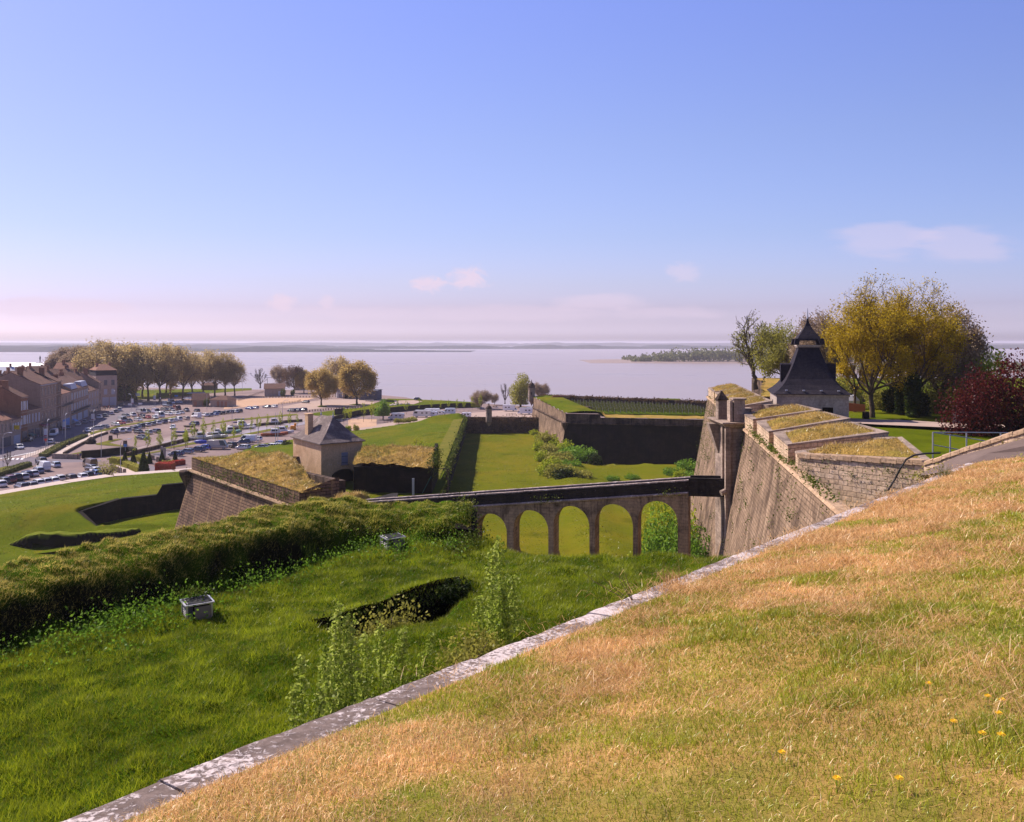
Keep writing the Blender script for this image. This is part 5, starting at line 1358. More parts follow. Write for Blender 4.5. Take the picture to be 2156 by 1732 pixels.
# ------------------------------------------------------------------ tower with the concave slate roof
def tower():
    y0 = 98.6; p = P(1635.3, 884, y0)
    rot = -R(12.5); S = 8.3
    c = Vector((p.x, p.y, 0))+Matrix.Rotation(rot, 3, 'Z') @ Vector((S/2, S/2, 0))
    zb, ze = TERR-.3, 30.75
    t = thing('slate_tower', 'square stone pavilion with concave slate roof, open lantern and thin spike', 'tower', (c.x, c.y, zb), rot)
    H = ze-zb
    w = MB(); h = S/2
    # front has a low dark window
    wx, wz0, wz1, ww = 1.75, .95, 2.15, .62
    def q(a, b, z0, z1): w.face([(a, -h, z0), (b, -h, z0), (b, -h, z1), (a, -h, z1)])
    q(-h, wx-ww, 0, H); q(wx+ww, h, 0, H); q(wx-ww, wx+ww, 0, wz0); q(wx-ww, wx+ww, wz1, H)
    w.face([(h, -h, 0), (h, h, 0), (h, h, H), (h, -h, H)]); w.face([(h, h, 0), (-h, h, 0), (-h, h, H), (h, h, H)]); w.face([(-h, h, 0), (-h, -h, 0), (-h, -h, H), (-h, h, H)])
    w.obj('wall', 'tower_stone', t)
    wd = MB(); wd.face([(wx-ww, -h+.3, wz0), (wx+ww, -h+.3, wz0), (wx+ww, -h+.3, wz1), (wx-ww, -h+.3, wz1)])
    for (a, b) in (((wx-ww, wz0), (wx-ww, wz1)), ((wx+ww, wz0), (wx+ww, wz1)), ((wx-ww, wz1), (wx+ww, wz1)), ((wx-ww, wz0), (wx+ww, wz0))):
        wd.face([(a[0], -h, a[1]), (b[0], -h, b[1]), (b[0], -h+.3, b[1]), (a[0], -h+.3, a[1])])
    wd.obj('window', 'void', t)
    sl = MB(); sl.box((-h-.01, .6, 1.0), (.06, .55, 1.7)); sl.obj('slit_window', 'void', t)
    co = MB(); co.box((0, 0, H-.32), (S+.24, S+.24, .32)); co.obj('cornice', 'tower_stone', t)
    prof = [(4.52, 0), (3.85, .48), (3.32, 1.02), (2.80, 1.75), (2.40, 2.55), (2.02, 3.4), (1.70, 4.2), (1.42, 4.95), (1.27, 5.4), (1.24, 5.7)]
    ro = MB()
    def ring(r, z): return [(-r, -r, H+z), (r, -r, H+z), (r, r, H+z), (-r, r, H+z)]
    ro.face(ring(4.52, -.08)[::-1])
    for k in range(4):
        a, b = ring(4.52, -.08), ring(4.52, 0); ro.face([a[k], a[(k+1) % 4], b[(k+1) % 4], b[k]])
    for (r0, z0), (r1, z1) in zip(prof[:-1], prof[1:]):
        a, b = ring(r0, z0), ring(r1, z1); sl_ = math.hypot(r0-r1, z1-z0)
        for k in range(4): ro.face([a[k], a[(k+1) % 4], b[(k+1) % 4], b[k]], [(-r0, z0*1.3), (r0, z0*1.3), (r1, z1*1.3), (-r1, z1*1.3)])
    rf = ro.obj('roof', 'roof_slate', t)
    bd = MB(); bd.box((0, 0, H+5.66), (2.75, 2.75, .16)); bd.box((0, 0, H+5.82), (2.95, 2.95, .12)); bd.obj('lantern_sill', 'tower_stone', rf)
    la = MB()
    for sx in (-1, 1):
        for sy in (-1, 1):
            la.frustum([(sx*1.55-.28, sy*1.55-.28, H+5.96), (sx*1.55+.28, sy*1.55-.28, H+5.96), (sx*1.55+.28, sy*1.55+.28, H+5.96), (sx*1.55-.28, sy*1.55+.28, H+5.96)], [(sx*1.38-.30, sy*1.38-.30, H+6.75), (sx*1.38+.30, sy*1.38-.30, H+6.75), (sx*1.38+.30, sy*1.38+.30, H+6.75), (sx*1.38-.30, sy*1.38+.30, H+6.75)])
    la.obj('lantern', 'roof_slate', rf)
    sp = MB(); pf = [(1.44, 6.5), (1.36, 6.75), (1.18, 7.05), (.90, 7.45), (.58, 7.9), (.32, 8.35), (.16, 8.8), (.09, 9.3)]
    sp.face([(-1.44, -1.44, H+6.5), (-1.44, 1.44, H+6.5), (1.44, 1.44, H+6.5), (1.44, -1.44, H+6.5)])
    for (r0, z0), (r1, z1) in zip(pf[:-1], pf[1:]):
        a, b = ring(r0, z0), ring(r1, z1)
        for k in range(4): sp.face([a[k], a[(k+1) % 4], b[(k+1) % 4], b[k]], [(-r0, z0*1.2), (r0, z0*1.2), (r1, z1*1.2), (-r1, z1*1.2)])
    sp.obj('spire', 'roof_slate', rf)
    fi = MB(); fi.tube([(0, 0, H+9.1), (0, 0, H+10.6)], .11, 6, 0, .03); fi.obj('spike', 'zinc', rf)
    for sx in (-1, 1):
        dm = MB(); x0 = sx*1.95; x1 = sx*3.3
        for (ya, yb) in ((-.5, .5),):
            top = [(x0, ya, H+3.35), (x1, ya, H+3.35), (x1, yb, H+3.35), (x0, yb, H+3.35)]; lo = [(x0, ya, H+1.3), (x1, ya, H+1.3), (x1, yb, H+1.3), (x0, yb, H+1.3)]
            dm.frustum(lo, top)
        rr = [(x1, .5*math.cos(math.pi*k/6), H+3.35+.3*math.sin(math.pi*k/6)) for k in range(7)]; r2 = [(x0, y, z) for _, y, z in rr]
        for k in range(6): dm.face([rr[k], rr[k+1], r2[k+1], r2[k]])
        dm.face(rr)
        d = dm.obj('dormer', 'roof_slate', rf)
    for k in range(4):
        v = MB(); v.box((-3.0+2.0*k, -4.22, H+.36), (.26, .22, .12)); v.obj('vent_tile', 'zinc', rf)
tower()
# ================================================================== FAR BASTION WITH THE VINEYARD
def bastion():
    root = thing('vineyard_bastion', 'big angular bastion with lit brown face, deeply shaded flank and vineyard on top', 'fort wall', (0, 0, 0))
    Nc = Vector((15.6, 233.4)); Fr = Vector((7.6, 291)); Rt = Vector((62, 224))
    Rs = Vector((25.5, 231.3))     # where the flank parapet steps down
    zc, zp = 13.6, 16.6
    dl = (Fr-Nc).normalized(); nl = Vector((-dl.y, dl.x))
    if nl.x > 0: nl = -nl
    df = (Rt-Nc).normalized(); nf = Vector((df.y, -df.x))
    if nf.y > 0: nf = -nf
    f = MB(); g = MB()
    K = 12; LL = (Fr-Nc).length
    def rl(s, z):
        o = (zc-z)*.14; p = Nc+dl*s+nl*o+(nf*o if s == 0 else Vector((0, 0))); return (p.x, p.y, z)
    for k in range(K):
        s0, s1 = LL*k/K, LL*(k+1)/K
        f.face([rl(s1, 5), rl(s0, 5), rl(s0, zc), rl(s1, zc)], [(-s1, 5), (-s0, 5), (-s0, zc), (-s1, zc)])
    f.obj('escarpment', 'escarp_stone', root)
    LF = (Rt-Nc).length
    def rf(s, z):
        o = (zc-z)*.14; p = Nc+df*s+nf*o+(nl*o if s == 0 else Vector((0, 0))); return (p.x, p.y, z)
    for k in range(10):
        s0, s1 = LF*k/10, LF*(k+1)/10; g.face([rf(s0, .5), rf(s1, .5), rf(s1, zc), rf(s0, zc)], [(s0, .5), (s1, .5), (s1, zc), (s0, zc)])
    g.obj('flank_wall', 'black_wall', root)  # flank's shade painted as darker stone, the sunlit face stays pale
    p = MB(); st = (Rs-Nc).length
    for k in range(12):
        a, b = Nc+dl*LL*k/12, Nc+dl*LL*(k+1)/12; zt0, zt1 = lerp(zp, 17.4, k/12), lerp(zp, 17.4, (k+1)/12)
        p.face([(b.x, b.y, zc), (a.x, a.y, zc), (a.x, a.y, zt0), (b.x, b.y, zt1)])
    p.obj('parapet', 'escarp_stone', root); p = MB()
    for s0, s1, z in ((0, st, zp-.2), (st, LF, 15.4)):
        a, b = Nc+df*s0, Nc+df*s1; p.face([(a.x, a.y, zc), (b.x, b.y, zc), (b.x, b.y, z), (a.x, a.y, z)])
    p.obj('parapet', 'dark_stone', root)
    c = MB(); pr = [(0, -.2), (.4, -.15), (.5, .05), (.4, .25), (0, .3)]
    for (base, d, n, L) in ((Nc, dl, nl, LL), (Nc, df, nf, LF)):
        for (o0, z0), (o1, z1) in zip(pr[:-1], pr[1:]):
            a, b = base-d*.4, base+d*L
            c.face([(a.x+n.x*o0, a.y+n.y*o0, zc+z0), (b.x+n.x*o0, b.y+n.y*o0, zc+z0), (b.x+n.x*o1, b.y+n.y*o1, zc+z1), (a.x+n.x*o1, a.y+n.y*o1, zc+z1)])
    c.obj('cordon', 'dark_stone', root)
    q = Nc+(nl+nf).normalized()*.4; k = MB(); k.lathe((q.x, q.y, zc-2.2), [(.1, 0), (.5, .8), (1.0, 1.7), (1.1, 2.4)], 8); k.obj('corner_bracket', 'dark_stone', root)
    # turf: raised left rampart, step, yellow rampart over the flank
    poly = [(Nc.x, Nc.y), (Rt.x, Rt.y), (62, 300), (Fr.x, Fr.y)]
    def th(X, Y):
        tl = -((X-Nc.x)*nl.x+(Y-Nc.y)*nl.y); tf = -((X-Nc.x)*nf.x+(Y-Nc.y)*nf.y); sf = (X-Nc.x)*df.x+(Y-Nc.y)*df.y
        left = 16.7+.5*sstep(0, 5, tl)+.7*sstep(233, 290, Y)
        z = 15.3
        zl = left*sstep(12.5, 8.5, tl)+z*(1-sstep(12.5, 8.5, tl))
        zf = np.where(sf < st, 16.6, 15.45)+.25*sstep(0, 4, tf)
        out = np.where(tf < 7, np.maximum(zf, zl*(tl < 10)), zl)
        return out+(fbm(X*.35, Y*.35, 3)-.5)*.35+1.1*np.exp(-((Y-296)/2.5)**2)
    o = heightgrid('turf_top', 7, 62, 222, 300, .9, th, 'lawn', keep=lambda x, y: inpoly(x, y, poly)); o.parent = root; del o['kind']
    o = heightgrid('dry_turf_top', 24, 62, 222, 246, .9, lambda X, Y: th(X, Y)+.06, 'dry_turf', keep=lambda x, y: (-((x-Nc.x)*nf.x+(y-Nc.y)*nf.y) < 6.5) & (-((x-Nc.x)*nf.x+(y-Nc.y)*nf.y) > .1) & ((x-Nc.x)*df.x+(y-Nc.y)*df.y > st)); o.parent = root; del o['kind']
    h = MB(); c_ = Vector((23.2, 250)); h.lathe((c_.x, c_.y, 15.4), [(1.6, 0), (1.8, .8), (1.5, 1.6), (.2, 1.9)], 8); h.obj('dark_hatch', 'dark_stone', root)
    pl = sheet('vineyard_soil', [(17, 244, 15.56), (61, 238, 15.56), (61, 292, 15.9), (12.5, 288, 16.1)], 'scrub_ground', dz=.0)
    # back parapet
    b = MB(); a0, a1 = Vector((10.5, 293)), Vector((64, 262)); 
    for k in range(14):
        u, v = a0.lerp(a1, k/14), a0.lerp(a1, (k+1)/14); j = random.uniform(-.12, .12)
        b.frustum([(u.x, u.y, 14), (v.x, v.y, 14), (v.x, v.y+1.4, 14), (u.x, u.y+1.4, 14)], [(u.x, u.y+.1, 17.9+j), (v.x, v.y+.1, 17.9+j), (v.x, v.y+1.3, 17.9+j), (u.x, u.y+1.3, 17.9+j)])
    b.obj('back_parapet', 'dark_stone', root)
    cen = []
    for i in range(170):
        f_ = rng.random(); u = a0.lerp(a1, f_); cen.append(rng.normal(size=(16, 3))*np.array([.8, .5, .3])+np.array([u.x, u.y-.1, 17.7]))
    leaf_mass('hedge_growth', np.concatenate(cen), .5, 'leaf_brown', kind='stuff')
    # timber stack on the corner
    s = thing('timber_pile', 'pile of reddish beams lying on the bastion corner by the vineyard', 'timber', (17.2, 282, 17.6))
    for k in range(7):
        m = MB(); m.tube([(-3+random.uniform(-.5, .5), random.uniform(-1, 1), .25+.2*(k % 3)), (3+random.uniform(-.5, .5), random.uniform(-1, 1), .25+.2*(k % 3))], .22, 6); m.obj('beam', 'rust_red' if k % 2 else 'wood', s)
    # sentry turret on the far corner
    t = thing('sentry_turret', 'domed round sentry turret on the sharp corner of the vineyard bastion', 'turret', (Fr.x-.5, Fr.y+.2, 0))
    a = MB(); a.lathe((0, 0, 0), [(.15, 14.2), (.6, 15.2), (1.2, 16.0), (1.25, 16.3), (1.2, 20.2), (1.4, 20.35), (1.4, 20.6)], 14); a.obj('shaft', 'gate_stone', t)
    d2 = MB(); d2.lathe((0, 0, 0), [(1.3, 20.6), (1.25, 21.3), (.95, 22.0), (.45, 22.5), (.15, 22.7), (.2, 22.95), (.05, 23.6)], 14); d2.obj('dome', 'dark_stone', t)
    w = MB(); w.box((-.1, -1.2, 18.2), (.3, .15, .9)); w.obj('slit', 'void', t)
    # vine rows
    base = None
    nrow = 24
    for k in range(nrow):
        f0 = k/(nrow-1)
        x0 = lerp(18.5, 60, f0); y0 = lerp(246, 239, f0); x1 = lerp(13.5, 58, f0); y1 = lerp(288.5, 264, f0)
        L = math.hypot(x1-x0, y1-y0); ang = math.atan2(y1-y0, x1-x0)
        if base is None:
            r = thing('vine_row', 'trellised row of young green vines on the bastion top', 'vine row', (x0, y0, 15.7), ang, 'vine rows on the bastion')
            pm = MB()
            for j in range(9): pm.box((j*L/8, 0, 0), (.12, .12, 1.5))
            po = pm.obj('posts', 'wood_grey', r); po['kind'] = 'stuff'
            n = 800; xx = rng.random(n)*L; cc = np.stack([xx, rng.normal(0, .18, n), .35+rng.random(n)*.75*(.5+.8*vn(xx*1.3, 0*xx))], -1)
            V, q_ = leafquads(cc, .42); lm = link('foliage', mesh_np('vine_foliage', V, q_), 'leaf_hedge', r); lm['kind'] = 'stuff'
            base = (r, [(po, []), (lm, [])], L)
        else: dup(base[0], base[1], (x0, y0, 15.7), ang, scale=(L/base[2], 1, 1))
bastion()
# bushes at the foot of the bastion and round the bridge end
def scrub():
    pr = [bush_mesh('scrub_%d' % i, 3.2, 3.2, 2.6, 1500, .42, lf, 20+i, 14, 6) for i, lf in enumerate(('leaf_yellowgreen', 'leaf_green', 'leaf_olive'))]
    pr.append(bush_mesh('bramble', 1.9, 1.9, 1.9, 2600, .20, 'leaf_yellowgreen', 31, 16, 8))
    pr.append(bush_mesh('thicket', 1.9, 1.9, 1.9, 2600, .20, 'leaf_green', 32, 16, 8))
    pr.append(bush_mesh('dark_bush', 3.0, 3.0, 2.6, 1500, .40, 'leaf_dark', 33, 14, 6))
    pr.append(bush_mesh('tall_bramble', 1.0, 1.0, 1.9, 7000, .075, 'leaf_yellowgreen', 34, 26, 8)); pr.append(bush_mesh('tall_thicket', 1.0, 1.0, 1.9, 7000, .075, 'leaf_green', 35, 26, 8))
    A = [(1165, 925, 0, 1.0), (1150, 935, 2, .9), (1178, 938, 0, 1.1), (1140, 950, 0, .8), (1160, 955, 2, .9), (1185, 955, 0, 1.0), (1205, 962, 1, 1.0), (1225, 968, 1, 1.1), (1180, 975, 2, 1.0), (1160, 985, 0, .9), (1200, 985, 1, .8), (1150, 1000, 0, .8), (1175, 1005, 2, .9), (1195, 1010, 5, .9), (1215, 1008, 2, .9), (1135, 925, 0, .7), (1125, 915, 0, .6), (1245, 975, 5, .9), (1145, 970, 0, .8), (1190, 940, 0, .9),
         (1290, 1012, 1, .45), (1330, 1008, 1, .45), (1415, 1000, 1, .6), (1450, 990, 1, .9), (1440, 1008, 0, .8), (1462, 1010, 1, .8)]
    names = {0: 'yellow green', 1: 'leafy green', 2: 'olive', 5: 'dark'}
    for (px, py, k, s) in A:
        p = G(px, py, 6.1)
        put_bush(pr[k], 'bush', '%s bush in the scrub between the ditch lawn and the bastion foot' % names[k], (p.x, p.y, 6.0), rng.random()*6, (s*1.4, s*1.4, s*rng.uniform(1.0, 1.5)), '%s bushes at the bastion foot' % names[k])
    # seen through the last arch and under the drawbridge
    B = [(18.8, 98, 6, 4.6), (17.0, 94.5, 6, 2.9), (20.6, 104, 6, 5.0), (19.9, 91.5, 6, 4.4), (16.6, 99, 6, 2.2), (22.0, 104, 6, 1.9), (24.5, 99, 6, 2.3), (19.0, 99, 6, 1.7), (21.0, 95, 6, 1.5), (17.2, 92.5, 6, 1.2), (23.0, 92, 6, 2.0), (21.0, 88, 6, 1.6), (24, 110, 6, 2.4), (19.5, 107, 6, 1.8), (20.4, 81.5, 6, 1.6), (19.4, 74, 6, 1.7), (19.0, 68, 6, 1.9), (17.6, 63, 6, 2.0), (17.6, 78, 6, 1.3), (16.2, 70, 6, 1.4)]
    for i, (x, y, z, s) in enumerate(B):
        k = 3 if i % 3 else 4
        x = min(x, cur_x(y)-(CZC-6)*.177-.4); k = k+3 if s > 2.5 else k
        put_bush(pr[k], 'bush', '%s bramble bush under the main wall beside the last bridge arch' % (('tall ' if k > 5 else '')+('yellow green' if k in (3, 6) else 'leafy green')), (x, y, 5.9), rng.random()*6, (s, s, s*1.25), '%s brambles under the main wall' % (('tall ' if k > 5 else '')+('yellow green' if k in (3, 6) else 'leafy green')))
    rk = MB(); rk.lathe((15.6, 88.5, 5.6), [(2.0, 0), (2.2, 1.2), (1.6, 2.6), (.8, 3.6), (.1, 4.0)], 9); o = rk.obj('stone_heap', 'gate_stone'); tag(o, 'heap of fallen stone behind the last bridge arch', 'rubble')
scrub()
# ================================================================== RIVER, FAR SHORES, LOW GROUND
sheet('water', [(-20000, 120, 0), (20000, 120, 0), (20000, 24000, 0), (-20000, 24000, 0)], 'estuary_water')
def shore_ribbon(name, x0, x1, Y, depth, zt, mat, seed, tip0=0, tip1=0, step=12.0, rag=.35):
    xs = np.arange(x0, x1, step); n = len(xs)
    r = fbm(xs*.006+seed, xs*0+seed*3, 3); r2 = fbm(xs*.05+seed, xs*0+seed, 3)
    k = np.ones(n)
    if tip0: k *= sstep(x0, x0+tip0, xs)
    if tip1: k *= sstep(x1, x1-tip1, xs)
    h = zt*(.72+.45*(r-.5)*2+rag*(r2-.5))*k+.6
    V = []; q = []
    for a, (dy, f) in enumerate(((0, 0.0), (depth*.05, .75), (depth*.3, 1.0), (depth, .85))):
        V.append(np.stack([xs, np.full(n, Y+dy), h*f-.3*(f == 0)], -1))
    V = np.concatenate(V)
    for a in range(3):
        i = np.arange(n-1)+a*n; q.append(np.stack([i, i+1, i+1+n, i+n], -1))
    o = link(name, mesh_np(name, V, np.concatenate(q)), mat); tag(o, kind='structure')
ground_mat('far_woods', [(.3, (.03, .038, .04)), (.5, (.045, .055, .055)), (.7, (.07, .08, .07))], .02, .12, .1, 1, 3)
shore_ribbon('far_shore', -6500, -160, 3150, 500, 23, 'far_woods', 3, 0, 900)
shore_ribbon('far_shore', -8000, 9500, 4700, 900, 25, 'far_woods', 8)
shore_ribbon('far_hills', -14000, 15000, 8000, 3000, 40, 'far_woods', 15, step=40, rag=.1)
def island():
    x0 = (1240-CX)/F*1480; x1 = 900
    n = 60; V = []; 
    heightgrid('island', x0, x1, 1440, 1720, 14, lambda X, Y: np.maximum(-.3, (1.4+.8*fbm(X*.01, Y*.01, 3))*sstep(x0, x0+50, X)*sstep(1440, 1452+25*vn(X*.01, 0*X), Y)*sstep(1720, 1690, Y)+.6*sstep(1470, 1500, Y)*sstep(x0+60, x0+130, X)), 'mud')
    cen = []
    for i in range(1500):
        x = x0+80+rng.random()**.8*(x1-x0-80); y = rng.uniform(1478, 1690) if rng.random() < .6 else rng.uniform(1478, 1500)
        hh = (7+15*sstep(x0+70, x0+210, x)*(.65+.7*vn(np.array(x*.02), np.array(y*.02))))*rng.uniform(.8, 1.1); r = rng.uniform(4, 8)
        cen.append(rng.normal(size=(16, 3))*np.array([r*.5, r*.5, hh*.22])+np.array([x, y, hh*.55]))
    c = np.concatenate(cen); c[:, 2] = np.abs(c[:, 2])+.5
    leaf_mass('island_wood', c, 5.0, 'leaf_far', kind='stuff')
    # a further wooded bank behind the fort trees
    cen = []
    for i in range(700):
        x = rng.uniform(430, 1400); y = rng.uniform(1000, 1060)+(x-430)*.05; hh = rng.uniform(9, 15); cen.append(rng.normal(size=(14, 3))*np.array([4, 4, hh*.22])+np.array([x, y, hh*.5]))
    leaf_mass('river_wood', np.concatenate(cen), 4.0, 'leaf_far', kind='stuff')
    heightgrid('river_bank', 420, 1420, 985, 1130, 15, lambda X, Y: 1.2*sstep(985, 1000, Y)*sstep(420, 450, X)-.2+0*X, 'mud')
island()
# quay level land
LAND = [(-700, 60), (-700, 640), (-330, 600), (-215, 556), (-150, 545), (-105, 520), (-62, 470), (-48, 440), (-20, 425), (5, 408), (30, 372), (80, 350), (260, 330), (260, 277), (-15, 277), (-13, 116), (-60, 110), (-60, 60)]
def quay():
    mb = MB(); mb.prism([(x, y) for x, y in LAND], -1, 4.97)
    tag(mb.obj('ground', 'quay_gravel'), kind='structure')
quay()
def gsheet(name, pts, mat, z): return sheet(name, [(p.x, p.y, z) for p in pts], mat)
def D(px, py, z=5.0): return G(px, py, z)
gsheet('road', [D(-60, 985), D(-40, 962), D(0, 947), D(75, 922), D(156, 899), D(205, 876), D(237, 862), D(252, 850), D(262, 845), D(300, 842), D(345, 842), D(350, 852), D(330, 856), D(290, 866), D(262, 876), D(240, 889), D(215, 902), D(180, 915), D(150, 926), D(100, 944), D(54, 958), D(0, 966)], 'asphalt', 5.012)
gsheet('side_road', [D(-60, 990), D(0, 971), D(54, 962), D(110, 967), D(212, 969), D(212, 978), D(110, 974), D(70, 980), D(0, 985)], 'asphalt', 5.016)
gsheet('quay_road', [zH(160, 520), zH(420, 480), zH(900, 400), zH(1120, 375), zH(1380, 470), zH(1380, 500), zH(1000, 470), zH(500, 520), zH(470, 570), zH(860, 680), zH(860, 760), zH(700, 780), zH(430, 590), zH(300, 540)], 'asphalt', 5.012)
gsheet('sand_court', [D(481, 845.5), D(532, 839), D(606, 838.3), D(664, 838.3), D(640, 845), D(600, 850), D(539, 855.5), D(470, 862)], 'sand_court', 5.02)
gsheet('sand_yard', [D(586, 858.5), D(640, 848), D(690, 841.5), D(760, 842), D(788, 848), D(788, 852), D(700, 858), D(645, 864)], 'pale_gravel', 5.02)
gsheet('camper_park', [zF(-700, 700), zF(-100, 660), zF(600, 545), zF(1180, 500), zF(1640, 470), zF(2000, 470), zF(2000, 560), zF(1450, 545), zF(600, 700), zF(-300, 860), zF(-700, 1000)], 'pale_gravel', 5.03)
gsheet('sand_path', [zF(-480, 580), zF(-100, 590), zF(-100, 680), zF(-480, 720)], 'sand_court', 5.04)
gsheet('parking', [D(-60, 1042), D(-20, 1010), D(60, 986), D(110, 975), D(232, 972), D(228, 1000), D(140, 1024), D(0, 1052)], 'quay_gravel', 5.02)
gsheet('garden_path', [zH(0, 640), zH(80, 640), zH(560, 800), zH(300, 850), zH(140, 750), zH(0, 700)], 'pale_paving', 5.03)
gsheet('walkway', [D(113, 956), D(138, 956), D(170, 935), D(207, 917), D(228, 910.5), D(216, 908), D(180, 922), D(150, 937)], 'pale_paving', 5.03)
gsheet('pavement', [D(52, 966), D(75, 958), D(150, 931), D(216, 906), D(230, 902), D(220, 900), D(180, 914), D(140, 929), D(60, 955), D(44, 963)], 'pale_paving', 5.024)
def path_strip():
    mb = MB(); 
    for (a, b) in zip(PATHL[:-1], PATHL[1:]):
        d = Vector(b)-Vector(a); n = Vector((-d.y, d.x)).normalized()
        mb.face([(a[0]-n.x*.4, a[1]-n.y*.4, 6.56), (b[0]-n.x*.4, b[1]-n.y*.4, 6.56), (b[0]+n.x*3.6, b[1]+n.y*3.6, 6.56), (a[0]+n.x*3.6, a[1]+n.y*3.6, 6.56)])
        mb.face([(a[0]+n.x*3.6, a[1]+n.y*3.6, 6.56), (b[0]+n.x*3.6, b[1]+n.y*3.6, 6.56), (b[0]+n.x*7.6, b[1]+n.y*7.6, 5.0), (a[0]+n.x*7.6, a[1]+n.y*7.6, 5.0)])
    tag(mb.obj('footpath', 'pale_paving'), kind='structure')
path_strip()
# harbour: mud, channel, quay wall
gsheet('mud_bank', [zH(400, 440), zH(420, 330), zH(700, 250), zD(0, 930), zD(200, 880), zD(450, 800), zD(900, 720), zD(1400, 640), zD(2156, 545), zD(2500, 530), zD(2500, 640), zD(2156, 650), zD(1450, 760), zD(540, 940), zD(0, 1080), zH(600, 400)], 'mud', 5.02)
gsheet('harbour_water', [zH(640, 330), zH(900, 260), zD(0, 990), zD(540, 880), zD(1000, 800), zD(1500, 700), zD(1500, 760), zD(1100, 850), zD(540, 935), zD(0, 1060)], 'estuary_water', 5.035)
gsheet('channel_water', [zD(0, 1130), zD(540, 960), zD(1300, 830), zD(1500, 745), zD(1900, 690), zD(2156, 665), zD(2600, 620), zD(2600, 660), zD(2156, 735), zD(1700, 800), zD(1300, 890), zD(540, 1010), zD(200, 1080), zD(0, 1150)], 'estuary_water', 5.05)
for i, (pts, nm) in enumerate((([zD(0, 1095), zD(540, 990), zD(1300, 870), zD(2156, 700), zD(2156, 735), zD(1300, 905), zD(540, 1025), zD(0, 1120)], 'grass_strip'), ([zH(-100, 520), zH(300, 470), zH(900, 370), zH(1000, 340), zH(1000, 375), zH(700, 430), zH(300, 505), zH(-100, 540)], 'grass_strip'),
        ([zC(20, 850), zC(400, 765), zC(700, 690), zC(1200, 610), zC(1850, 505), zC(1850, 530), zC(1200, 640), zC(700, 715), zC(420, 800), zC(60, 890)], 'grass_strip'), ([zD(690, 695), zD(900, 660), zD(1200, 605), zD(1500, 580), zD(2156, 515), zD(2300, 510), zD(2300, 530), zD(1500, 605), zD(1200, 630), zD(690, 715)], 'grass_strip'),
        ([zC(160, 1080), zC(560, 985), zC(720, 985), zC(420, 1060), zC(760, 1130), zC(700, 1140), zC(160, 1100)], 'grass_strip'), ([zB(-100, 640), zB(100, 585), zB(180, 585), zB(0, 650)], 'grass_strip'), ([zB(1180, 380), zB(1380, 340), zB(2156, 260), zB(2156, 290), zB(1380, 375)], 'grass_strip'), ([zE(1030, 790), zE(1100, 770), zE(1190, 780), zE(1200, 800), zE(1060, 802)], 'grass_patch'), ([zE(1560, 760), zE(1700, 742), zE(1780, 752), zE(1700, 768)], 'grass_patch'), ([zH(0, 480), zH(120, 490), zH(560, 790), zH(560, 800), zH(100, 650), zH(0, 630)], 'grass_strip'), ([zB(0, 740), zB(520, 560), zB(560, 590), zB(100, 730), zB(0, 770)], 'grass_strip'))):
    gsheet(nm, pts, 'rough_verge' if i not in (7, 8) else 'lawn', 5.06+.006*i)
def quay_wall():
    def wall(pts, z0, z1, th, mat, name, label, cat='wall'):
        mb = MB()
        for a, b in zip(pts[:-1], pts[1:]):
            d = Vector((b.x-a.x, b.y-a.y)); n = Vector((-d.y, d.x)).normalized()*th
            mb.frustum([(a.x, a.y, z0), (b.x, b.y, z0), (b.x+n.x, b.y+n.y, z0), (a.x+n.x, a.y+n.y, z0)], [(a.x, a.y, z1), (b.x, b.y, z1), (b.x+n.x, b.y+n.y, z1), (a.x+n.x, a.y+n.y, z1)])
        tag(mb.obj(name, mat), label, cat)
    wall([zH(330, 470), zH(440, 430), zH(640, 385), zH(1100, 270), zH(1600, 140)], 4.9, 6.0, .8, 'dark_stone', 'quay_wall', 'low dark quay wall dividing the mud bank from the narrow channel')
    wall([zD(1120, 820), zD(1450, 742), zD(1750, 705), zD(2156, 655), zD(2400, 640)], 4.9, 6.0, .8, 'dark_stone', 'quay_wall', 'low dark quay wall behind the moored boats, ending at the guardhouse roof')
    wall([zB(1380, 450), zB(1700, 425), zB(2156, 370), zH(400, 460)], 4.9, 7.0, 1.2, 'black_wall', 'basin_wall', 'dark shaded wall closing the head of the muddy basin')
    wall([zB(872, 450), zB(1330, 462)], 4.9, 6.3, .5, 'gate_stone', 'brick_wall', 'low pale brick wall at the end of the raised walkway')
    wall([zB(1090, 385), zB(1330, 250), zB(1640, 90), zB(1820, 30)], 4.9, 5.7, .5, 'dark_stone', 'walkway_wall', 'thin dark wall edging the pale walkway above the mud')
    wall([zF(-900, 690), zF(-350, 540), zF(0, 505), zF(350, 470), zF(900, 438), zF(1290, 425)], 4.9, 7.35, .6, 'black_wall', 'river_wall', 'long shaded wall between the camper park and the riverside lawn')
    wall([zE(1340, 930), zE(1480, 915)], 5, 7.6, .6, 'black_wall', 'wall_stub', 'short dark wall stub at the town end of the riverside lawn')
quay_wall()
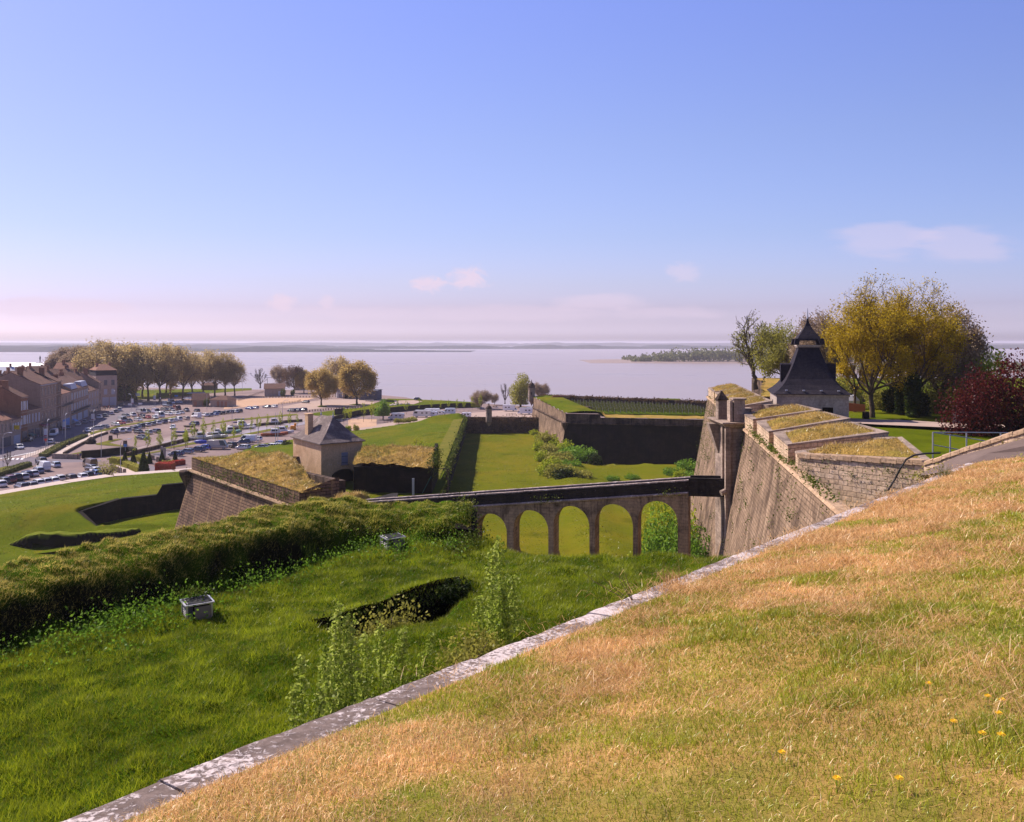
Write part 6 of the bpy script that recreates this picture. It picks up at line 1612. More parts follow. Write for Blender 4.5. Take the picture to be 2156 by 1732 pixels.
def river_lawn():
    pts = [zF(-1000, 640), zF(-900, 600), zF(-500, 470), zF(-60, 390, 7.4), zF(130, 310, 7.4), zF(400, 318, 7.4), zF(900, 340, 7.4), zF(1290, 385, 7.4), zF(1290, 430)]
    poly = [(p.x, p.y) for p in pts]
    w = [zF(-350, 540), zF(0, 505), zF(350, 470), zF(900, 438), zF(1290, 425)]
    mb = MB(); P0 = [zF(-420, 560), zF(-350, 540), zF(0, 505), zF(350, 470), zF(900, 438), zF(1290, 425)]
    Q = [zF(-480, 470), zF(-300, 440, 7.0), zF(60, 305, 7.4), zF(400, 315, 7.4), zF(900, 335, 7.4), zF(1290, 378, 7.4)]
    for k in range(5):
        a, b, c, d = P0[k], P0[k+1], Q[k+1], Q[k]
        mb.face([(a.x, a.y+.5, 7.3 if k > 0 else 5.1), (b.x, b.y+.5, 7.3), (c.x, c.y, 7.35), (d.x, d.y, 7.3 if k > 0 else 5.1)])
        mb.face([(d.x, d.y, 7.3 if k > 0 else 5.1), (c.x, c.y, 7.35), (c.x+1, c.y+4, 0), (d.x-1, d.y+4, 0)])
    tag(mb.obj('riverside_lawn', 'lawn'), kind='structure')
    gsheet('bare_patch', [zF(130, 335, 7.4), zF(400, 330, 7.4), zF(520, 345, 7.4), zF(400, 385, 7.4), zF(150, 370, 7.4)], 'pale_gravel', 7.42)
    # lawn nearer the sheds
    gsheet('bank_lawn', [zE(800, 920), zE(1100, 880), zE(1500, 830), zE(2000, 790), zE(2100, 800), zE(2100, 880), zE(1480, 930), zE(1100, 950)], 'lawn', 5.05)
river_lawn()
# ================================================================== TOWN
FAC = [(-148, 205), (-152, 225), (-155.6, 247), (-161, 279), (-176, 325), (-192, 373), (-204, 409)]
def fac_pt(px):
    k = (px-CX)/F
    for (x0, y0), (x1, y1) in zip(FAC[:-1], FAC[1:]):
        den = (x1-x0)-k*(y1-y0)
        t = (k*y0-x0)/den
        if -.001 <= t <= 1.001: return Vector((x0+(x1-x0)*t, y0+(y1-y0)*t))
    # beyond the first point
    (x0, y0), (x1, y1) = FAC[0], FAC[1]; t = (k*y0-x0)/((x1-x0)-k*(y1-y0)); return Vector((x0+(x1-x0)*t, y0+(y1-y0)*t))
WIN = {}
def win_mesh(w, h, style):
    key = (round(w, 2), round(h, 2), style)
    if key not in WIN:
        mb = MB(); 
        if style == 'plain':
            mb.box((0, 0, 0), (w+.3, .10, h+.25), m=1); mb.box((0, -.03, .05), (w, .10, h), m=0)
            ms = ['window_dark', 'house_stone_pale']
        elif style == 'white':
            mb.box((0, 0, 0), (w, .12, h), m=0); mb.box((-w*.78, -.03, 0), (w*.52, .10, h), m=1); mb.box((w*.78, -.03, 0), (w*.52, .10, h), m=1); ms = ['window_dark', 'shutter_white']
        elif style == 'shut':
            mb.box((0, 0, -.06), (w+.26, .08, h+.16), m=1); mb.box((0, -.04, 0), (w, .10, h), m=0); ms = ['shutter_grey', 'house_stone_pale']
        else:
            mb.box((0, 0, 0), (w, .12, h), m=0); mb.box((0, -.02, h), (w+.2, .14, .12), m=1); ms = ['window_dark', 'house_stone_dark']
        me = mb.mesh('window'); [me.materials.append(MATS[m]) for m in ms]; WIN[key] = me
    return WIN[key]
def house(px_a, px_b, eave_py, label, wall, floors, bays, style, depth=13, rise=3.0, roof='roof_tile', chim=1, at=None, mansard=None, shop=None, balcony=None, gable=True, ridge_shift=.5, p0=None, p1=None, zin=False):
    a = p0 or fac_pt(px_a); b = p1 or fac_pt(px_b)
    d = b-a; w = d.length; ang = math.atan2(d.y, d.x)
    m = (a+b)/2; H = CZ-(eave_py-HY)/F*m.y-5.0
    t = thing('town_house', label, 'house', (a.x, a.y, 5.0), ang, 'houses along the quay street')
    # local x along the street, +y into the plot
    wl = MB(); zr = H+rise; yr = depth*ridge_shift
    wl.face([(0, 0, 0), (w, 0, 0), (w, 0, H), (0, 0, H)]); wl.face([(w, depth, 0), (0, depth, 0), (0, depth, H), (w, depth, H)])
    for x in (0, w): wl.face([(x, 0, 0), (x, 0, H), (x, yr, zr), (x, depth, H), (x, depth, 0)])
    wl.obj('wall', wall, t)
    r = MB(); o = .35; th = .16
    for (y0, z0, y1, z1) in ((-o, H-o*rise/yr+.05, yr, zr+.05), (depth+o, H-o*rise/(depth-yr)+.05, yr, zr+.05)):
        q = [(-.15, y0, z0), (w+.15, y0, z0), (w+.15, y1, z1), (-.15, y1, z1)]
        r.frustum([(x, y, z) for x, y, z in q], [(x, y, z+th) for x, y, z in q])
    rf = r.obj('roof', roof, t)
    for k in range(chim):
        c = MB(); cx = w*(.12 if k == 0 else .85); c.box((cx, yr*(.75+.4*(k % 2)), zr-1.8), (1.0, 1.6, 3.3)); c.box((cx, yr*(.75+.4*(k % 2)), zr+1.5), (1.2, 1.8, .25)); c.obj('chimney', 'house_brick', rf)
    co = MB(); co.box((w/2, -.15, H-.35), (w+.1, .34, .3)); co.obj('cornice', 'house_stone_pale' if not zin else 'zinc', t)
    fh = H/(floors+.12)
    for f in range(floors):
        if f == 0 and shop:
            for k in range(max(1, bays//2)):
                s = MB(); s.box((w*(k+.5)/max(1, bays//2), -.06, .1), (w/max(1, bays//2)*.72, .14, fh*.72)); s.obj('shop_front', shop, t)
            continue
        for k in range(bays):
            ww = min(1.1, w/bays*.42); hh = fh*.62
            o_ = bpy.data.objects.new('window', win_mesh(ww, hh, style)); C.objects.link(o_); o_.parent = t; o_.location = (w*(k+.5)/bays, -.03, f*fh+fh*.2)
        if f > 0:
            s = MB(); s.box((w/2, -.07, f*fh+.05), (w, .16, .16)); s.obj('string_course', 'house_stone_pale', t)
    if balcony:
        bl = MB(); bl.box((w/2, -.55, fh*balcony), (w*.98, 1.1, .16)); 
        for k in range(int(w*2.2)): bl.box((.2+k/2.2, -1.05, fh*balcony+.16), (.06, .05, .9))
        bl.box((w/2, -1.05, fh*balcony+1.0), (w*.98, .08, .08)); bl.obj('balcony', 'metal_dark', t)
    if mansard:
        for x0, x1 in mansard:
            ms = MB(); ms.frustum([(x0*w, -.1, H), (x1*w, -.1, H), (x1*w, 3, H), (x0*w, 3, H)], [(x0*w+.2, .7, H+2.3), (x1*w-.2, .7, H+2.3), (x1*w-.2, 3, H+2.3), (x0*w+.2, 3, H+2.3)]); ms.obj('slate_attic', 'zinc', rf)
    return t, w, H
house(-30, 0, 890, 'low cream house at the near end of the street, dark shop front', 'house_stone_pale', 2, 3, 'plain', shop='window_dark')
house(0, 26, 885, 'low cream house with red tiled roof next to the yellow sign', 'house_stone_pale', 2, 3, 'plain', roof='roof_tile_red', shop='window_dark', rise=2.6)
house(26, 44, 883, 'small low house with white shutters beside the brick gabled house', 'house_stone_pale', 2, 3, 'white', roof='roof_tile_red', rise=2.4, shop='shutter_grey')
house(44, 58, 836, 'narrow tall house showing an orange brick gable and white shutters', 'house_brick', 3, 2, 'white', rise=3.6, chim=2, shop='window_dark')
house(58, 85, 862, 'lower stone house with grey shutters and maroon awning below', 'house_stone', 2, 4, 'shut', rise=2.4, shop='window_dark')
house(85, 118.7, 808, 'biggest stone house with tall bare side wall and long dark balcony', 'house_stone', 4, 5, 'plain', depth=18, rise=4.2, chim=2, shop='window_dark', balcony=1, zin=True)
house(118.7, 128.7, 803, 'slim dark house wedged against the biggest stone house', 'house_stone_dark', 4, 1, 'dark', rise=3.4, shop='window_dark')
house(128.7, 148.7, 828, 'pale house with small orange tiled roof and turquoise shop front', 'house_stone_pale', 3, 3, 'plain', roof='roof_tile_red', rise=2.4, shop='sign_blue', balcony=2)
house(148.7, 185.6, 817, 'wide stone house with two rows of white shutters and zinc attic', 'house_stone', 3, 7, 'white', rise=4.4, depth=16, chim=2, shop='shutter_grey', balcony=1, mansard=[(.05, .35), (.62, .95)])
house(185.6, 208, 822, 'narrow pale stone house with small dormer beside the white shuttered house', 'house_stone_pale', 3, 4, 'shut', rise=2.8, shop='window_dark')
house(208, 213, 806, 'slim gabled house squeezed beside the corner block', 'house_stone', 3, 1, 'plain', rise=5.0, depth=15, shop='window_dark')
def corner_house():
    a = Vector(((202-CX)/F*402, 402)); b = Vector(((246.5-CX)/F*408, 408)); d = b-a; w = d.length
    H = CZ-(791-HY)/F*405-5; t = thing('corner_house', 'tall corner house with dark slate attic band and low tiled roof', 'house', (a.x, a.y, 5), math.atan2(d.y, d.x), 'houses along the quay street')
    dp = 16; wl = MB(); wl.box((w/2, dp/2, 0), (w, dp, H)); wl.obj('wall', 'house_stone_pale', t)
    m = MB(); m.frustum([(-.2, -.2, H), (w+.2, -.2, H), (w+.2, dp, H), (-.2, dp, H)], [(.4, .5, H+2.6), (w-.4, .5, H+2.6), (w-.4, dp-.6, H+2.6), (.4, dp-.6, H+2.6)]); m.obj('slate_attic', 'roof_slate', t)
    r = MB(); r.frustum([(-.3, -.3, H+2.6), (w+.3, -.3, H+2.6), (w+.3, dp, H+2.6), (-.3, dp, H+2.6)], [(w*.35, dp*.45, H+5.4), (w*.65, dp*.45, H+5.4), (w*.65, dp*.6, H+5.4), (w*.35, dp*.6, H+5.4)]); rf = r.obj('roof', 'roof_tile_red', t)
    for x in (.2, .8): c = MB(); c.box((w*x, dp*.5, H+3.2), (1, 1.5, 3)); c.obj('chimney', 'house_brick', rf)
    for f in range(3):
        z = [.3, 5.9, 10.4][f]; hh = [4.2, 2.7, 2.7][f]
        for x in ((.45, .80) if f else (.12, .45, .80)):
            ww = (1.5 if x < .2 else 3.0) if f == 0 else 1.5
            o = bpy.data.objects.new('window', win_mesh(ww, hh, 'plain' if f == 2 else 'shut')); C.objects.link(o); o.parent = t; o.location = (w*x, -.03, z)
        if f: s = MB(); s.box((w/2, -.1, z-.9), (w+.2, .3, .22)); s.obj('string_course', 'house_stone_pale', t)
corner_house()
backs = [(112, 243, 765, 432, 'long low tiled roof behind the corner house with several chimneys', 'roof_tile_red'), (60, 108, 772, 400, 'brown tiled house roof in the second row, behind the slim dark house', 'roof_tile'), (96, 150, 778, 372, 'tiled house in the second row, behind the wide white shuttered house', 'roof_tile'), (128, 175, 786, 352, 'tiled house with red gable directly behind the wide white shuttered house', 'roof_tile'), (20, 62, 782, 350, 'brown roofed house in the second row, behind the biggest stone house', 'roof_tile'), (-20, 22, 790, 315, 'stone house with tall chimney behind the brick gabled house', 'roof_tile'), (-30, 30, 774, 392, 'house with pale hipped zinc roof in the third row', 'zinc'), (40, 96, 776, 420, 'red brown tiled roof in the third row below the statue', 'roof_tile_red'), (70, 100, 792, 330, 'tiled back house showing a plain gable behind the biggest stone house', 'roof_tile'), (-60, 0, 800, 280, 'tall pale stone house at the picture edge, behind the low cream house', 'roof_tile')]
for i, (p, q, ridge, Y, lab, rm) in enumerate(backs):
    a = Vector(((p-CX)/F*Y, Y)); b = Vector(((q-CX)/F*(Y+6), Y+6))
    rise = 3.0
    zr = CZ-(ridge-HY)/F*(Y+6); H = zr-5-rise
    ev = HY+(CZ-(5+H))/((a.y+b.y)/2)*F
    lab = lab.replace(' at the picture edge,', ' at the near end,')
    house(0, 0, ev, lab, ['house_stone', 'house_stone_dark', 'house_stone_pale'][i % 3], 3, 4, 'plain', depth=12, rise=rise, roof=rm, chim=2, p0=a, p1=b)
def market_hall():
    Y = 478; a = P(-10, 771, Y); b = P(87, 771, Y); t = thing('hall', 'long white roofed hall near the river with a statue on its end', 'hall', (a.x, a.y, 5), 0)
    w = b.x-a.x; H = a.z-5; m = MB(); m.box((w/2, 6, 0), (w, 12, H-.5)); m.obj('wall', 'house_stone_pale', t); r = MB(); r.frustum([(-.5, -.5, H-.5), (w+.5, -.5, H-.5), (w+.5, 12.5, H-.5), (-.5, 12.5, H-.5)], [(-.2, 5, H+1.9), (w+.2, 5, H+1.9), (w+.2, 7, H+1.9), (-.2, 7, H+1.9)]); r.obj('roof', 'white_paint', t)
market_hall()
def human(name, label, loc, rz, h, pose, mats, cat='person', group=None):
    """one continuous skinned figure; the material changes with height (legs, top, head)"""
    s = h/1.75; j = {}
    P_ = pose
    v = [(0, 0, .95), (0, 0, 1.15), (0, 0, 1.38), (0, .02, 1.50), (0, .03, 1.60), (0, .03, 1.71),
         (.18, 0, 1.40), (.24, P_['al'][0], 1.12), (.22, P_['al'][1], .90), (.22, P_['al'][1]+.05, .80),
         (-.18, 0, 1.40), (-.24, P_['ar'][0], 1.12), (-.22, P_['ar'][1], .90), (-.22, P_['ar'][1]+.05, .80),
         (.09, 0, .90), (.10, P_['ll'][0], .49), (.10, P_['ll'][1], .08), (.10, P_['ll'][1]+.16, .03),
         (-.09, 0, .90), (-.10, P_['lr'][0], .49), (-.10, P_['lr'][1], .08), (-.10, P_['lr'][1]+.16, .03)]
    r = [.15, .145, .16, .06, .095, .085, .07, .045, .035, .03, .07, .045, .035, .03, .095, .06, .042, .035, .095, .06, .042, .035]
    e = [(0, 1), (1, 2), (2, 3), (3, 4), (4, 5), (2, 6), (6, 7), (7, 8), (8, 9), (2, 10), (10, 11), (11, 12), (12, 13), (0, 14), (14, 15), (15, 16), (16, 17), (0, 18), (18, 19), (19, 20), (20, 21)]
    me = bpy.data.meshes.new(name); me.from_pydata([(x*s, y*s, z*s) for x, y, z in v], e, [])
    bm = bmesh.new(); bm.from_mesh(me); bm.verts.ensure_lookup_table(); ly = bm.verts.layers.skin.verify()
    for i, vv in enumerate(bm.verts):
        vv[ly].radius = (r[i]*s, r[i]*s*(.72 if i < 3 else 1)); vv[ly].use_root = (i == 0)
    bm.to_mesh(me); bm.free()
    mn = name+'_'+'_'.join(mats)
    if mn not in MATS:
        m, nt, out = newmat(mn); z = nd(nt, 'ShaderNodeSeparateXYZ', {0: nd(nt, 'ShaderNodeTexCoord').outputs['Object']}).outputs[2]
        cols = {'dark': (.025, .025, .03), 'blue': (.05, .06, .16), 'pale': (.5, .46, .45), 'bronze': (.05, .055, .06), 'skin': (.42, .26, .19), 'hair': (.04, .03, .02), 'red': (.4, .05, .04)}
        finish(nt, out, ramp(nt, nd(nt, 'ShaderNodeMath', {0: z, 1: h}, operation='DIVIDE').outputs[0], [(0, cols[mats[0]]), (.54, cols[mats[1]]), (.86, cols[mats[2]]), (.95, cols[mats[3]])], 'CONSTANT'), .8)
    o = link(name, me, mn); o.location = loc; o.rotation_euler = (0, 0, rz)
    o.modifiers.new('Skin', 'SKIN').use_smooth_shade = True; o.modifiers.new('Subdivision', 'SUBSURF').render_levels = 1
    return tag(o, label, cat, group)
STAND = {'al': (.02, .05), 'ar': (-.02, .03), 'll': (.02, 0), 'lr': (.02, 0)}
WALK = {'al': (-.10, -.02), 'ar': (.10, .25), 'll': (.22, .25), 'lr': (-.05, -.30)}
def people():
    p = P(72, 764.5, 478)
    human('statue', 'dark standing statue on top of the white roofed hall', (p.x, p.y+6, p.z-.1), 2.6, 4.3, STAND, ('bronze', 'bronze', 'bronze', 'bronze'), 'statue')
    mb = MB(); mb.box((p.x, p.y+6, p.z-3.5), (3.0, 3.0, 3.4)); mb.box((p.x, p.y+6, p.z-.3), (3.4, 3.4, .3)); tag(mb.obj('plinth', 'gate_stone'), 'stone plinth carrying the dark statue', 'plinth')
    g = G(1608.5, 806, TERR)
    human('person', 'person in dark clothes walking on the terrace by the tall bare tree', (g.x, g.y, TERR+.05), R(70), 1.78, WALK, ('dark', 'dark', 'skin', 'hair'))
    b = MB(); b.box((g.x+.27, g.y-.02, TERR+1.0), (.24, .34, .52), R(70)); tag(b.obj('backpack', 'cloth_dark'), 'dark backpack on the back of the walker on the terrace', 'backpack')
    for (q, lab, m, rz, ps) in ((zB(1168, 240), 'pedestrian in dark jacket on the pale walkway beside the hedge', ('dark', 'dark', 'skin', 'hair'), .6, WALK), (zB(1352, 458), 'person in blue standing at the low pale brick wall', ('blue', 'blue', 'skin', 'hair'), 3.0, STAND), (zC(610, 970), 'person in black with pale hair standing by the muddy slope', ('dark', 'dark', 'skin', 'pale'), 1.5, STAND), (zB(1310, 462), 'person in red sitting height by the low pale brick wall', ('dark', 'red', 'skin', 'hair'), 2.0, STAND)):
        human('person', lab.replace(' sitting height', ' standing'), (q.x, q.y, 5.03), rz, 1.8, ps, m)
    # cafe guests before the corner house
    for k in range(11):
        q = zA(1715+k*14+rng.uniform(-5, 5), 985-k*2+rng.uniform(-12, 12))
        human('person', 'cafe guest on the crowded terrace before the corner house', (q.x, q.y, 5.03), rng.random()*6, 1.7, STAND, ('dark', ['red', 'pale', 'dark', 'blue'][k % 4], 'skin', 'hair'), 'person', 'cafe guests')
people()
# ================================================================== VEHICLES
def car_proto(kind):
    K = dict(hatchback=(3.95, 1.72, 1.47, .86, .92, 1.25, .55, -1.55, -1.85, .30), estate=(4.6, 1.78, 1.48, .88, .95, 1.25, .55, -1.85, -2.15, .30), sedan=(4.6, 1.78, 1.44, .88, .93, 1.2, .45, -1.0, -1.6, .30), suv=(4.5, 1.86, 1.68, 1.0, 1.06, 1.3, .65, -1.75, -2.05, .34),
             minivan=(4.6, 1.84, 1.72, .96, 1.02, 1.75, .95, -1.85, -2.15, .31), smallvan=(4.3, 1.80, 1.82, .98, 1.04, 1.55, .8, -2.05, -2.12, .31), van=(5.4, 2.0, 2.35, 1.05, 1.2, 2.15, 1.35, -2.65, -2.68, .34), boxvan=(6.0, 2.1, 2.75, 1.1, 1.25, 2.5, 1.75, -2.98, -2.99, .36), pickup=(5.1, 1.86, 1.75, 1.05, 1.08, 1.2, .5, -.5, -.8, .37))[kind]
    L, W, H, hood, belt, wf, rf_, rr, wr, wrad = K
    a = L/2; hw = W/2
    b = MB()
    st = [(-a, .38, belt*.86, hw*.86), (-a+.12, .26, belt*.98, hw*.95), (-a+.5, .22, belt, hw), (wr+.2, .22, belt, hw), (0, .22, belt, hw), (wf, .22, hood+.02, hw), (a-.55, .22, hood*.94, hw*.97), (a-.15, .25, hood*.80, hw*.90), (a, .36, hood*.62, hw*.78)]
    st = sorted(st, key=lambda s: s[0])
    rings = []
    for (x, zl, zt, w) in st:
        rings.append([(x, -w*.9, zl), (x, -w, zl+.16), (x, -w, zt*.72), (x, -w*.93, zt*.97), (x, -w*.6, zt), (x, w*.6, zt), (x, w*.93, zt*.97), (x, w, zt*.72), (x, w, zl+.16), (x, w*.9, zl)])
    for r0, r1 in zip(rings[:-1], rings[1:]):
        n = len(r0)
        for k in range(n): b.face([r0[k], r1[k], r1[(k+1) % n], r0[(k+1) % n]])
    b.face(rings[0]); b.face(rings[-1][::-1])
    lo = [(wf, -hw*.90, belt*.97), (wf, hw*.90, belt*.97), (wr, hw*.90, belt*.97), (wr, -hw*.90, belt*.97)]
    hi = [(rf_, -hw*.74, H-.07), (rf_, hw*.74, H-.07), (rr, hw*.74, H-.07), (rr, -hw*.74, H-.07)]
    rt = [(rf_-.08, -hw*.66, H), (rf_-.08, hw*.66, H), (rr+.1, hw*.66, H), (rr+.1, -hw*.66, H)]
    hx = [(x*1.0+(.03 if i < 2 else -.03), y*1.03, z) for i, (x, y, z) in enumerate(hi)]
    b.frustum(hx, rt)
    def lp(p, q, t): return tuple(lerp(x, y, t) for x, y in zip(p, q))
    # pillars
    for i in range(4):
        p, q = Vector(lo[i])*1.004, Vector(hi[i])*1.006; b.tube([p, q], .055, 4)
    mids = [.5] if kind in ('hatchback', 'sedan', 'pickup') else [.36, .70]
    if kind in ('van', 'smallvan', 'boxvan'):
        # panelled sides behind the front doors
        t0 = .30 if kind != 'smallvan' else .42
        for i, j in ((0, 3), (1, 2)):
            q = [lp(lo[i], lo[j], t0), lp(lo[i], lo[j], 1), lp(hi[i], hi[j], 1), lp(hi[i], hi[j], t0)]
            b.face([(x, y*1.02, z) for x, y, z in q])
        if kind != 'smallvan': b.face([(x-.02, y*1.0, z) for x, y, z in (lo[2], lo[3], hi[3], hi[2])])
    else:
        for t in mids:
            for i, j in ((0, 3), (1, 2)):
                p, q = Vector(lp(lo[i], lo[j], t)), Vector(lp(hi[i], hi[j], t)); p.y *= 1.004; q.y *= 1.01; b.tube([p, q], .05, 4)
    body = b.mesh('body', True); g = MB(); g.frustum(lo, hi, top=False, bottom=False); gl = g.mesh('windows'); gl.materials.append(MATS['glass_dark'])
    w = MB(); w.lathe((0, 0, 0), [(.05, -.10), (wrad*.62, -.11), (wrad*.66, -.10), (wrad, -.09), (wrad, .09), (wrad*.66, .10), (wrad*.6, .11), (.05, .10)], 12)
    w.m = [1 if (abs(sum(w.v[i][0]**2+w.v[i][1]**2 for i in f)/len(f))**.5 < wrad*.66) else 0 for f in w.f]
    wh = w.mesh('wheel'); wh.materials.append(MATS['tyre']); wh.materials.append(MATS['metal_grey'])
    hl = MB(); hl.box((0, 0, 0), (.10, .34, .15)); hm = hl.mesh('headlight'); hm.materials.append(MATS['white_paint'])
    tl = MB(); tl.box((0, 0, 0), (.08, .20, .26)); tm = tl.mesh('tail_light'); tm.materials.append(MATS['sign_red'])
    return body, gl, wh, hm, tm, K
PROTO = {k: car_proto(k) for k in ('hatchback', 'estate', 'sedan', 'suv', 'minivan', 'smallvan', 'van', 'boxvan', 'pickup')}
for k, v in PROTO.items(): v[0].materials.append(MATS['paint white'])
CARKIT = {}
def car(kind, colour, loc, ang, label, group, s=1.0):
    if kind not in CARKIT:
        body, gl, wh, hm, tm, K = PROTO[kind]
        t = thing('van' if 'van' in kind and kind != 'minivan' else ('pickup_truck' if kind == 'pickup' else 'car'), label, 'van' if 'van' in kind and kind != 'minivan' else ('pickup' if kind == 'pickup' else 'car'), loc, ang, group)
        bo = bpy.data.objects.new('body', body); C.objects.link(bo); bo.parent = t; bo.material_slots[0].link = 'OBJECT'
        w = bpy.data.objects.new('windows', gl); C.objects.link(w); w.parent = t
        kids = [(bo, []), (w, [])]; L, W, H, hood, belt, wf, rf_, rr, wr, wrad = K
        for sx in (L*.31, -L*.30):
            for sy in (-1, 1):
                o = bpy.data.objects.new('wheel', wh); C.objects.link(o); o.parent = t; o.location = (sx, sy*(W/2-.10), wrad); o.rotation_euler = (R(90), 0, 0); kids.append((o, []))
        for sy in (-1, 1):
            o = bpy.data.objects.new('headlight', hm); C.objects.link(o); o.parent = t; o.location = (L/2-.12, sy*W*.34, hood*.62); kids.append((o, []))
            o = bpy.data.objects.new('tail_light', tm); C.objects.link(o); o.parent = t; o.location = (-L/2+.08, sy*W*.40, belt*.68); kids.append((o, []))
        CARKIT[kind] = (t, kids); out = t, kids
    else:
        t, kids = CARKIT[kind]; out = dup(t, kids, loc, ang, label, group)
    out[1][0][0].material_slots[0].link = 'OBJECT'; out[1][0][0].material_slots[0].material = MATS['paint '+colour]
    out[0].scale = (s, s, s)
    return out[0]
ORD = 'first second third fourth fifth sixth seventh eighth ninth tenth eleventh twelfth thirteenth fourteenth fifteenth sixteenth seventeenth eighteenth nineteenth twentieth'.split()
H1 = math.atan2(.66, -.75)
def row(cars, where, zf, ang, group, z=5.0, jit=.08):
    for i, (x, y, kind, col) in enumerate(cars):
        p = zf(x, y, z); nm = {'hatchback': 'hatchback', 'suv': 'tall car', 'minivan': 'people carrier', 'smallvan': 'small van', 'boxvan': 'box van', 'estate': 'estate car', 'sedan': 'saloon car'}.get(kind, kind)
        a = ang[i] if isinstance(ang, list) else ang+random.uniform(-jit, jit)
        car(kind, col, (p.x, p.y, z+.03), a, '%s %s, %s %s' % (col, nm, ORD[i], where), group)
row([(20, 925, 'hatchback', 'white'), (75, 870, 'estate', 'charcoal'), (165, 850, 'suv', 'maroon'), (275, 820, 'suv', 'black'), (385, 800, 'hatchback', 'silver'), (440, 760, 'estate', 'navy'), (560, 745, 'hatchback', 'white'), (640, 695, 'estate', 'blue grey'), (730, 650, 'van', 'white'), (690, 535, 'minivan', 'charcoal'), (935, 595, 'hatchback', 'light blue')],
    'in the hedge side row of the small car park', zB, H1, 'cars in the small car park by the hedge')
row([(360, 965, 'estate', 'charcoal'), (520, 950, 'hatchback', 'grey'), (640, 905, 'estate', 'white'), (770, 885, 'hatchback', 'silver'), (900, 865, 'estate', 'white'), (1010, 830, 'hatchback', 'cream'), (1190, 830, 'suv', 'brown'), (1380, 800, 'hatchback', 'white'), (1470, 770, 'hatchback', 'black'), (1620, 740, 'hatchback', 'blue'), (1600, 690, 'hatchback', 'white'), (1530, 650, 'hatchback', 'charcoal'), (1510, 600, 'van', 'brown')],
    'along the footpath side of the small car park', zB, H1, 'cars in the small car park by the footpath')
ST = math.atan2(.95, -.31)
row([(330, 1640, 'hatchback', 'white'), (855, 1545, 'estate', 'silver'), (905, 1415, 'van', 'white'), (1475, 1355, 'hatchback', 'white'), (1625, 1315, 'estate', 'silver'), (1745, 1295, 'hatchback', 'grey')], 'vehicle up the quay road from the zebra crossing', zA, [ST+math.pi+.5, ST+.1, ST+math.pi, ST+math.pi+.3, ST+2.0, ST+2.0], 'vehicles on the quay road', 5.01)
row([(490, 1510, 'hatchback', 'black'), (620, 1440, 'estate', 'navy'), (700, 1405, 'hatchback', 'charcoal'), (1070, 1320, 'hatchback', 'charcoal'), (1150, 1300, 'hatchback', 'blue grey'), (1320, 1245, 'estate', 'silver'), (1430, 1205, 'hatchback', 'grey'), (1560, 1175, 'hatchback', 'lilac silver'), (1680, 1125, 'suv', 'white'), (1780, 1095, 'hatchback', 'green grey'), (1880, 1060, 'estate', 'lilac silver'), (1955, 1025, 'hatchback', 'grey'), (2020, 1000, 'smallvan', 'white'), (2060, 915, 'suv', 'charcoal')],
    'parked before the shaded house fronts from the cream house', zA, ST, 'cars parked along the house fronts', 5.01)
row([(545, 870, 'estate', 'navy'), (660, 850, 'smallvan', 'white'), (800, 840, 'suv', 'silver'), (935, 795, 'estate', 'grey'), (1020, 770, 'hatchback', 'light blue'), (1090, 748, 'suv', 'black'), (1210, 715, 'estate', 'silver'), (1335, 695, 'hatchback', 'green grey'), (1435, 675, 'suv', 'white'), (1565, 655, 'suv', 'navy'), (1700, 635, 'estate', 'white'), (1790, 620, 'hatchback', 'white'), (1875, 600, 'smallvan', 'white'), (2030, 580, 'estate', 'beige')],
    'from the walkway in the long row facing the mud', zC, H1, 'cars in the long row facing the mud', 5.05)
row([(570, 712, 'hatchback', 'white'), (690, 675, 'hatchback', 'red'), (720, 630, 'van', 'silver'), (840, 630, 'hatchback', 'charcoal'), (1040, 608, 'hatchback', 'white'), (790, 525, 'hatchback', 'grey'), (940, 515, 'smallvan', 'white'), (1090, 520, 'hatchback', 'dark red'), (1160, 545, 'estate', 'charcoal'), (1250, 555, 'hatchback', 'red'), (1395, 560, 'estate', 'silver'), (1490, 530, 'van', 'white'), (1110, 450, 'van', 'cream'), (1225, 440, 'suv', 'charcoal'), (1410, 450, 'van', 'lilac silver'), (1560, 470, 'hatchback', 'white')],
    'of the crowded middle rows nearest the quay road', zC, [H1+math.pi+random.uniform(-.3, .3) for _ in range(16)], 'cars in the crowded middle rows', 5.05)
row([(1680, 485, 'hatchback', 'white'), (1770, 440, 'hatchback', 'cream'), (1840, 480, 'hatchback', 'white'), (1925, 460, 'hatchback', 'silver'), (1590, 400, 'suv', 'charcoal'), (1715, 395, 'hatchback', 'navy'), (1850, 385, 'van', 'dark red'), (2040, 410, 'pickup', 'charcoal'), (1650, 310, 'boxvan', 'blue grey'), (1730, 250, 'van', 'white'), (1890, 240, 'hatchback', 'light blue')],
    'of the rows before the two tiled kiosks', zC, [H1+math.pi+random.uniform(-.3, .3) for _ in range(11)], 'cars before the kiosks', 5.05)
row([(610, 575, 'van', 'white'), (755, 550, 'estate', 'white'), (840, 548, 'hatchback', 'blue grey'), (925, 535, 'hatchback', 'blue'), (955, 515, 'minivan', 'silver'), (1040, 515, 'hatchback', 'black'), (1115, 505, 'hatchback', 'charcoal'), (1190, 495, 'hatchback', 'navy'), (1265, 488, 'hatchback', 'white'), (1325, 485, 'suv', 'charcoal'), (620, 475, 'hatchback', 'charcoal')],
    'of the far row that runs on past the kiosks', zD, H1, 'cars in the far row past the kiosks', 5.05)
row([(215, 760, 'estate', 'white'), (575, 705, 'suv', 'navy')], 'loose car on the open gravel above the mud', zD, [H1+2.6, H1+.2], 'cars on the open gravel', 5.03)
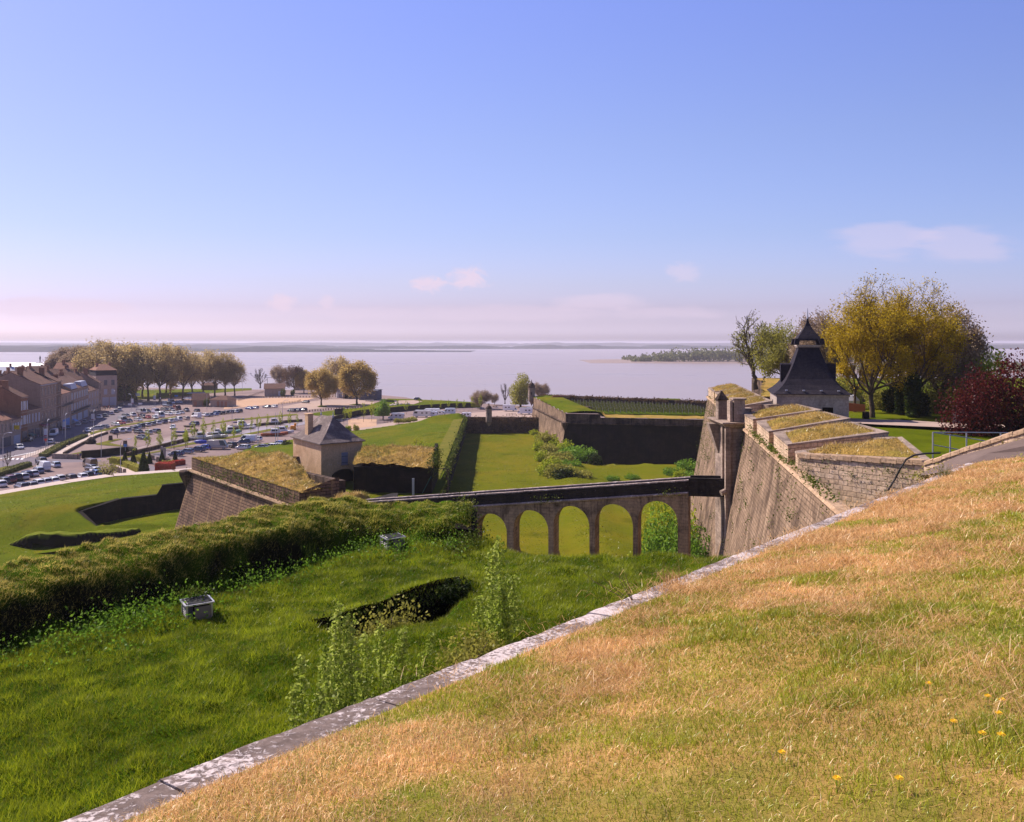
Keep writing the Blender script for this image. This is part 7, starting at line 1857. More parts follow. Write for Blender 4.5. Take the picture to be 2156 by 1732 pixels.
row([(1250, 875, 'hatchback', 'silver'), (1410, 852, 'estate', 'navy'), (1120, 985, 'sedan', 'navy'), (1055, 870, 'hatchback', 'charcoal')], 'of the four cars at the top of the muddy slope', zC, [H1, H1, math.atan2(-.5, .86), math.atan2(-.5, .86)], 'cars at the top of the muddy slope', 5.03)
row([(1505, 432, 'sedan', 'blue'), (1595, 424, 'estate', 'silver'), (1795, 408, 'estate', 'navy'), (1915, 404, 'estate', 'white')], 'of the four cars beside the sand court', zD, [H1+.2]*4, 'cars beside the sand court', 5.03)
row([(835, 730, 'estate', 'charcoal'), (600, 880, 'suv', 'charcoal'), (690, 876, 'suv', 'navy'), (790, 868, 'suv', 'black')], 'of the dark cars on the sandy yard', zE, H1+.2, 'cars on the sandy yard', 5.05)
row([(275, 1215, 'estate', 'navy'), (460, 1175, 'hatchback', 'blue grey'), (650, 1145, 'suv', 'navy'), (760, 1105, 'hatchback', 'bright blue'), (980, 1100, 'boxvan', 'beige'), (1200, 1070, 'suv', 'black'), (1420, 1015, 'suv', 'navy'), (1480, 985, 'van', 'white'), (1400, 1105, 'estate', 'silver'), (1720, 1100, 'sedan', 'grey'), (1880, 1085, 'estate', 'white'), (1975, 1080, 'hatchback', 'white'), (2010, 1040, 'hatchback', 'bright blue'), (1620, 960, 'hatchback', 'white')],
    'of the cars behind the ravelin, counted from the topiary', zD, [math.atan2(.8, -.6)*.0+math.pi*.92]*4+[math.pi*.0+.06, H1, math.pi*1.02, math.pi*.98]+[math.pi*.9]*6, 'cars behind the ravelin', 5.04)
c0 = zF(455, 330, 7.4); car('hatchback', 'charcoal', (c0.x, c0.y, 7.42), math.pi*.03, 'dark rounded car alone on the riverside lawn', 'cars on the lawn')
def kayak_cover():
    p = zD(690, 1075, 5.0); mb = MB(); mb.lathe((0, 0, 0), [(.05, -2.2), (.5, -1.5), (.7, 0), (.5, 1.5), (.05, 2.2)], 8)
    o = mb.obj('roof_cover', 'boat_blue', None, True); o.location = (p.x, p.y, 6.75); o.rotation_euler = (0, R(90), 0); tag(o, 'bright blue cover strapped on top of a car behind the ravelin', 'cover')
kayak_cover()
def camper(label, loc, ang, L, H, style, colour='white'):
    W = 2.25; t = thing('motorhome' if style != 'caravan' else 'caravan', label, 'motorhome' if style != 'caravan' else 'caravan', loc, ang, 'campers in the camper park')
    a = L/2
    if style == 'A': pr = [(-a, .5), (-a, H-.15), (-a+.15, H), (a-.9, H), (a-.35, H-.35), (a, H*.52), (a, .5)]
    elif style == 'C': pr = [(-a, .5), (-a, H), (a-.5, H), (a-.15, H-.3), (a-.55, H*.64), (a-.55, .5)]
    elif style == 'caravan': pr = [(-a, .8), (-a-.0, H*.55), (-a+.35, H-.1), (-a+.7, H), (a-.7, H), (a-.3, H-.15), (a, H*.55), (a-.2, .5), (-a+.2, .5)]
    else: pr = [(-a, .5), (-a, H-.25), (-a+.25, H), (a-1.6, H), (a-1.0, H*.52), (a-.05, H*.42), (a, .5)]
    b = MB(); n = len(pr)
    for k in range(n):
        (x0, z0), (x1, z1) = pr[k], pr[(k+1) % n]; b.face([(x0, -W/2, z0), (x1, -W/2, z1), (x1, W/2, z1), (x0, W/2, z0)])
    b.face([(x, -W/2, z) for x, z in pr][::-1]); b.face([(x, W/2, z) for x, z in pr])
    b.box((-a*.3, 0, H), (.7, .9, .14)); b.obj('body', 'paint '+colour, t)
    if style == 'C':
        c = MB(); c.frustum([(a-.56, -W*.45, .4), (a+.75, -W*.42, .4), (a+.75, W*.42, .4), (a-.56, W*.45, .4)], [(a-.56, -W*.43, H*.62), (a-.15, -W*.40, H*.60), (a-.15, W*.40, H*.60), (a-.56, W*.43, H*.62)]); c.obj('cab', 'paint white', t)
        g = MB(); g.face([(a+.42, -W*.38, H*.30), (a+.42, W*.38, H*.30), (a-.02, W*.36, H*.56), (a-.02, -W*.36, H*.56)]); 
        for sy in (-1, 1): g.face([(a-.4, sy*W*.447, H*.36), (a+.25, sy*W*.43, H*.33), (a-.1, sy*W*.415, H*.56), (a-.4, sy*W*.42, H*.56)])
        g.obj('windscreen', 'glass_dark', t)
    elif style in ('A', 'V'):
        g = MB()
        if style == 'A': g.face([(a-.02, -W*.46, H*.55), (a-.02, W*.46, H*.55), (a-.33, W*.46, H*.85), (a-.33, -W*.46, H*.85)])
        else: g.face([(a-1.02, -W*.42, H*.55), (a-1.02, W*.42, H*.55), (a-1.55, W*.40, H*.94), (a-1.55, -W*.40, H*.94)])
        for sy in (-1, 1): g.face([(a-1.9, sy*(W/2+.01), H*.55), (a-.5 if style == 'A' else a-1.15, sy*(W/2+.01), H*.55), (a-.6 if style == 'A' else a-1.5, sy*(W/2+.01), H*.83), (a-1.9, sy*(W/2+.01), H*.83)])
        g.obj('windscreen', 'glass_dark', t)
    for sy in (-1, 1):
        for x in ((-a*.55, -a*.05) if L > 4.6 else (-a*.3,)):
            g = MB(); g.box((x, sy*(W/2+.005), H*.55), (.8, .04, .5)); g.obj('window', 'glass_dark', t)
    g = MB(); g.box((-a-.005, 0, H*.5), (.04, W*.5, .6)); g.obj('rear_window', 'glass_dark', t)
    for x in ((-a*.5, a*.62) if style != 'caravan' else (0,)):
        for sy in (-1, 1):
            o = bpy.data.objects.new('wheel', PROTO['van'][2]); C.objects.link(o); o.parent = t; o.location = (x, sy*(W/2-.12), .34); o.rotation_euler = (R(90), 0, 0)
for (x, y, lab, ang, L, H, st, col) in ((165, 592, 'silver grey camper van with raised roof beside the round trimmed bushes', math.pi*.98, 6.6, 2.7, 'V', 'silver'), (515, 560, 'longest white coach built motorhome with slanted nose', math.pi*.97, 7.6, 3.0, 'A', 'cream'), (655, 556, 'white touring caravan half hidden by the grassy hump', math.pi*.95, 4.4, 2.4, 'caravan', 'white'), (745, 540, 'small white caravan tucked beside the pale blue camper van', math.pi*.95, 3.6, 2.3, 'caravan', 'cream'), (872, 524, 'white camper van with blue windows and high roof', math.pi*1.05, 5.9, 2.8, 'V', 'light blue'), (1090, 566, 'low white van partly hidden behind the ditch end wall', math.pi*.98, 5.4, 2.2, 'V', 'white'), (1690, 478, 'white motorhome with an overhanging cab by the willow', -.05, 6.0, 2.9, 'C', 'white'), (1910, 520, 'white motorhome cut off by the bastion wall', math.pi*.97, 6.2, 2.9, 'C', 'white'), (640, 535, 'long white motorhome behind the longest one, only its roof showing', math.pi, 7.0, 3.0, 'A', 'white')):
    p = zF(x, y); camper(lab, (p.x, p.y, 5.05), ang, L, H, st, col)
# ================================================================== BOATS
def boat(label, p, ang, L, hull, cabin=None, z=5.05, tilt=0.0, group='boats in the harbour'):
    t = thing('boat', label, 'boat', (p.x, p.y, z), ang, group); t.rotation_euler = (tilt, 0, ang)
    st = [(-.5, .30, .02, .62), (-.42, .36, -.0, .62), (-.1, .42, -.0, .66), (.2, .38, .0, .74), (.38, .24, .08, .84), (.5, .02, .35, .92)]
    h = MB(); rings = []
    B = L*.38
    for f, w, k, s in st: rings.append([(f*L, 0, k*L*.12), (f*L, -w*B*.75, L*.05), (f*L, -w*B, s*L*.17), (f*L, w*B, s*L*.17), (f*L, w*B*.75, L*.05)])
    for r0, r1 in zip(rings[:-1], rings[1:]):
        for k in range(5): h.face([r0[k], r1[k], r1[(k+1) % 5], r0[(k+1) % 5]])
    h.face(rings[0][::-1]); h.obj('hull', hull, t)
    i = MB(); i.frustum([(-.44*L, -.24*B, L*.112), (.25*L, -.24*B, L*.122), (.25*L, .24*B, L*.122), (-.44*L, .24*B, L*.112)], [(-.44*L, -.24*B, L*.118), (.25*L, -.24*B, L*.128), (.25*L, .24*B, L*.128), (-.44*L, .24*B, L*.118)]); i.obj('cockpit', 'boat_dark', t)
    if cabin:
        c = MB(); c.frustum([(-.15*L, -.26*B, L*.11), (.22*L, -.22*B, L*.12), (.22*L, .22*B, L*.12), (-.15*L, .26*B, L*.11)], [(-.13*L, -.22*B, L*.11+cabin), (.10*L, -.20*B, L*.11+cabin), (.10*L, .20*B, L*.11+cabin), (-.13*L, .22*B, L*.11+cabin)]); c.obj('cabin', 'boat_white', t)
        g = MB()
        for sy in (-1, 1): g.face([(-.10*L, sy*.253*B, L*.11+cabin*.4), (.14*L, sy*.235*B, L*.115+cabin*.4), (.09*L, sy*.225*B, L*.11+cabin*.8), (-.10*L, sy*.236*B, L*.11+cabin*.8)])
        g.face([(.19*L, -.2*B, L*.11+cabin*.35), (.19*L, .2*B, L*.11+cabin*.35), (.125*L, .19*B, L*.11+cabin*.85), (.125*L, -.19*B, L*.11+cabin*.85)]); g.obj('cabin_window', 'glass_dark', t)
    return t
boat('white cabin boat lying under the saplings, closest to the beige van', zD(680, 945), .3, 8.5, 'boat_white', 1.6)
boat('white fishing boat with a dark stern, next to the beige van', zD(930, 920), .35, 8, 'boat_white', 1.2)
boat('small cream motor boat behind the white cabin boats', zD(960, 850), .4, 6.5, 'boat_white', 1.1)
boat('pale green wheelhouse boat beside the narrow channel', zD(1180, 840), .5, 8, 'boat_green', 1.5)
boat('white boat with a long flat canopy against the quay wall', zD(1370, 745), .5, 9.5, 'boat_white', 1.7)
boat('white boat low at the quay wall, partly behind saplings', zD(1450, 765), .4, 7, 'boat_white')
boat('dark working boat under the pontoon crane', zD(1920, 690), .3, 8, 'boat_dark', 1.6)
boat('rust brown hulled boat on the hard standing beside the flagpoles', zD(1930, 880), .2, 9, 'rust_red', 1.5)
boat('white motor cruiser on the hard standing near the orange cover', zD(2060, 840), .1, 8, 'boat_white', 1.6)
boat('bright blue dinghy on the mud beside the dark rowing boats', zD(355, 828), .2-.5, 4.6, 'boat_blue')
boat('dark wooden rowing boat drawn up near the dark blue tall car', zD(490, 732), -.4, 4.8, 'boat_dark')
boat('dark rowing boat lying on the mud edge, cream one alongside', zD(560, 800), -.5, 5.2, 'boat_dark')
boat('cream rowing boat alongside a dark one on the mud edge', zD(485, 818), -.5, 4.6, 'boat_white')
boat('grey dinghy sunk in the mud below the bright blue dinghy', zD(330, 885), .3, 4.8, 'concrete')
boat('blue and white dinghy on the grass line above the mud', zD(1335, 607), .1, 4.2, 'boat_white')
boat('small deep blue dinghy on the open mud', zD(1320, 660), .2, 4.0, 'boat_blue')
boat('white sailing dinghy beached in front of the dark shed', zE(1910, 700), -.4, 5.5, 'boat_white')
def odds():
    p = zE(625, 1180); mb = MB(); mb.box((p.x, p.y, 5), (2.2, 1.6, 1.5), .3, taper=.8); mb.box((p.x+.8, p.y, 6.5), (.8, 1.2, .9), .3); tag(mb.obj('orange_cover', 'orange_cover'), 'orange tarpaulin heap between the boats', 'cover')
    p = zC(60, 1075); mb = MB(); mb.lathe((p.x, p.y, 5), [(1.5, 0), (1.7, .6), (1.1, 1.5), (.3, 2.1), (.1, 2.2)], 8); tag(mb.obj('boulder_heap', 'dark_stone'), 'dark pile of rocks at the end of the pale walkway', 'rocks')
    for q, lab in ((zC(468, 1010), 'square stone block standing on the muddy slope'), (zC(770, 1120), 'squat stone post on top of the basin wall')):
        mb = MB(); mb.box((q.x, q.y, 5), (1.1, 1.1, 1.6), .2, taper=.8); tag(mb.obj('stone_block', 'dark_stone'), lab, 'stone block')
odds()
# ================================================================== SHEDS, KIOSKS
def shed(px0, px1, py_base, py_eave, label, wall, roof, rise, depth, ang=0.0, door=None, cat='shed', z=5.0, hip=False):
    a = D(px0, py_base, z); b = Vector(((px1-CX)/F*(a.y+ang), a.y+ang, z)); d = b-a; w = d.length; H = (py_base-py_eave)/F*a.y
    t = thing('shed' if cat == 'shed' else 'kiosk', label, cat, (a.x, a.y, z), math.atan2(d.y, d.x))
    m = MB(); m.face([(0, 0, 0), (w, 0, 0), (w, 0, H), (0, 0, H)]); m.face([(w, depth, 0), (0, depth, 0), (0, depth, H), (w, depth, H)])
    if hip:
        for x in (0, w): m.face([(x, 0, 0), (x, depth, 0), (x, depth, H), (x, 0, H)])
    else:
        for x in (0, w): m.face([(x, 0, 0), (x, depth, 0), (x, depth, H), (x, depth/2, H+rise), (x, 0, H)])
    m.obj('wall', wall, t); r = MB(); o = .5
    if hip:
        r.frustum([(-o, -o, H), (w+o, -o, H), (w+o, depth+o, H), (-o, depth+o, H)], [(w*.3, depth*.45, H+rise), (w*.7, depth*.45, H+rise), (w*.7, depth*.55, H+rise), (w*.3, depth*.55, H+rise)])
    else:
        for (y0, y1) in ((-o, depth/2), (depth+o, depth/2)):
            z0 = H-o*rise/(depth/2)+.04; q = [(-o, y0, z0), (w+o, y0, z0), (w+o, y1, H+rise+.04), (-o, y1, H+rise+.04)]; r.frustum(q, [(x, y, zz+.15) for x, y, zz in q])
    r.obj('roof', roof, t)
    for (x, ww, hh, mat) in (door or []):
        dd = MB(); dd.box((w*x, -.04, .05), (ww, .12, hh)); dd.obj('door', mat, t)
    return t
shed(405, 437, 857, 843, 'tiled stone kiosk with two red doors at the crowded car park', 'house_stone', 'roof_tile', 3.0, 8, 2, [(.2, 1.3, 2.6, 'terracotta'), (.75, 1.3, 2.6, 'terracotta')], 'kiosk')
shed(443, 479, 857, 842, 'low hip roofed kiosk with a row of red doors', 'house_stone_pale', 'roof_tile', 1.8, 8, -2, [(.45, 1.4, 2.7, 'terracotta'), (.68, 1.2, 2.7, 'terracotta'), (.9, 1.2, 2.7, 'terracotta')], 'kiosk', hip=True)
shed(557, 599, 835.5, 819, 'long pale warehouse with a rusty brown roof under the trees', 'house_stone_pale', 'roof_tile', 2.6, 14, 3, [(.82, 3.0, 3.0, 'white_paint')])
shed(709, 721, 838, 825, 'small white gabled hut beside the dark shed', 'white_paint', 'zinc', 1.6, 4, 1, [(.5, 1.0, 2.0, 'shutter_grey')])
shed(722, 745, 840, 822, 'brown timber shed with a pale zinc roof behind the white hut', 'wood', 'zinc', 3, 9, 1, [(.3, 1.8, 2.8, 'void')])
shed(756, 794, 843, 823.5, 'long flat blue black boarded shed on the river bank', 'barn_plank', 'barn_plank', .5, 10, -1)
shed(424, 452, 822, 812, 'low brown hut under the last plane trees of the grove', 'house_stone_dark', 'roof_tile', 1.6, 8, 1)
def canopy(px0, px1, py_top, py_base, label, mat):
    a = D(px0, py_base); b = D(px1, py_base); w = (Vector((b.x, b.y))-Vector((a.x, a.y))).length; H = (py_base-py_top)/F*a.y
    t = thing('canopy', label, 'canopy', (a.x, a.y, 5)); r = MB(); r.box((w/2, 2, H-.3), (w+1, 5, .35)); r.obj('roof', mat, t)
    for x in (.3, w-.3):
        p = MB(); p.box((x, .3, 0), (.2, .2, H-.3)); p.obj('post', 'metal_dark', t)
canopy(388, 406, 839, 852, 'white flat canopy beside the first tiled kiosk', 'white_paint'); canopy(396, 424, 828, 847, 'grey flat canopy behind the first tiled kiosk', 'zinc')
canopy(562, 582, 795, 815, 'blue grey open gantry roof by the bare tree', 'zinc')
def jetty():
    a = D(631, 822); t = thing('signal_station', 'pale flat roofed harbour building with a mast, behind the brown trees', 'building', (a.x, a.y, 5)); m = MB(); m.box((4, 3, 0), (15, 6, 8)); m.obj('wall', 'house_stone', t); r = MB(); r.box((3, 3, 8), (14, 7, .5)); r.box((9, 3, 6.4), (6, 7.4, .4)); r.obj('roof', 'white_paint', t)
    ms = MB(); ms.tube([(1, 3, 8), (1, 3, 14)], .12, 5); ms.obj('mast', 'metal_grey', t)
jetty()
# ================================================================== STREET FURNITURE
def kit_copy(kit, make, loc, rz, label, group=None, scale=None):
    if kit not in KITS:
        KITS[kit] = make(loc, rz, label, group); r = KITS[kit][0]
        if scale: r.scale = scale
        return r
    return dup(KITS[kit][0], KITS[kit][1], loc, rz, label, group, scale)[0]
KITS = {}
def lamp_make(loc, rz, label, group):
    t = thing('street_lamp', label, 'street lamp', loc, rz, group); m = MB(); m.tube([(0, 0, 0), (0, 0, 7.5), (.3, 0, 8.3), (1.0, 0, 8.7), (1.6, 0, 8.75)], .085, 6, 0, .05); a = m.obj('pole', 'metal_grey', t); h = MB(); h.box((1.9, 0, 8.66), (.9, .32, .16), taper=.8); b = h.obj('lamp_head', 'white_paint', t); return t, [(a, []), (b, [])]
for q, rz, lab in ((zA(795, 1640), 1.9, 'curved street lamp beside the red road sign'), (zA(1100, 1500), 1.9, 'curved street lamp with a white banner at the end of the posts'), (zA(1575, 1420), 1.9, 'curved street lamp by the white hatchback'), (zA(1940, 960), 2.2, 'street lamp before the corner house'), (zB(50, 585), 0, 'slim street lamp standing by the zebra crossing'), (zB(1705, 430), .4, 'slim street lamp before the dark basin wall'), (zB(2030, 735), .4, 'slim street lamp on the garden path'), (zC(1390, 330), 3.0, 'tall street lamp under the plane trees'), (zD(190, 1085), .5, 'slim street lamp at the channel end'), (zD(790, 455), .3, 'street lamp before the tiled kiosk'), (zD(2065, 640), 0, 'street lamp alone on the grass line by the mud'), (zD(1215, 760), 0, 'street lamp beside the white boats'), (zD(1390, 145), 0, 'dark street lamp at the river end of the plane trees'), (zC(900, 450), 2.5, 'street lamp with a blue banner beside the quay road')):
    kit_copy('lamp', lamp_make, (q.x, q.y, 5), rz, lab, 'street lamps by the harbour')
def banner_make(loc, rz, label, group):
    t = thing('banner', label, 'banner', loc, rz, group); m = MB(); m.tube([(0, 0, 0), (0, 0, 4.6)], .06, 5); a = m.obj('pole', 'metal_grey', t); p = MB(); p.box((.65, 0, 1.9), (1.15, .06, 2.5)); b = p.obj('panel', 'sign_white', t); s = MB(); s.box((.65, -.035, 2.0), (1.13, .02, .38)); s.box((.65, .035, 2.0), (1.13, .02, .38)); c = s.obj('band', 'sign_maroon', t); return t, [(a, []), (b, []), (c, [])]
for q, lab in ((zA(735, 1530), 'white banner with maroon foot before the maroon awning'), (zA(1050, 1390), 'white banner with maroon foot beside the white delivery van'), (zA(1535, 1240), 'white banner with maroon foot farther up the shaded house fronts'), (zC(890, 330), 'white banner at the edge of the square by the plane trees'), (zC(1355, 250), 'white banner under the plane trees')):
    kit_copy('banner', banner_make, (q.x, q.y, 5), .1, lab, 'banners along the quay road')
def sign(q, label, shape, mat, h, w=.9):
    t = thing('road_sign', label, 'road sign', (q.x, q.y, 5), .1); m = MB(); m.tube([(0, 0, 0), (0, 0, h+.4)], .04, 5); m.obj('post', 'metal_grey', t); p = MB()
    if shape == 'tri': p.frustum([(-w/2, -.06, h+.5), (w/2, -.06, h+.5), (0, -.06, h-.4)], [(-w/2, -.03, h+.5), (w/2, -.03, h+.5), (0, -.03, h-.4)])
    elif shape == 'board':
        for k in range(2): p.box((.2*k, -.06, h-.75*k), (w, .06, .6))
    else: p.box((0, -.06, h-.3), (w, .06, .8))
    p.obj('plate', mat, t)
sign(zB(770, 310), 'red triangular give way sign at the kerb', 'tri', 'sign_red', 2.9, 1.2)
sign(zC(1030, 220), 'white direction boards pointing off the square', 'board', 'sign_white', 4.2, 2.2)
sign(zC(870, 400), 'white and blue notice panel at the road edge', 'box', 'sign_white', 3.0, 1.8)
sign(zC(1085, 345), 'pale notice panel in the middle of the road', 'box', 'sign_white', 2.2, 1.8)
sign(zC(1830, 220), 'blue notice panel among the cars by the kiosks', 'box', 'sign_blue', 3.4, 1.8)
sign(zB(2110, 430), 'blue parking sign with a white plate by the basin wall', 'box', 'sign_blue', 3.2, .8)
sign(zC(1500, 330), 'tall post with three white globes beside the parked vans', 'box', 'white_paint', 4.6, .4)
def post_make(loc, rz, label, group):
    m = MB(); m.tube([(0, 0, 0), (0, 0, 1.15)], .05, 5); o = m.obj('kerb_post', 'metal_dark'); o.location = loc; tag(o, label, 'post', group); return o, []
for k in range(30):
    f = k/29; a, b = (430, 455), (1230, 90); q = zB(lerp(a[0], b[0], f), lerp(a[1], b[1], f)); kit_copy('post', post_make, (q.x, q.y, 5.02), 0, 'thin dark post in the long line along the kerb of the quay road', 'kerb posts along the quay road')
def stump_make(loc, rz, label, group):
    m = MB(); m.box((0, 0, 0), (.38, .38, .95), .2, taper=.9); o = m.obj('wooden_post', 'wood'); o.location = loc; tag(o, label, 'post', group); return o, []
for k in range(26):
    f = k/25; q = zE(lerp(860, 1990, f), lerp(885, 800, f**.8)+rng.uniform(-3, 3)); kit_copy('stump', stump_make, (q.x, q.y, 5.03), rng.random(), 'short wooden post in the line between the sandy yard and the lawn', 'wooden posts along the sandy yard')
for k in range(18):
    f = k/17; q = zE(lerp(130, 1000, f), lerp(642, 636, f)+rng.uniform(-2, 2)); kit_copy('stump', stump_make, (q.x, q.y, 5.03), rng.random(), 'short wooden post behind the sand court', 'wooden posts behind the sand court')
for i, (x, y) in enumerate(((0, 720), (50, 740), (105, 765), (160, 790), (240, 810), (740, 515), (790, 540), (880, 570), (930, 590), (1040, 590), (1095, 600), (770, 525))):
    q = zH(x, y); m = MB(); m.box((0, 0, 0), (.75, .75, 1.05), .3, taper=.92); m.box((0, 0, 1.05), (.6, .6, .15), .3)
    if 'planter' not in KITS:
        o = m.obj('stone_bollard', 'gate_stone'); o.location = (q.x, q.y, 5.03); tag(o, 'squat square bollard along the garden path beside the small car park', 'bollard', 'square bollards on the garden path'); KITS['planter'] = (o, [])
    else: dup(KITS['planter'][0], [], (q.x, q.y, 5.03), 0, 'squat square bollard along the garden path beside the small car park' if i < 5 else 'squat square bollard beside the topiary garden', 'square bollards on the garden path' if i < 5 else 'square bollards by the topiary')
for q, h, lab in ((zD(1650, 1100), 9, 'thin white flagpole in the lot behind the ravelin'), (zD(1945, 1100), 11, 'tall white flagpole beside the guardhouse roof, first of two'), (zD(1985, 1092), 11, 'tall white flagpole beside the guardhouse roof, second of two')):
    m = MB(); m.tube([(0, 0, 0), (0, 0, h)], .09, 6, 0, .05); o = m.obj('flagpole', 'white_paint'); o.location = (q.x, q.y, 5); tag(o, lab, 'flagpole')
for q, h, lab in ((zH(960, 480), 2.9, 'thick weathered timber pile, taller of the pair at the channel'), (zH(1012, 495), 2.7, 'thick weathered timber pile, shorter of the pair at the channel')):
    m = MB(); m.box((q.x, q.y, 5), (.5, .5, h)); tag(m.obj('timber_pile', 'wood_grey'), lab, 'pile')
def zebra():
    mb = MB()
    for k in range(4):
        x = 110+k*77; q = [zB(x, 472, 5), zB(x+40, 472, 5), zB(x+62, 446, 5), zB(x+24, 446, 5)]; mb.face([(p.x, p.y, 5.03) for p in q])
    o = tag(mb.obj('zebra_crossing', 'marking'), kind='structure')
    l = MB(); pts = [zB(0, 450), zB(300, 395), zB(600, 335), zB(620, 340), zB(300, 402), zB(0, 458)]; l.face([(p.x, p.y, 5.028) for p in pts]); tag(l.obj('road_line', 'marking'), kind='structure')
zebra()
def wood_fence(pts, label, rail='wood', h=1.1, step=2.4):
    t = thing('fence', label, 'fence', (0, 0, 0))
    for a, b in zip(pts[:-1], pts[1:]):
        n = max(1, int((b-a).length/step)); r = MB()
        for z in (.45, .95):
            r.tube([a+Vector((0, 0, z)), b+Vector((0, 0, z))], .06, 4)
        r.obj('rail', rail, t)
        for k in range(n+1):
            p = a.lerp(b, k/n); m = MB(); m.box((p.x, p.y, p.z), (.13, .13, h)); m.obj('post', rail, t)
wood_fence([zE(380, 760), zE(700, 720), zE(750, 700)], 'low timber fence along the edge of the sand court')
wood_fence([zF(0, 640), zF(130, 630)], 'timber fence end by the round trimmed bushes', step=1.5)
wood_fence([zF(960, 480), zF(1300, 455), zF(1600, 445)], 'white rail fence along the back of the camper park', 'white_paint')
wood_fence([zF(-640, 620), zF(-350, 600), zF(0, 570)], 'white rail fence in front of the shaded river wall', 'white_paint')
wood_fence([zF(1650, 545), zF(1770, 535)], 'brown timber fence between the ditch end wall and the bastion', step=1.5)
wood_fence([zE(-300, 700), zE(0, 590), zE(130, 550)], 'timber rail fence behind the kiosks', step=3)
def picnic():
    for q, lab in ((zF(1495, 425), 'wooden picnic table near the willow on the river bank'), (zF(1605, 575), 'wooden picnic table behind the ditch end wall'), (zF(1925, 585), 'wooden picnic table right beside the bastion wall')):
        t = thing('picnic_table', lab, 'table', (q.x, q.y, 5), .4); m = MB(); m.box((0, 0, .72), (2.4, .9, .08)); m.obj('tabletop', 'wood', t)
        for s in (-1, 1):
            b = MB(); b.box((0, s*.8, .42), (2.4, .3, .07)); b.obj('seat', 'wood', t)
            l = MB(); l.frustum([(s*.8-.06, -.9, 0), (s*.8+.06, -.9, 0), (s*.8+.06, .9, 0), (s*.8-.06, .9, 0)], [(s*.8-.05, -.35, .72), (s*.8+.05, -.35, .72), (s*.8+.05, .35, .72), (s*.8-.05, .35, .72)]); l.obj('leg', 'wood', t)
picnic()
for k, (x, y) in enumerate(((95, 400), (120, 395), (150, 398), (175, 392), (225, 385), (290, 388), (320, 386), (170, 380))):
    q = zF(x, y, 7.35); m = MB(); m.lathe((0, 0, 0), [(.9, -.2), (1.0, .3), (.6, .7), (.1, .8)], 7); o = m.obj('boulder', 'light_rock'); o.location = (q.x, q.y, 7.35); o.scale = (rng.uniform(.7, 1.3), 1, rng.uniform(.6, 1)); tag(o, 'pale boulder in the loose row on the riverside lawn', 'boulder', 'boulders on the riverside lawn')
def awnings():
    for (px, py, w, mat, lab) in ((82, 894, 6.0, 'awning_maroon', 'maroon awning over a shop front of the lower stone house'), (58, 914, 3.5, 'awning_green', 'dark green awning beside the yellow sign'), (152, 884, 3, 'sign_blue', 'turquoise shop sign on the pale house')):
        p = fac_pt(px); z = CZ-(py-HY)/F*p.y; m = MB(); a = math.atan2(.95, -.31)
        m.frustum([(0, 0, 0), (w, 0, 0), (w, 1.5, -.9) if False else (w, -1.5, -.8), (0, -1.5, -.8)], [(0, 0, .12), (w, 0, .12), (w, -1.5, -.68), (0, -1.5, -.68)]); o = m.obj('awning', mat); o.location = (p.x, p.y, z); o.rotation_euler = (0, 0, math.atan2(.97, -.2)); tag(o, lab, 'awning')
    p = fac_pt(29); z = CZ-(901-HY)/F*p.y; m = MB(); m.box((0, -.8, -.6), (.15, 1.5, 1.3)); o = m.obj('shop_sign', 'sign_yellow'); o.location = (p.x, p.y, z); o.rotation_euler = (0, 0, math.atan2(.97, -.2)); tag(o, 'yellow projecting shop sign on the low cream house', 'sign')
awnings()
# ================================================================== HEDGES, TOPIARY, SHRUBS OF THE HARBOUR
def hedge(p, q, w, h, leaf, label, z=5.0, n=50):
    d = q-p; L = Vector((d.x, d.y)).length; n = int(n*L*h*.55*w); t = rng.random(n)[:, None]
    a = np.array([p.x, p.y, z])+np.array([d.x, d.y, 0])*t; nn = np.array([-d.y, d.x, 0])/L
    u = rng.uniform(-.5, .5, (n, 1)); v = rng.random((n, 1))
    c = a+nn*u*w; c[:, 2:3] += .1+v*h*(1-.25*np.abs(u*2)**3)+rng.normal(0, .05, (n, 1))
    core = MB(); e = Vector((nn[0], nn[1], 0))*w*.42
    pp, qq = Vector((p.x, p.y, z)), Vector((q.x, q.y, z)); core.frustum([pp-e, qq-e, qq+e, pp+e], [pp-e*.9+Vector((0, 0, h*.85)), qq-e*.9+Vector((0, 0, h*.85)), qq+e*.9+Vector((0, 0, h*.85)), pp+e*.9+Vector((0, 0, h*.85))])
    t_ = thing('hedge', label, 'hedge', (0, 0, 0)); core.obj('inner_growth', leaf, t_); leaf_mass('foliage', c, .34, leaf, t_)
hedge(zB(720, 430), zB(1045, 240), 2.6, 1.1, 'leaf_hedge', 'clipped brownish hedge along the walkway, closest to the brick wall')
hedge(zB(1075, 225), zB(1430, 80), 2.4, 1.0, 'leaf_hedge', 'clipped brownish hedge along the walkway, farther from the brick wall')
hedge(zB(0, 735), zB(470, 575), 2.4, 1.2, 'leaf_hedge', 'clipped brownish hedge along the small car park')
hedge(zB(-500, 905), zB(0, 735), 2.4, 1.2, 'leaf_hedge', 'clipped hedge continuing the one along the small car park towards the town')
hedge(zH(0, 600), zH(220, 625), 2.2, 1.7, 'leaf_olive', 'loose grey green hedge beside the willow shrub on the garden path'); hedge(zH(270, 640), zH(360, 700), 2.0, 1.3, 'leaf_olive', 'grey green hedge between the first two topiary cones'); hedge(zH(400, 720), zH(570, 790), 2.2, 1.6, 'leaf_olive', 'grey green hedge leading to the biggest topiary cone')
hedge(zH(490, 545), zH(680, 600), 2.2, 1.5, 'leaf_olive', 'curved grey green hedge inside the road bend')
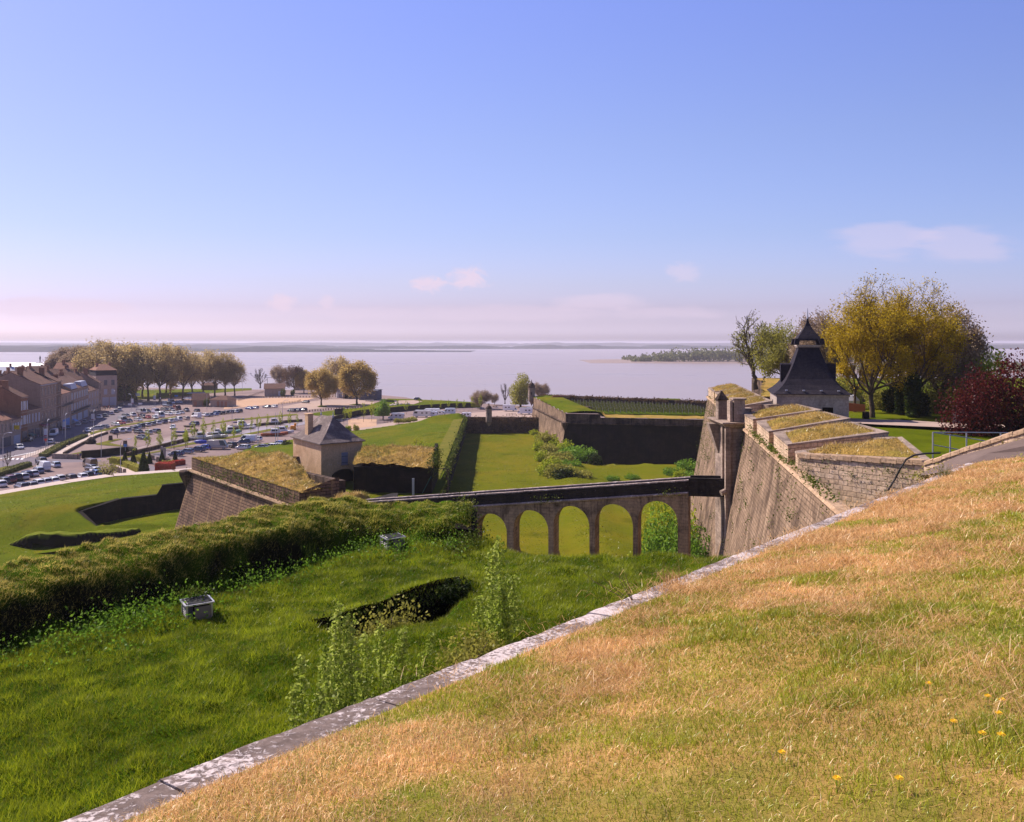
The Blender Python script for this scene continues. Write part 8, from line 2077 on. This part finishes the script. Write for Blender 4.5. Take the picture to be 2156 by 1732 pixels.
hedge(zH(870, 745), zH(1180, 755), 2.4, 2.3, 'leaf_red', 'copper red hedge at the ravelin corner'); hedge(zH(1130, 660), zH(1390, 625), 1.6, 1.4, 'leaf_red', 'bright red clipped hedge behind the copper red one')
hedge(zH(960, 630), zH(1180, 625), 1.6, 1.1, 'leaf_olive', 'low olive hedge behind the copper red hedge')
def cone_make():
    n = 1500; h = rng.random(n)**.7; h = 1-h; a = rng.random(n)*6.283; r = (1-h)*(.9+.12*rng.random(n))*.85
    r = np.where(h < .08, r*.75, r); c = np.stack([r*np.cos(a), r*np.sin(a), h*3.2], -1); V, q = leafquads(c, .22); fm = mesh_np('cone_foliage', V, q); fm.materials.append(MATS['leaf_dark'])
    m = MB(); m.lathe((0, 0, 0), [(.70, .05), (.66, .5), (.02, 3.0)], 10); cm = m.mesh('cone_core'); cm.materials.append(MATS['leaf_dark']); return fm, cm
cf, cc_ = cone_make()
for (x, y, s, lab) in ((248, 635, 1.15, 'dark topiary cone at the end of the loose grey green hedge'), (410, 650, 1.2, 'dark topiary cone between two grey green hedges'), (608, 783, 1.75, 'biggest dark topiary cone, right above the lawn edge'), (720, 612, 1.0, 'slim dark topiary cone beside the bollards inside the bend'), (962, 610, 1.15, 'dark topiary cone before the timber piles'), (1215, 605, 1.05, 'dark topiary cone behind the bright red hedge')):
    q = zH(x, y); t = thing('topiary_cone', lab, 'topiary', (q.x, q.y, 5.0), 0, 'topiary cones in the garden'); t.scale = (s, s, s)
    for nme, me in (('foliage', cf), ('inner_growth', cc_)): o = bpy.data.objects.new(nme, me); C.objects.link(o); o.parent = t
wb = bush_mesh('willow_shrub', 2.6, 2.6, 4.2, 900, .25, 'leaf_olive', 41, 22, 22, .3, bark='bark')
q = zB(1790, 760, 5.0); put_bush(wb, 'shrub', 'tall twiggy leafless shrub at the corner of the small car park', (q.x, q.y, 5.2), 0, (1.15, 1.15, 1.05), None, 'shrub')
rb = bush_mesh('round_bush', 1.9, 1.9, 1.6, 1600, .3, 'leaf_olive', 42, 16, 8)
for (x, y, lab) in ((200, 650, 'round trimmed bush on bent trunks, closest to the silver camper'), (300, 645, 'round trimmed bush in the middle of the three before the campers'), (385, 630, 'round trimmed bush closest to the grassy hump')):
    q = zF(x, y); put_bush(rb, 'bush', lab, (q.x, q.y, 5.6), rng.random()*6, (1.2, 1.2, 1.2), 'trimmed bushes before the campers')
yb = bush_mesh('golden_bush', 1.5, 1.5, 2.2, 1500, .3, 'leaf_yellowgreen', 43, 12, 6)
q = zE(1550, 1200); put_bush(yb, 'bush', 'golden green bush behind the guardhouse roof', (q.x, q.y, 5), 0, (1.15, 1.15, 1.0)); q = zE(1680, 1195); put_bush(rb, 'bush', 'brown upright bush beside the golden green one', (q.x, q.y, 5), 0, (.75, .75, 1.6))
q = zD(2130, 1110); put_bush(bush_mesh('dark_shrub', 2, 2, 3.2, 1300, .35, 'leaf_dark', 44), 'bush', 'dark bush pressed against the lit side of the guardhouse', (q.x, q.y, 5), 0)
db = bush_mesh('kiosk_bush', 2.0, 2.0, 4.2, 1500, .4, 'leaf_ivy', 45)
for q, s, lab in ((zD(785, 385), 1.0, 'dark bush between the two tiled kiosks'), (zD(2075, 215), 1.1, 'dark bush at the door end of the long warehouse'), (zE(620, 600), .9, 'green hedge like bush beside the long warehouse')):
    put_bush(db, 'bush', lab, (q.x, q.y, 5), 0, (s, s, s))
def sapling_meshes():
    return [tree_pair('sapling%d' % i, 60+i, 4, .24, .16, 'leaf_yellowgreen', h=5.2, trunk_h=1.6, r0=.06, rx=.75, cz=3.4, rz=2.4, n0=4, depth=3, kids=2, up=.5, limb=.35, ang=(15, 35)) for i in range(2)]
SAP = sapling_meshes()
sap = [(zH(430, 470), 1), (zH(680, 420), 1.1), (zH(905, 350), 1.0), (zH(930, 345), .9), (zH(1195, 340), 1.1), (zH(1410, 290), 1), (zH(1440, 300), .8), (zD(555, 985), 1.0), (zD(610, 985), .8), (zD(730, 985), 1.15), (zD(890, 960), 1.1), (zD(1060, 940), 1.1), (zD(1110, 930), 1.0), (zD(1370, 880), 1.1), (zD(1530, 850), 1.1), (zD(1660, 840), 1.1), (zD(1800, 800), 1.1), (zD(2030, 740), 1.0), (zD(235, 1095), 1.0), (zD(430, 1080), .9), (zD(460, 1090), .8), (zD(1240, 985), .8),
       (zF(190, 480), .9), (zF(300, 520), 1.1), (zF(470, 480), .9), (zF(640, 470), .9), (zF(760, 465), .9), (zF(870, 460), .9), (zF(980, 480), 1.0), (zF(1080, 470), 1.0), (zF(1190, 465), 1.0), (zF(1300, 460), 1.1), (zE(1480, 1070), 1.1), (zE(1580, 1060), 1.0), (zE(1810, 1050), 1.2), (zE(1950, 1040), 1.2), (zE(700, 1140), .9), (zE(570, 1150), .9)]
for i, (q, s) in enumerate(sap):
    wh = 'along the harbour channel' if i < 22 else ('along the camper park' if i < 32 else 'before the shaded river wall')
    put_tree(SAP[i % 2], 'sapling', 'thin young tree with sparse yellow green leaves '+wh, (q.x, q.y, 5.0), rng.random()*6, (s, s, s*rng.uniform(.9, 1.2)), 'saplings '+wh, 'sapling')
# ================================================================== TREES
def trees():
    pl = [tree_pair('plane%d' % i, 70+i, 7, .72, 1.0, lf, 'bark', 'bark', thin=.45, h=28, trunk_h=8, r0=.62, rx=10.5, cz=17.5, rz=12.5, n0=6, depth=4, kids=3, up=.25, limb=.34, side=.6, twig_r=.05) for i, lf in enumerate(('leaf_plane', 'leaf_plane_orange', 'leaf_plane'))]
    thin = tree_pair('thin_plane', 75, 6, .6, .9, 'leaf_bud', 'bark', 'twig', h=24, trunk_h=7, r0=.5, rx=8.5, cz=15, rz=10.5, n0=6, depth=5, kids=3, up=.25, limb=.33, side=.5, twig_r=.035)
    grove = [(135, 838, 738, 3, 'pale thin tree behind the houses, farthest towards the town'), (168, 842, 735, 3, 'pale thin tree behind the tiled roofs next to the farthest one'), (205, 845, 719, 0, 'tall plane tree rising behind the corner house'), (240, 848, 723, 0, 'tall plane tree just behind the corner house attic'), (262, 846, 727, 2, 'plane tree at the front corner of the grove by the road'), (287, 846, 725, 1, 'orange brown plane tree second along the road front of the grove'), (312, 845, 728, 2, 'plane tree behind the tall street lamp'), (337, 846, 726, 0, 'plane tree third along the road front of the grove'), (360, 843, 730, 1, 'orange brown plane tree behind the parked vans'), (385, 843, 731, 0, 'plane tree behind the grey canopy'), (350, 834, 735, 2, 'plane tree deep inside the grove'), (405, 838, 745, 2, 'thinner plane tree at the gap of the grove'), (428, 834, 740, 0, 'plane tree after the gap, behind the tiled kiosk'), (452, 835, 741, 2, 'plane tree over the low brown hut'), (474, 834, 746, 0, 'plane tree beside the low brown hut'), (494, 834, 757, 2, 'last plane tree of the grove towards the river'), (300, 836, 730, 1, 'orange brown plane tree inside the grove behind the road front'), (270, 836, 728, 0, 'plane tree inside the grove behind the corner house')]
    for i, (px, pb, pt, k, lab) in enumerate(grove):
        p = D(px, pb); h = (pb-pt)/F*p.y; s = h/29.0
        if k == 3: put_tree(thin, 'plane_tree', lab, (p.x, p.y, 5), rng.random()*6, (s*1.2, s*1.2, h/25), 'plane trees of the riverside grove')
        else: put_tree(pl[k], 'plane_tree', lab, (p.x, p.y, 5), rng.random()*6, (s*.95, s*.95, s*1.0), 'plane trees of the riverside grove')
    # park greenery under the grove
    p = D(270, 843); put_bush(bush_mesh('evergreen', 6, 6, 12, 3500, 1.1, 'leaf_ivy', 51, 18, 8), 'tree', 'dark green bushy evergreen in front of the grove beside the corner house', (p.x, p.y, 5), 0, (1, 1, 1.25), None, 'tree')
    p = D(232, 800); q = D(310, 843); hedge(D(330, 836), D(430, 832), 3, 2.4, 'leaf_ivy', 'dark hedge running under the grove', n=16)
    gsheet('park_lawn', [D(250, 843), D(330, 841), D(440, 829), D(530, 822), D(530, 818), D(250, 822)], 'lawn', 5.045)
    bare = tree_pair('bare', 81, 0, .5, .5, 'leaf_plane', 'bark', 'bark', h=13, trunk_h=2.2, r0=.55, rx=8, cz=8, rz=6.6, n0=7, depth=4, kids=3, up=.5, limb=.36, side=.4, twig_r=.05, ang=(15, 35))
    med = [tree_pair('med%d' % i, 85+i, n, .55, .8, lf, 'bark', 'twig', h=17, trunk_h=3.6, r0=.45, rx=7.5, cz=10.3, rz=7.2, n0=7, depth=4, kids=3, up=.2, limb=.36, side=.6, twig_r=.03) for i, (n, lf) in enumerate(((5, 'leaf_plane'), (11, 'leaf_plane_orange'), (4, 'leaf_brown'), (5, 'leaf_bud')))]
    for (px, pb, pt, pr, lab, sx) in ((548, 817, 777, bare, 'leafless tree with spreading forked limbs near the blue gantry', 1.0), (589, 818, 767, med[3], 'pale thin leaved tree behind the long warehouse', .9), (619, 828, 770, med[2], 'dark brown tree standing beside the long warehouse', .95), (640, 828, 782, med[1], 'low orange brown tree behind the sandy yard hedge', .9), (676.5, 854.5, 779, med[1], 'broad orange brown tree on its own grass patch in the sandy yard', 1.0), (708, 836, 752, med[0], 'tallest thin tree behind the two sandy yard trees', .85), (751.5, 852.5, 765, med[1], 'broad orange brown tree before the dark shed', 1.0), (728, 838, 775, med[0], 'thin tree beside the white gabled hut', .7)):
        p = D(px, pb); h = (pb-pt)/F*p.y; s = h/(13.5 if pr is bare else 17.3); put_tree(pr, 'tree', lab, (p.x, p.y, 5), rng.random()*6, (s*sx, s*sx, s))
    gt = bush_mesh('green_tree', 4.3, 4.3, 7.6, 4200, .55, 'leaf_green', 52, 24, 10)
    p = D(806.7, 884); t = put_bush(gt, 'tree', 'round fresh green tree at the edge of the camper park', (p.x, p.y, 6.6), 0, (.98, .98, .95), None, 'tree'); mb = MB(); mb.tube([(0, 0, -2), (0, 0, 3)], .25, 7); mb.obj('trunk', 'bark', t)
    for (px, pb, pt, pr, lab, sx) in ((1013, 861, 820, med[3], 'rounded brownish leafless tree at the end of the shaded river wall', 1.25), (1063, 850, 809, bare, 'gaunt bare tree beside the willow', .7), (1138, 846, 804, med[3], 'pale bare crown showing behind the domed turret', 1.0), (1041, 853, 828, med[3], 'low bare bushy tree between the two bare trees on the bank', .9)):
        p = D(px, pb); h = (pb-pt)/F*p.y; s = h/(13.5 if pr is bare else 17.3); put_tree(pr, 'tree', lab, (p.x, p.y, 5), rng.random()*6, (s*sx, s*sx, s))
    wl = bush_mesh('willow', 6.2, 6.2, 13.5, 6500, .65, 'leaf_olive', 53, 30, 12); p = D(1096, 858); s = (858-786)/F*p.y/14.6
    t = put_bush(wl, 'willow_tree', 'full olive green willow on the river bank beside the bastion turret', (p.x, p.y, 6.5), 0, (s*.93, s*.93, s), None, 'tree'); mb = MB(); mb.tube([(0, 0, -3), (0, 0, 5)], .5, 7); mb.obj('trunk', 'bark', t)
    # small budding tree on the upper lawn, shrubs on the ravelin end
    sm = tree_pair('small', 91, 5, .28, .3, 'leaf_yellowgreen', 'bark', 'bark', h=5, trunk_h=1.0, r0=.16, rx=2.6, cz=3.0, rz=2.4, n0=6, depth=3, kids=2, up=.3, limb=.4, twig_r=.04, ang=(25, 50))
    Y = 168.0; p = P(881, 938, Y); put_tree(sm, 'tree', 'small gnarled tree just budding on the upper lawn', (p.x, p.y, float(cs_h(np.array([p.x]), np.array([p.y]))[0])), 0, (1.1, 1.1, 1.0))
    p = D(16, 985); put_tree(bare, 'tree', 'tiny pollarded bare tree beside the zebra crossing', (p.x, p.y, 5), 1, (.22, .22, .32))
    # ---- upper terrace
    z = TERR
    def tp(px, pb): return G(px, pb, z)
    p = tp(1590, 818); h = (818-638)/F*p.y
    tb = tree_pair('tall_bare', 101, 1, .34, .4, 'leaf_olive', 'bark', 'bark', thin=.6, h=20, trunk_h=5.5, r0=.55, rx=5.2, cz=12.5, rz=9.0, n0=7, depth=4, kids=3, up=.3, limb=.26, side=.6, twig_r=.045, lean=(-.4, 0))
    put_tree(tb, 'tree', 'tall nearly bare tree with twisting limbs at the wall corner', (p.x, p.y, z), 0, (h/18.8, h/18.8, h/20.6))
    t2 = tree_pair('olive_round', 103, 4, .42, .7, 'leaf_olive', 'bark', 'bark', h=15, trunk_h=3.2, r0=.42, rx=7.6, cz=8.6, rz=6.8, n0=8, depth=4, kids=3, up=.15, limb=.38, side=.6, twig_r=.03)
    p = tp(1652, 822); s = (822-676)/F*p.y/15.3; put_tree(t2, 'tree', 'rounded olive green tree behind the slate roof, town side', (p.x, p.y, z), 0, (s*.88, s*.88, s))
    t3 = tree_pair('bare_round', 104, 3, .40, .6, 'leaf_bud', 'bark', 'twig', h=16, trunk_h=3.2, r0=.42, rx=7.0, cz=9.6, rz=6.8, n0=8, depth=5, kids=3, up=.15, limb=.33, side=.5, twig_r=.03)
    p = tp(1722, 830); s = (830-656)/F*p.y/16.3; put_tree(t3, 'tree', 'bare twiggy tree behind the spire', (p.x, p.y, z), 0, (s*.8, s*.8, s))
    gold = [tree_pair('gold%d' % i, 110+i, 6, .24, .40, 'leaf_gold', 'bark', 'bark', thin=.82, h=20, trunk_h=4.2, r0=.40, rx=6.6, cz=12.0, rz=9.0, n0=9, depth=5, kids=3, up=.30, limb=.29, side=.42, twig_r=.018, ang=(22, 45)) for i in range(2)]
    p = tp(1835, 879); s = (879-572)/F*p.y/20.8; put_tree(gold[0], 'plane_tree', 'biggest golden leaved tree, its straight trunk nearest the gravel path', (p.x, p.y, z), 0, (s*.98, s*.98, s))
    p = tp(1800, 866); s = (866-640)/F*p.y/20.8; put_tree(gold[1], 'plane_tree', 'golden leaved tree close beside the slate roof, with a slimmer dark trunk', (p.x, p.y, z), 2, (s*.72, s*.72, s))
    p = tp(1925, 876); s = (876-574)/F*p.y/20.8; put_tree(gold[1], 'plane_tree', 'golden leaved tree with ivy clad trunk, away from the tower', (p.x, p.y, z), 4.4, (s*1.02, s*1.02, s))
    p = tp(1985, 868); s = (868-640)/F*p.y/20.8; put_tree(t3, 'tree', 'thin bare crowned tree leaning out beyond the ivy clad trunks', (p.x, p.y, z), 1.0, (s*1.05, s*1.05, s*1.25))
    p = tp(1880, 864); s = (864-610)/F*p.y/20.8; put_tree(gold[0], 'plane_tree', 'golden leaved tree between the biggest one and the ivy clad trunk', (p.x, p.y, z), 3.4, (s*.8, s*.8, s))
    iv = bush_mesh('ivy_column', 1.25, 1.25, 6.0, 5200, .30, 'leaf_dark', 54, 26, 4, .2)
    for (px, pb, sc, hh, lab) in ((1921, 878, 1.25, 1.15, 'thickest dark column of ivy round a trunk'), (1895, 872, .75, .9, 'slim dark ivy column between the golden trees'), (1870, 868, .8, .7, 'low dark ivy growth beside the biggest golden tree trunk'), (1943, 876, .9, .65, 'short dark ivy bush next to the thickest ivy column')):
        p = tp(px, pb); put_bush(iv, 'ivy_column', lab, (p.x, p.y, z), rng.random()*6, (sc, sc, hh), None, 'ivy')
    us = bush_mesh('undergrowth', 3.2, 3.2, 4.0, 3200, .32, 'leaf_olive', 55, 20, 8)
    for (px, pb, sc, hh, lab) in ((1965, 868, 1.0, 1.1, 'olive undergrowth behind the square stone gate posts'), (1990, 862, .8, .9, 'olive undergrowth behind the purple leaved tree'), (1850, 860, 1.0, .9, 'olive undergrowth behind the biggest golden tree'), (1905, 858, .9, .8, 'olive undergrowth behind the thickest ivy column'), (1780, 850, 1.0, 1.2, 'olive undergrowth behind the slate roof'), (2030, 862, .8, .9, 'olive undergrowth between the purple leaved trees')):
        p = tp(px, pb); put_bush(us, 'bush', lab, (p.x, p.y, z), rng.random()*6, (sc, sc, hh))
    yg = bush_mesh('yellow_tree', 4.8, 4.8, 6.4, 5200, .38, 'leaf_yellowgreen', 56, 24, 10)
    p = tp(2055, 868); put_bush(yg, 'tree', 'yellow green bushy tree rising behind the purple leaved trees', (p.x, p.y, z), 0, (1.3, 1.3, 1.5), None, 'tree')
    pu = bush_mesh('purple_tree', 4.6, 4.2, 6.6, 7600, .25, 'leaf_purple', 57, 38, 18, .45, bark='bark_dark')
    p = tp(2052, 915); s = p.y; put_bush(pu, 'purple_tree', 'dark purple leaved small tree beside the gravel path, the lower one', (p.x, p.y, z), 0, (.92, .92, 1.0), None, 'tree')
    p = tp(2150, 916); put_bush(pu, 'purple_tree', 'dark purple leaved small tree, the higher one beside the ramp wall', (p.x, p.y, z), 2.2, (1.15, 1.1, 1.2), None, 'tree')
    p = tp(2240, 905); put_bush(pu, 'purple_tree', 'dark purple leaved tree beyond the ramp wall, outermost one', (p.x, p.y, z), 4.0, (1.1, 1.1, 1.15), None, 'tree')
    # gate posts, stone planter, log, red fence and tent behind the trees
    for (px, lab) in ((2022, 'square stone gate post, the one nearer the golden trees'), (2045, 'square stone gate post beside the purple leaved tree')):
        q = tp(px, 892); mb = MB(); mb.box((q.x, q.y, z), (1.2, 1.2, 1.9)); mb.box((q.x, q.y, z+1.9), (1.4, 1.4, .2)); tag(mb.obj('gate_post', 'gate_stone'), lab, 'post')
    q = tp(1823, 881); mb = MB(); mb.lathe((q.x, q.y, z), [(.45, 0), (.42, .75), (.36, .85)], 9); tag(mb.obj('tree_stump', 'bark_dark'), 'dark tree stump at the foot of the biggest golden tree', 'stump')
    a, b = tp(1768, 866), tp(1822, 868); mb = MB(); d = b-a
    mb.frustum([(a.x, a.y, z), (b.x, b.y, z), (b.x, b.y+.3, z), (a.x, a.y+.3, z)], [(a.x, a.y, z+1.3), (b.x, b.y, z+1.0), (b.x, b.y+.3, z+1.0), (a.x, a.y+.3, z+1.3)]); tag(mb.obj('red_fence', 'rust_red'), 'rust red board fence behind the golden trees, next to the tower', 'fence')
    q = tp(1792, 862); mb = MB(); mb.lathe((q.x, q.y+2, z), [(2.0, 0), (2.0, 1.2), (1.4, 1.9), (.5, 2.2), (.1, 2.25)], 10); tag(mb.obj('white_tent', 'white_paint'), 'rounded white tent top behind the rust red fence', 'tent')
trees()
# ------------------------------------------------------------------ camera, light, sky, air
def setup():
    sc = bpy.context.scene
    cd = bpy.data.cameras.new('camera'); cam = bpy.data.objects.new('camera', cd); C.objects.link(cam)
    cam.location = (0, 0, CZ); cam.rotation_euler = (R(90), 0, 0)
    cd.sensor_width = 36; cd.sensor_fit = 'HORIZONTAL'; cd.lens = 36*F/2156; cd.shift_y = -(866-HY)/2156
    cd.clip_start = .1; cd.clip_end = 60000
    sc.camera = cam
    AZ, EL = R(-57), R(43)          # the sun stands ahead of the viewer and to the town side
    S = Vector((math.sin(AZ)*math.cos(EL), math.cos(AZ)*math.cos(EL), math.sin(EL)))
    sd = bpy.data.lights.new('sun', 'SUN'); so = bpy.data.objects.new('sun', sd); C.objects.link(so)
    sd.energy = 5.0; sd.angle = R(.53); sd.color = (1.0, .90, .80)
    so.rotation_euler = S.to_track_quat('Z', 'Y').to_euler(); so.location = (-100, 100, 200)
    w = bpy.data.worlds.new('World'); sc.world = w; w.use_nodes = True
    nt = w.node_tree; nt.nodes.clear()
    out = nt.nodes.new('ShaderNodeOutputWorld'); bg = nt.nodes.new('ShaderNodeBackground')
    sky = nd(nt, 'ShaderNodeTexSky', sky_type='NISHITA', sun_disc=False)
    sky.sun_elevation = EL; sky.sun_rotation = AZ; sky.altitude = 0; sky.air_density = 1.0; sky.dust_density = 2.0; sky.ozone_density = 2.0
    tc = nd(nt, 'ShaderNodeTexCoord').outputs['Generated']
    sx = nd(nt, 'ShaderNodeSeparateXYZ', {0: tc}).outputs
    cv = nd(nt, 'ShaderNodeVectorMath', {0: nd(nt, 'ShaderNodeVectorMath', {0: tc, 1: (.42, 1, 1)}, operation='MULTIPLY').outputs[0]}, operation='NORMALIZE').outputs[0]
    nt.links.new(cv, sky.inputs[0])
    # violet tint of the hazy spring air, by height above the horizon
    tint = ramp(nt, sx[2], list(zip((.0, .0035, .007, .013, .0248, .0425, .072, .13, .242, .393, .9), SKYT)))
    col = mix(nt, 1.0, sky.outputs[0], tint, 'MULTIPLY')
    # a few thin clouds low over the river
    yy = nd(nt, 'ShaderNodeMath', {0: sx[1], 1: .05}, operation='MAXIMUM').outputs[0]
    u = nd(nt, 'ShaderNodeMath', {0: sx[0], 1: yy}, operation='DIVIDE').outputs[0]
    v = nd(nt, 'ShaderNodeMath', {0: sx[2], 1: yy}, operation='DIVIDE').outputs[0]
    uv = nd(nt, 'ShaderNodeCombineXYZ', {0: u, 1: v}).outputs[0]
    nz = noise(nt, mapping(nt, uv, (46, 85, 1)), 1.0, 10, .66, .9)
    nz2 = noise(nt, mapping(nt, uv, (10, 40, 1)), 1.0, 7, .55, .2)
    for (px, py, rx, ry, k, nn, lo) in CLOUDS:
        d = nd(nt, 'ShaderNodeVectorMath', {0: nd(nt, 'ShaderNodeVectorMath', {0: uv, 1: ((px-CX)/F, (HY-py)/F, 0)}, operation='SUBTRACT').outputs[0], 1: (F/rx, F/ry, 0)}, operation='MULTIPLY').outputs[0]
        ln = nd(nt, 'ShaderNodeVectorMath', {0: d}, operation='LENGTH').outputs['Value']
        win = ramp(nt, ln, [(0.0, 1.0), (1.0, 0.0)], 'EASE')
        src = nz if nn == 0 else nz2
        f = nd(nt, 'ShaderNodeMath', {0: nd(nt, 'ShaderNodeMath', {0: src, 1: .75}, operation='MULTIPLY').outputs[0], 1: nd(nt, 'ShaderNodeMath', {0: win, 1: .45}, operation='MULTIPLY').outputs[0]}, operation='ADD').outputs[0]
        f = ramp(nt, f, [(lo, 0.0), (lo+.26, k)], 'EASE')
        f = nd(nt, 'ShaderNodeMath', {0: f, 1: ramp(nt, win, [(0.0, 0.0), (.25, 1.0)])}, operation='MULTIPLY').outputs[0]
        fwd = nd(nt, 'ShaderNodeMath', {0: sx[1], 1: .1}, operation='GREATER_THAN').outputs[0]
        f = nd(nt, 'ShaderNodeMath', {0: f, 1: fwd}, operation='MULTIPLY').outputs[0]
        col = mix(nt, f, col, CLOUDC)
    nt.links.new(col, bg.inputs[0]); bg.inputs[1].default_value = SKYS
    nt.links.new(bg.outputs[0], out.inputs[0])
    # the air: a closed box round the whole place
    if HAZE > 0:
        mb = MB(); mb.box((0, 4900, -1.2), (32000, 22000, 56))
        m, hn, ho = newmat('haze_air')
        pv = nd(hn, 'ShaderNodeVolumePrincipled', {'Color': (.90, .86, 1.0, 1), 'Density': HAZE, 'Anisotropy': .2})
        hn.links.new(pv.outputs[0], ho.inputs['Volume'])
        o = mb.obj('haze', 'haze_air'); tag(o, kind='stuff')
    sc.view_settings.view_transform = 'Standard'; sc.view_settings.look = 'None'; sc.view_settings.gamma = 1; sc.view_settings.exposure = EXPO
    sc.view_settings.use_curve_mapping = False
    sc.cycles.use_denoising = True
    sc.cycles.max_bounces = 6; sc.cycles.diffuse_bounces = 3; sc.cycles.glossy_bounces = 2; sc.cycles.transmission_bounces = 3; sc.cycles.transparent_max_bounces = 4; sc.cycles.volume_bounces = 1
    sc.cycles.caustics_reflective = False; sc.cycles.caustics_refractive = False
SKYT = [(1.12, 1.07, 1.68), (1.5, 1.43, 2.22), (1.62, 1.54, 2.47), (1.74, 1.66, 2.70), (1.34, 1.24, 2.02), (1.07, .95, 1.5), (.99, .90, 1.30), (.90, .865, 1.19), (.88, .855, 1.19), (.81, .82, 1.34), (.40, .45, .80)]
SKYS = .1; EXPO = .5; HAZE = .00009
CLOUDC = (6.1, 4.95, 6.0)
CLOUDS = [(900, 600, 100, 44, .8, 0, .585), (985, 585, 110, 56, .8, 0, .585), (590, 637, 60, 40, .8, 0, .54), (690, 636, 40, 28, .5, 0, .54), (1860, 508, 190, 70, .32, 1, .48), (2030, 520, 200, 80, .3, 1, .50), (1440, 575, 80, 46, .35, 0, .54), (100, 645, 330, 40, .5, 1, .48), (1050, 660, 900, 34, .3, 1, .50), (1250, 640, 200, 40, .4, 1, .5)]
setup()
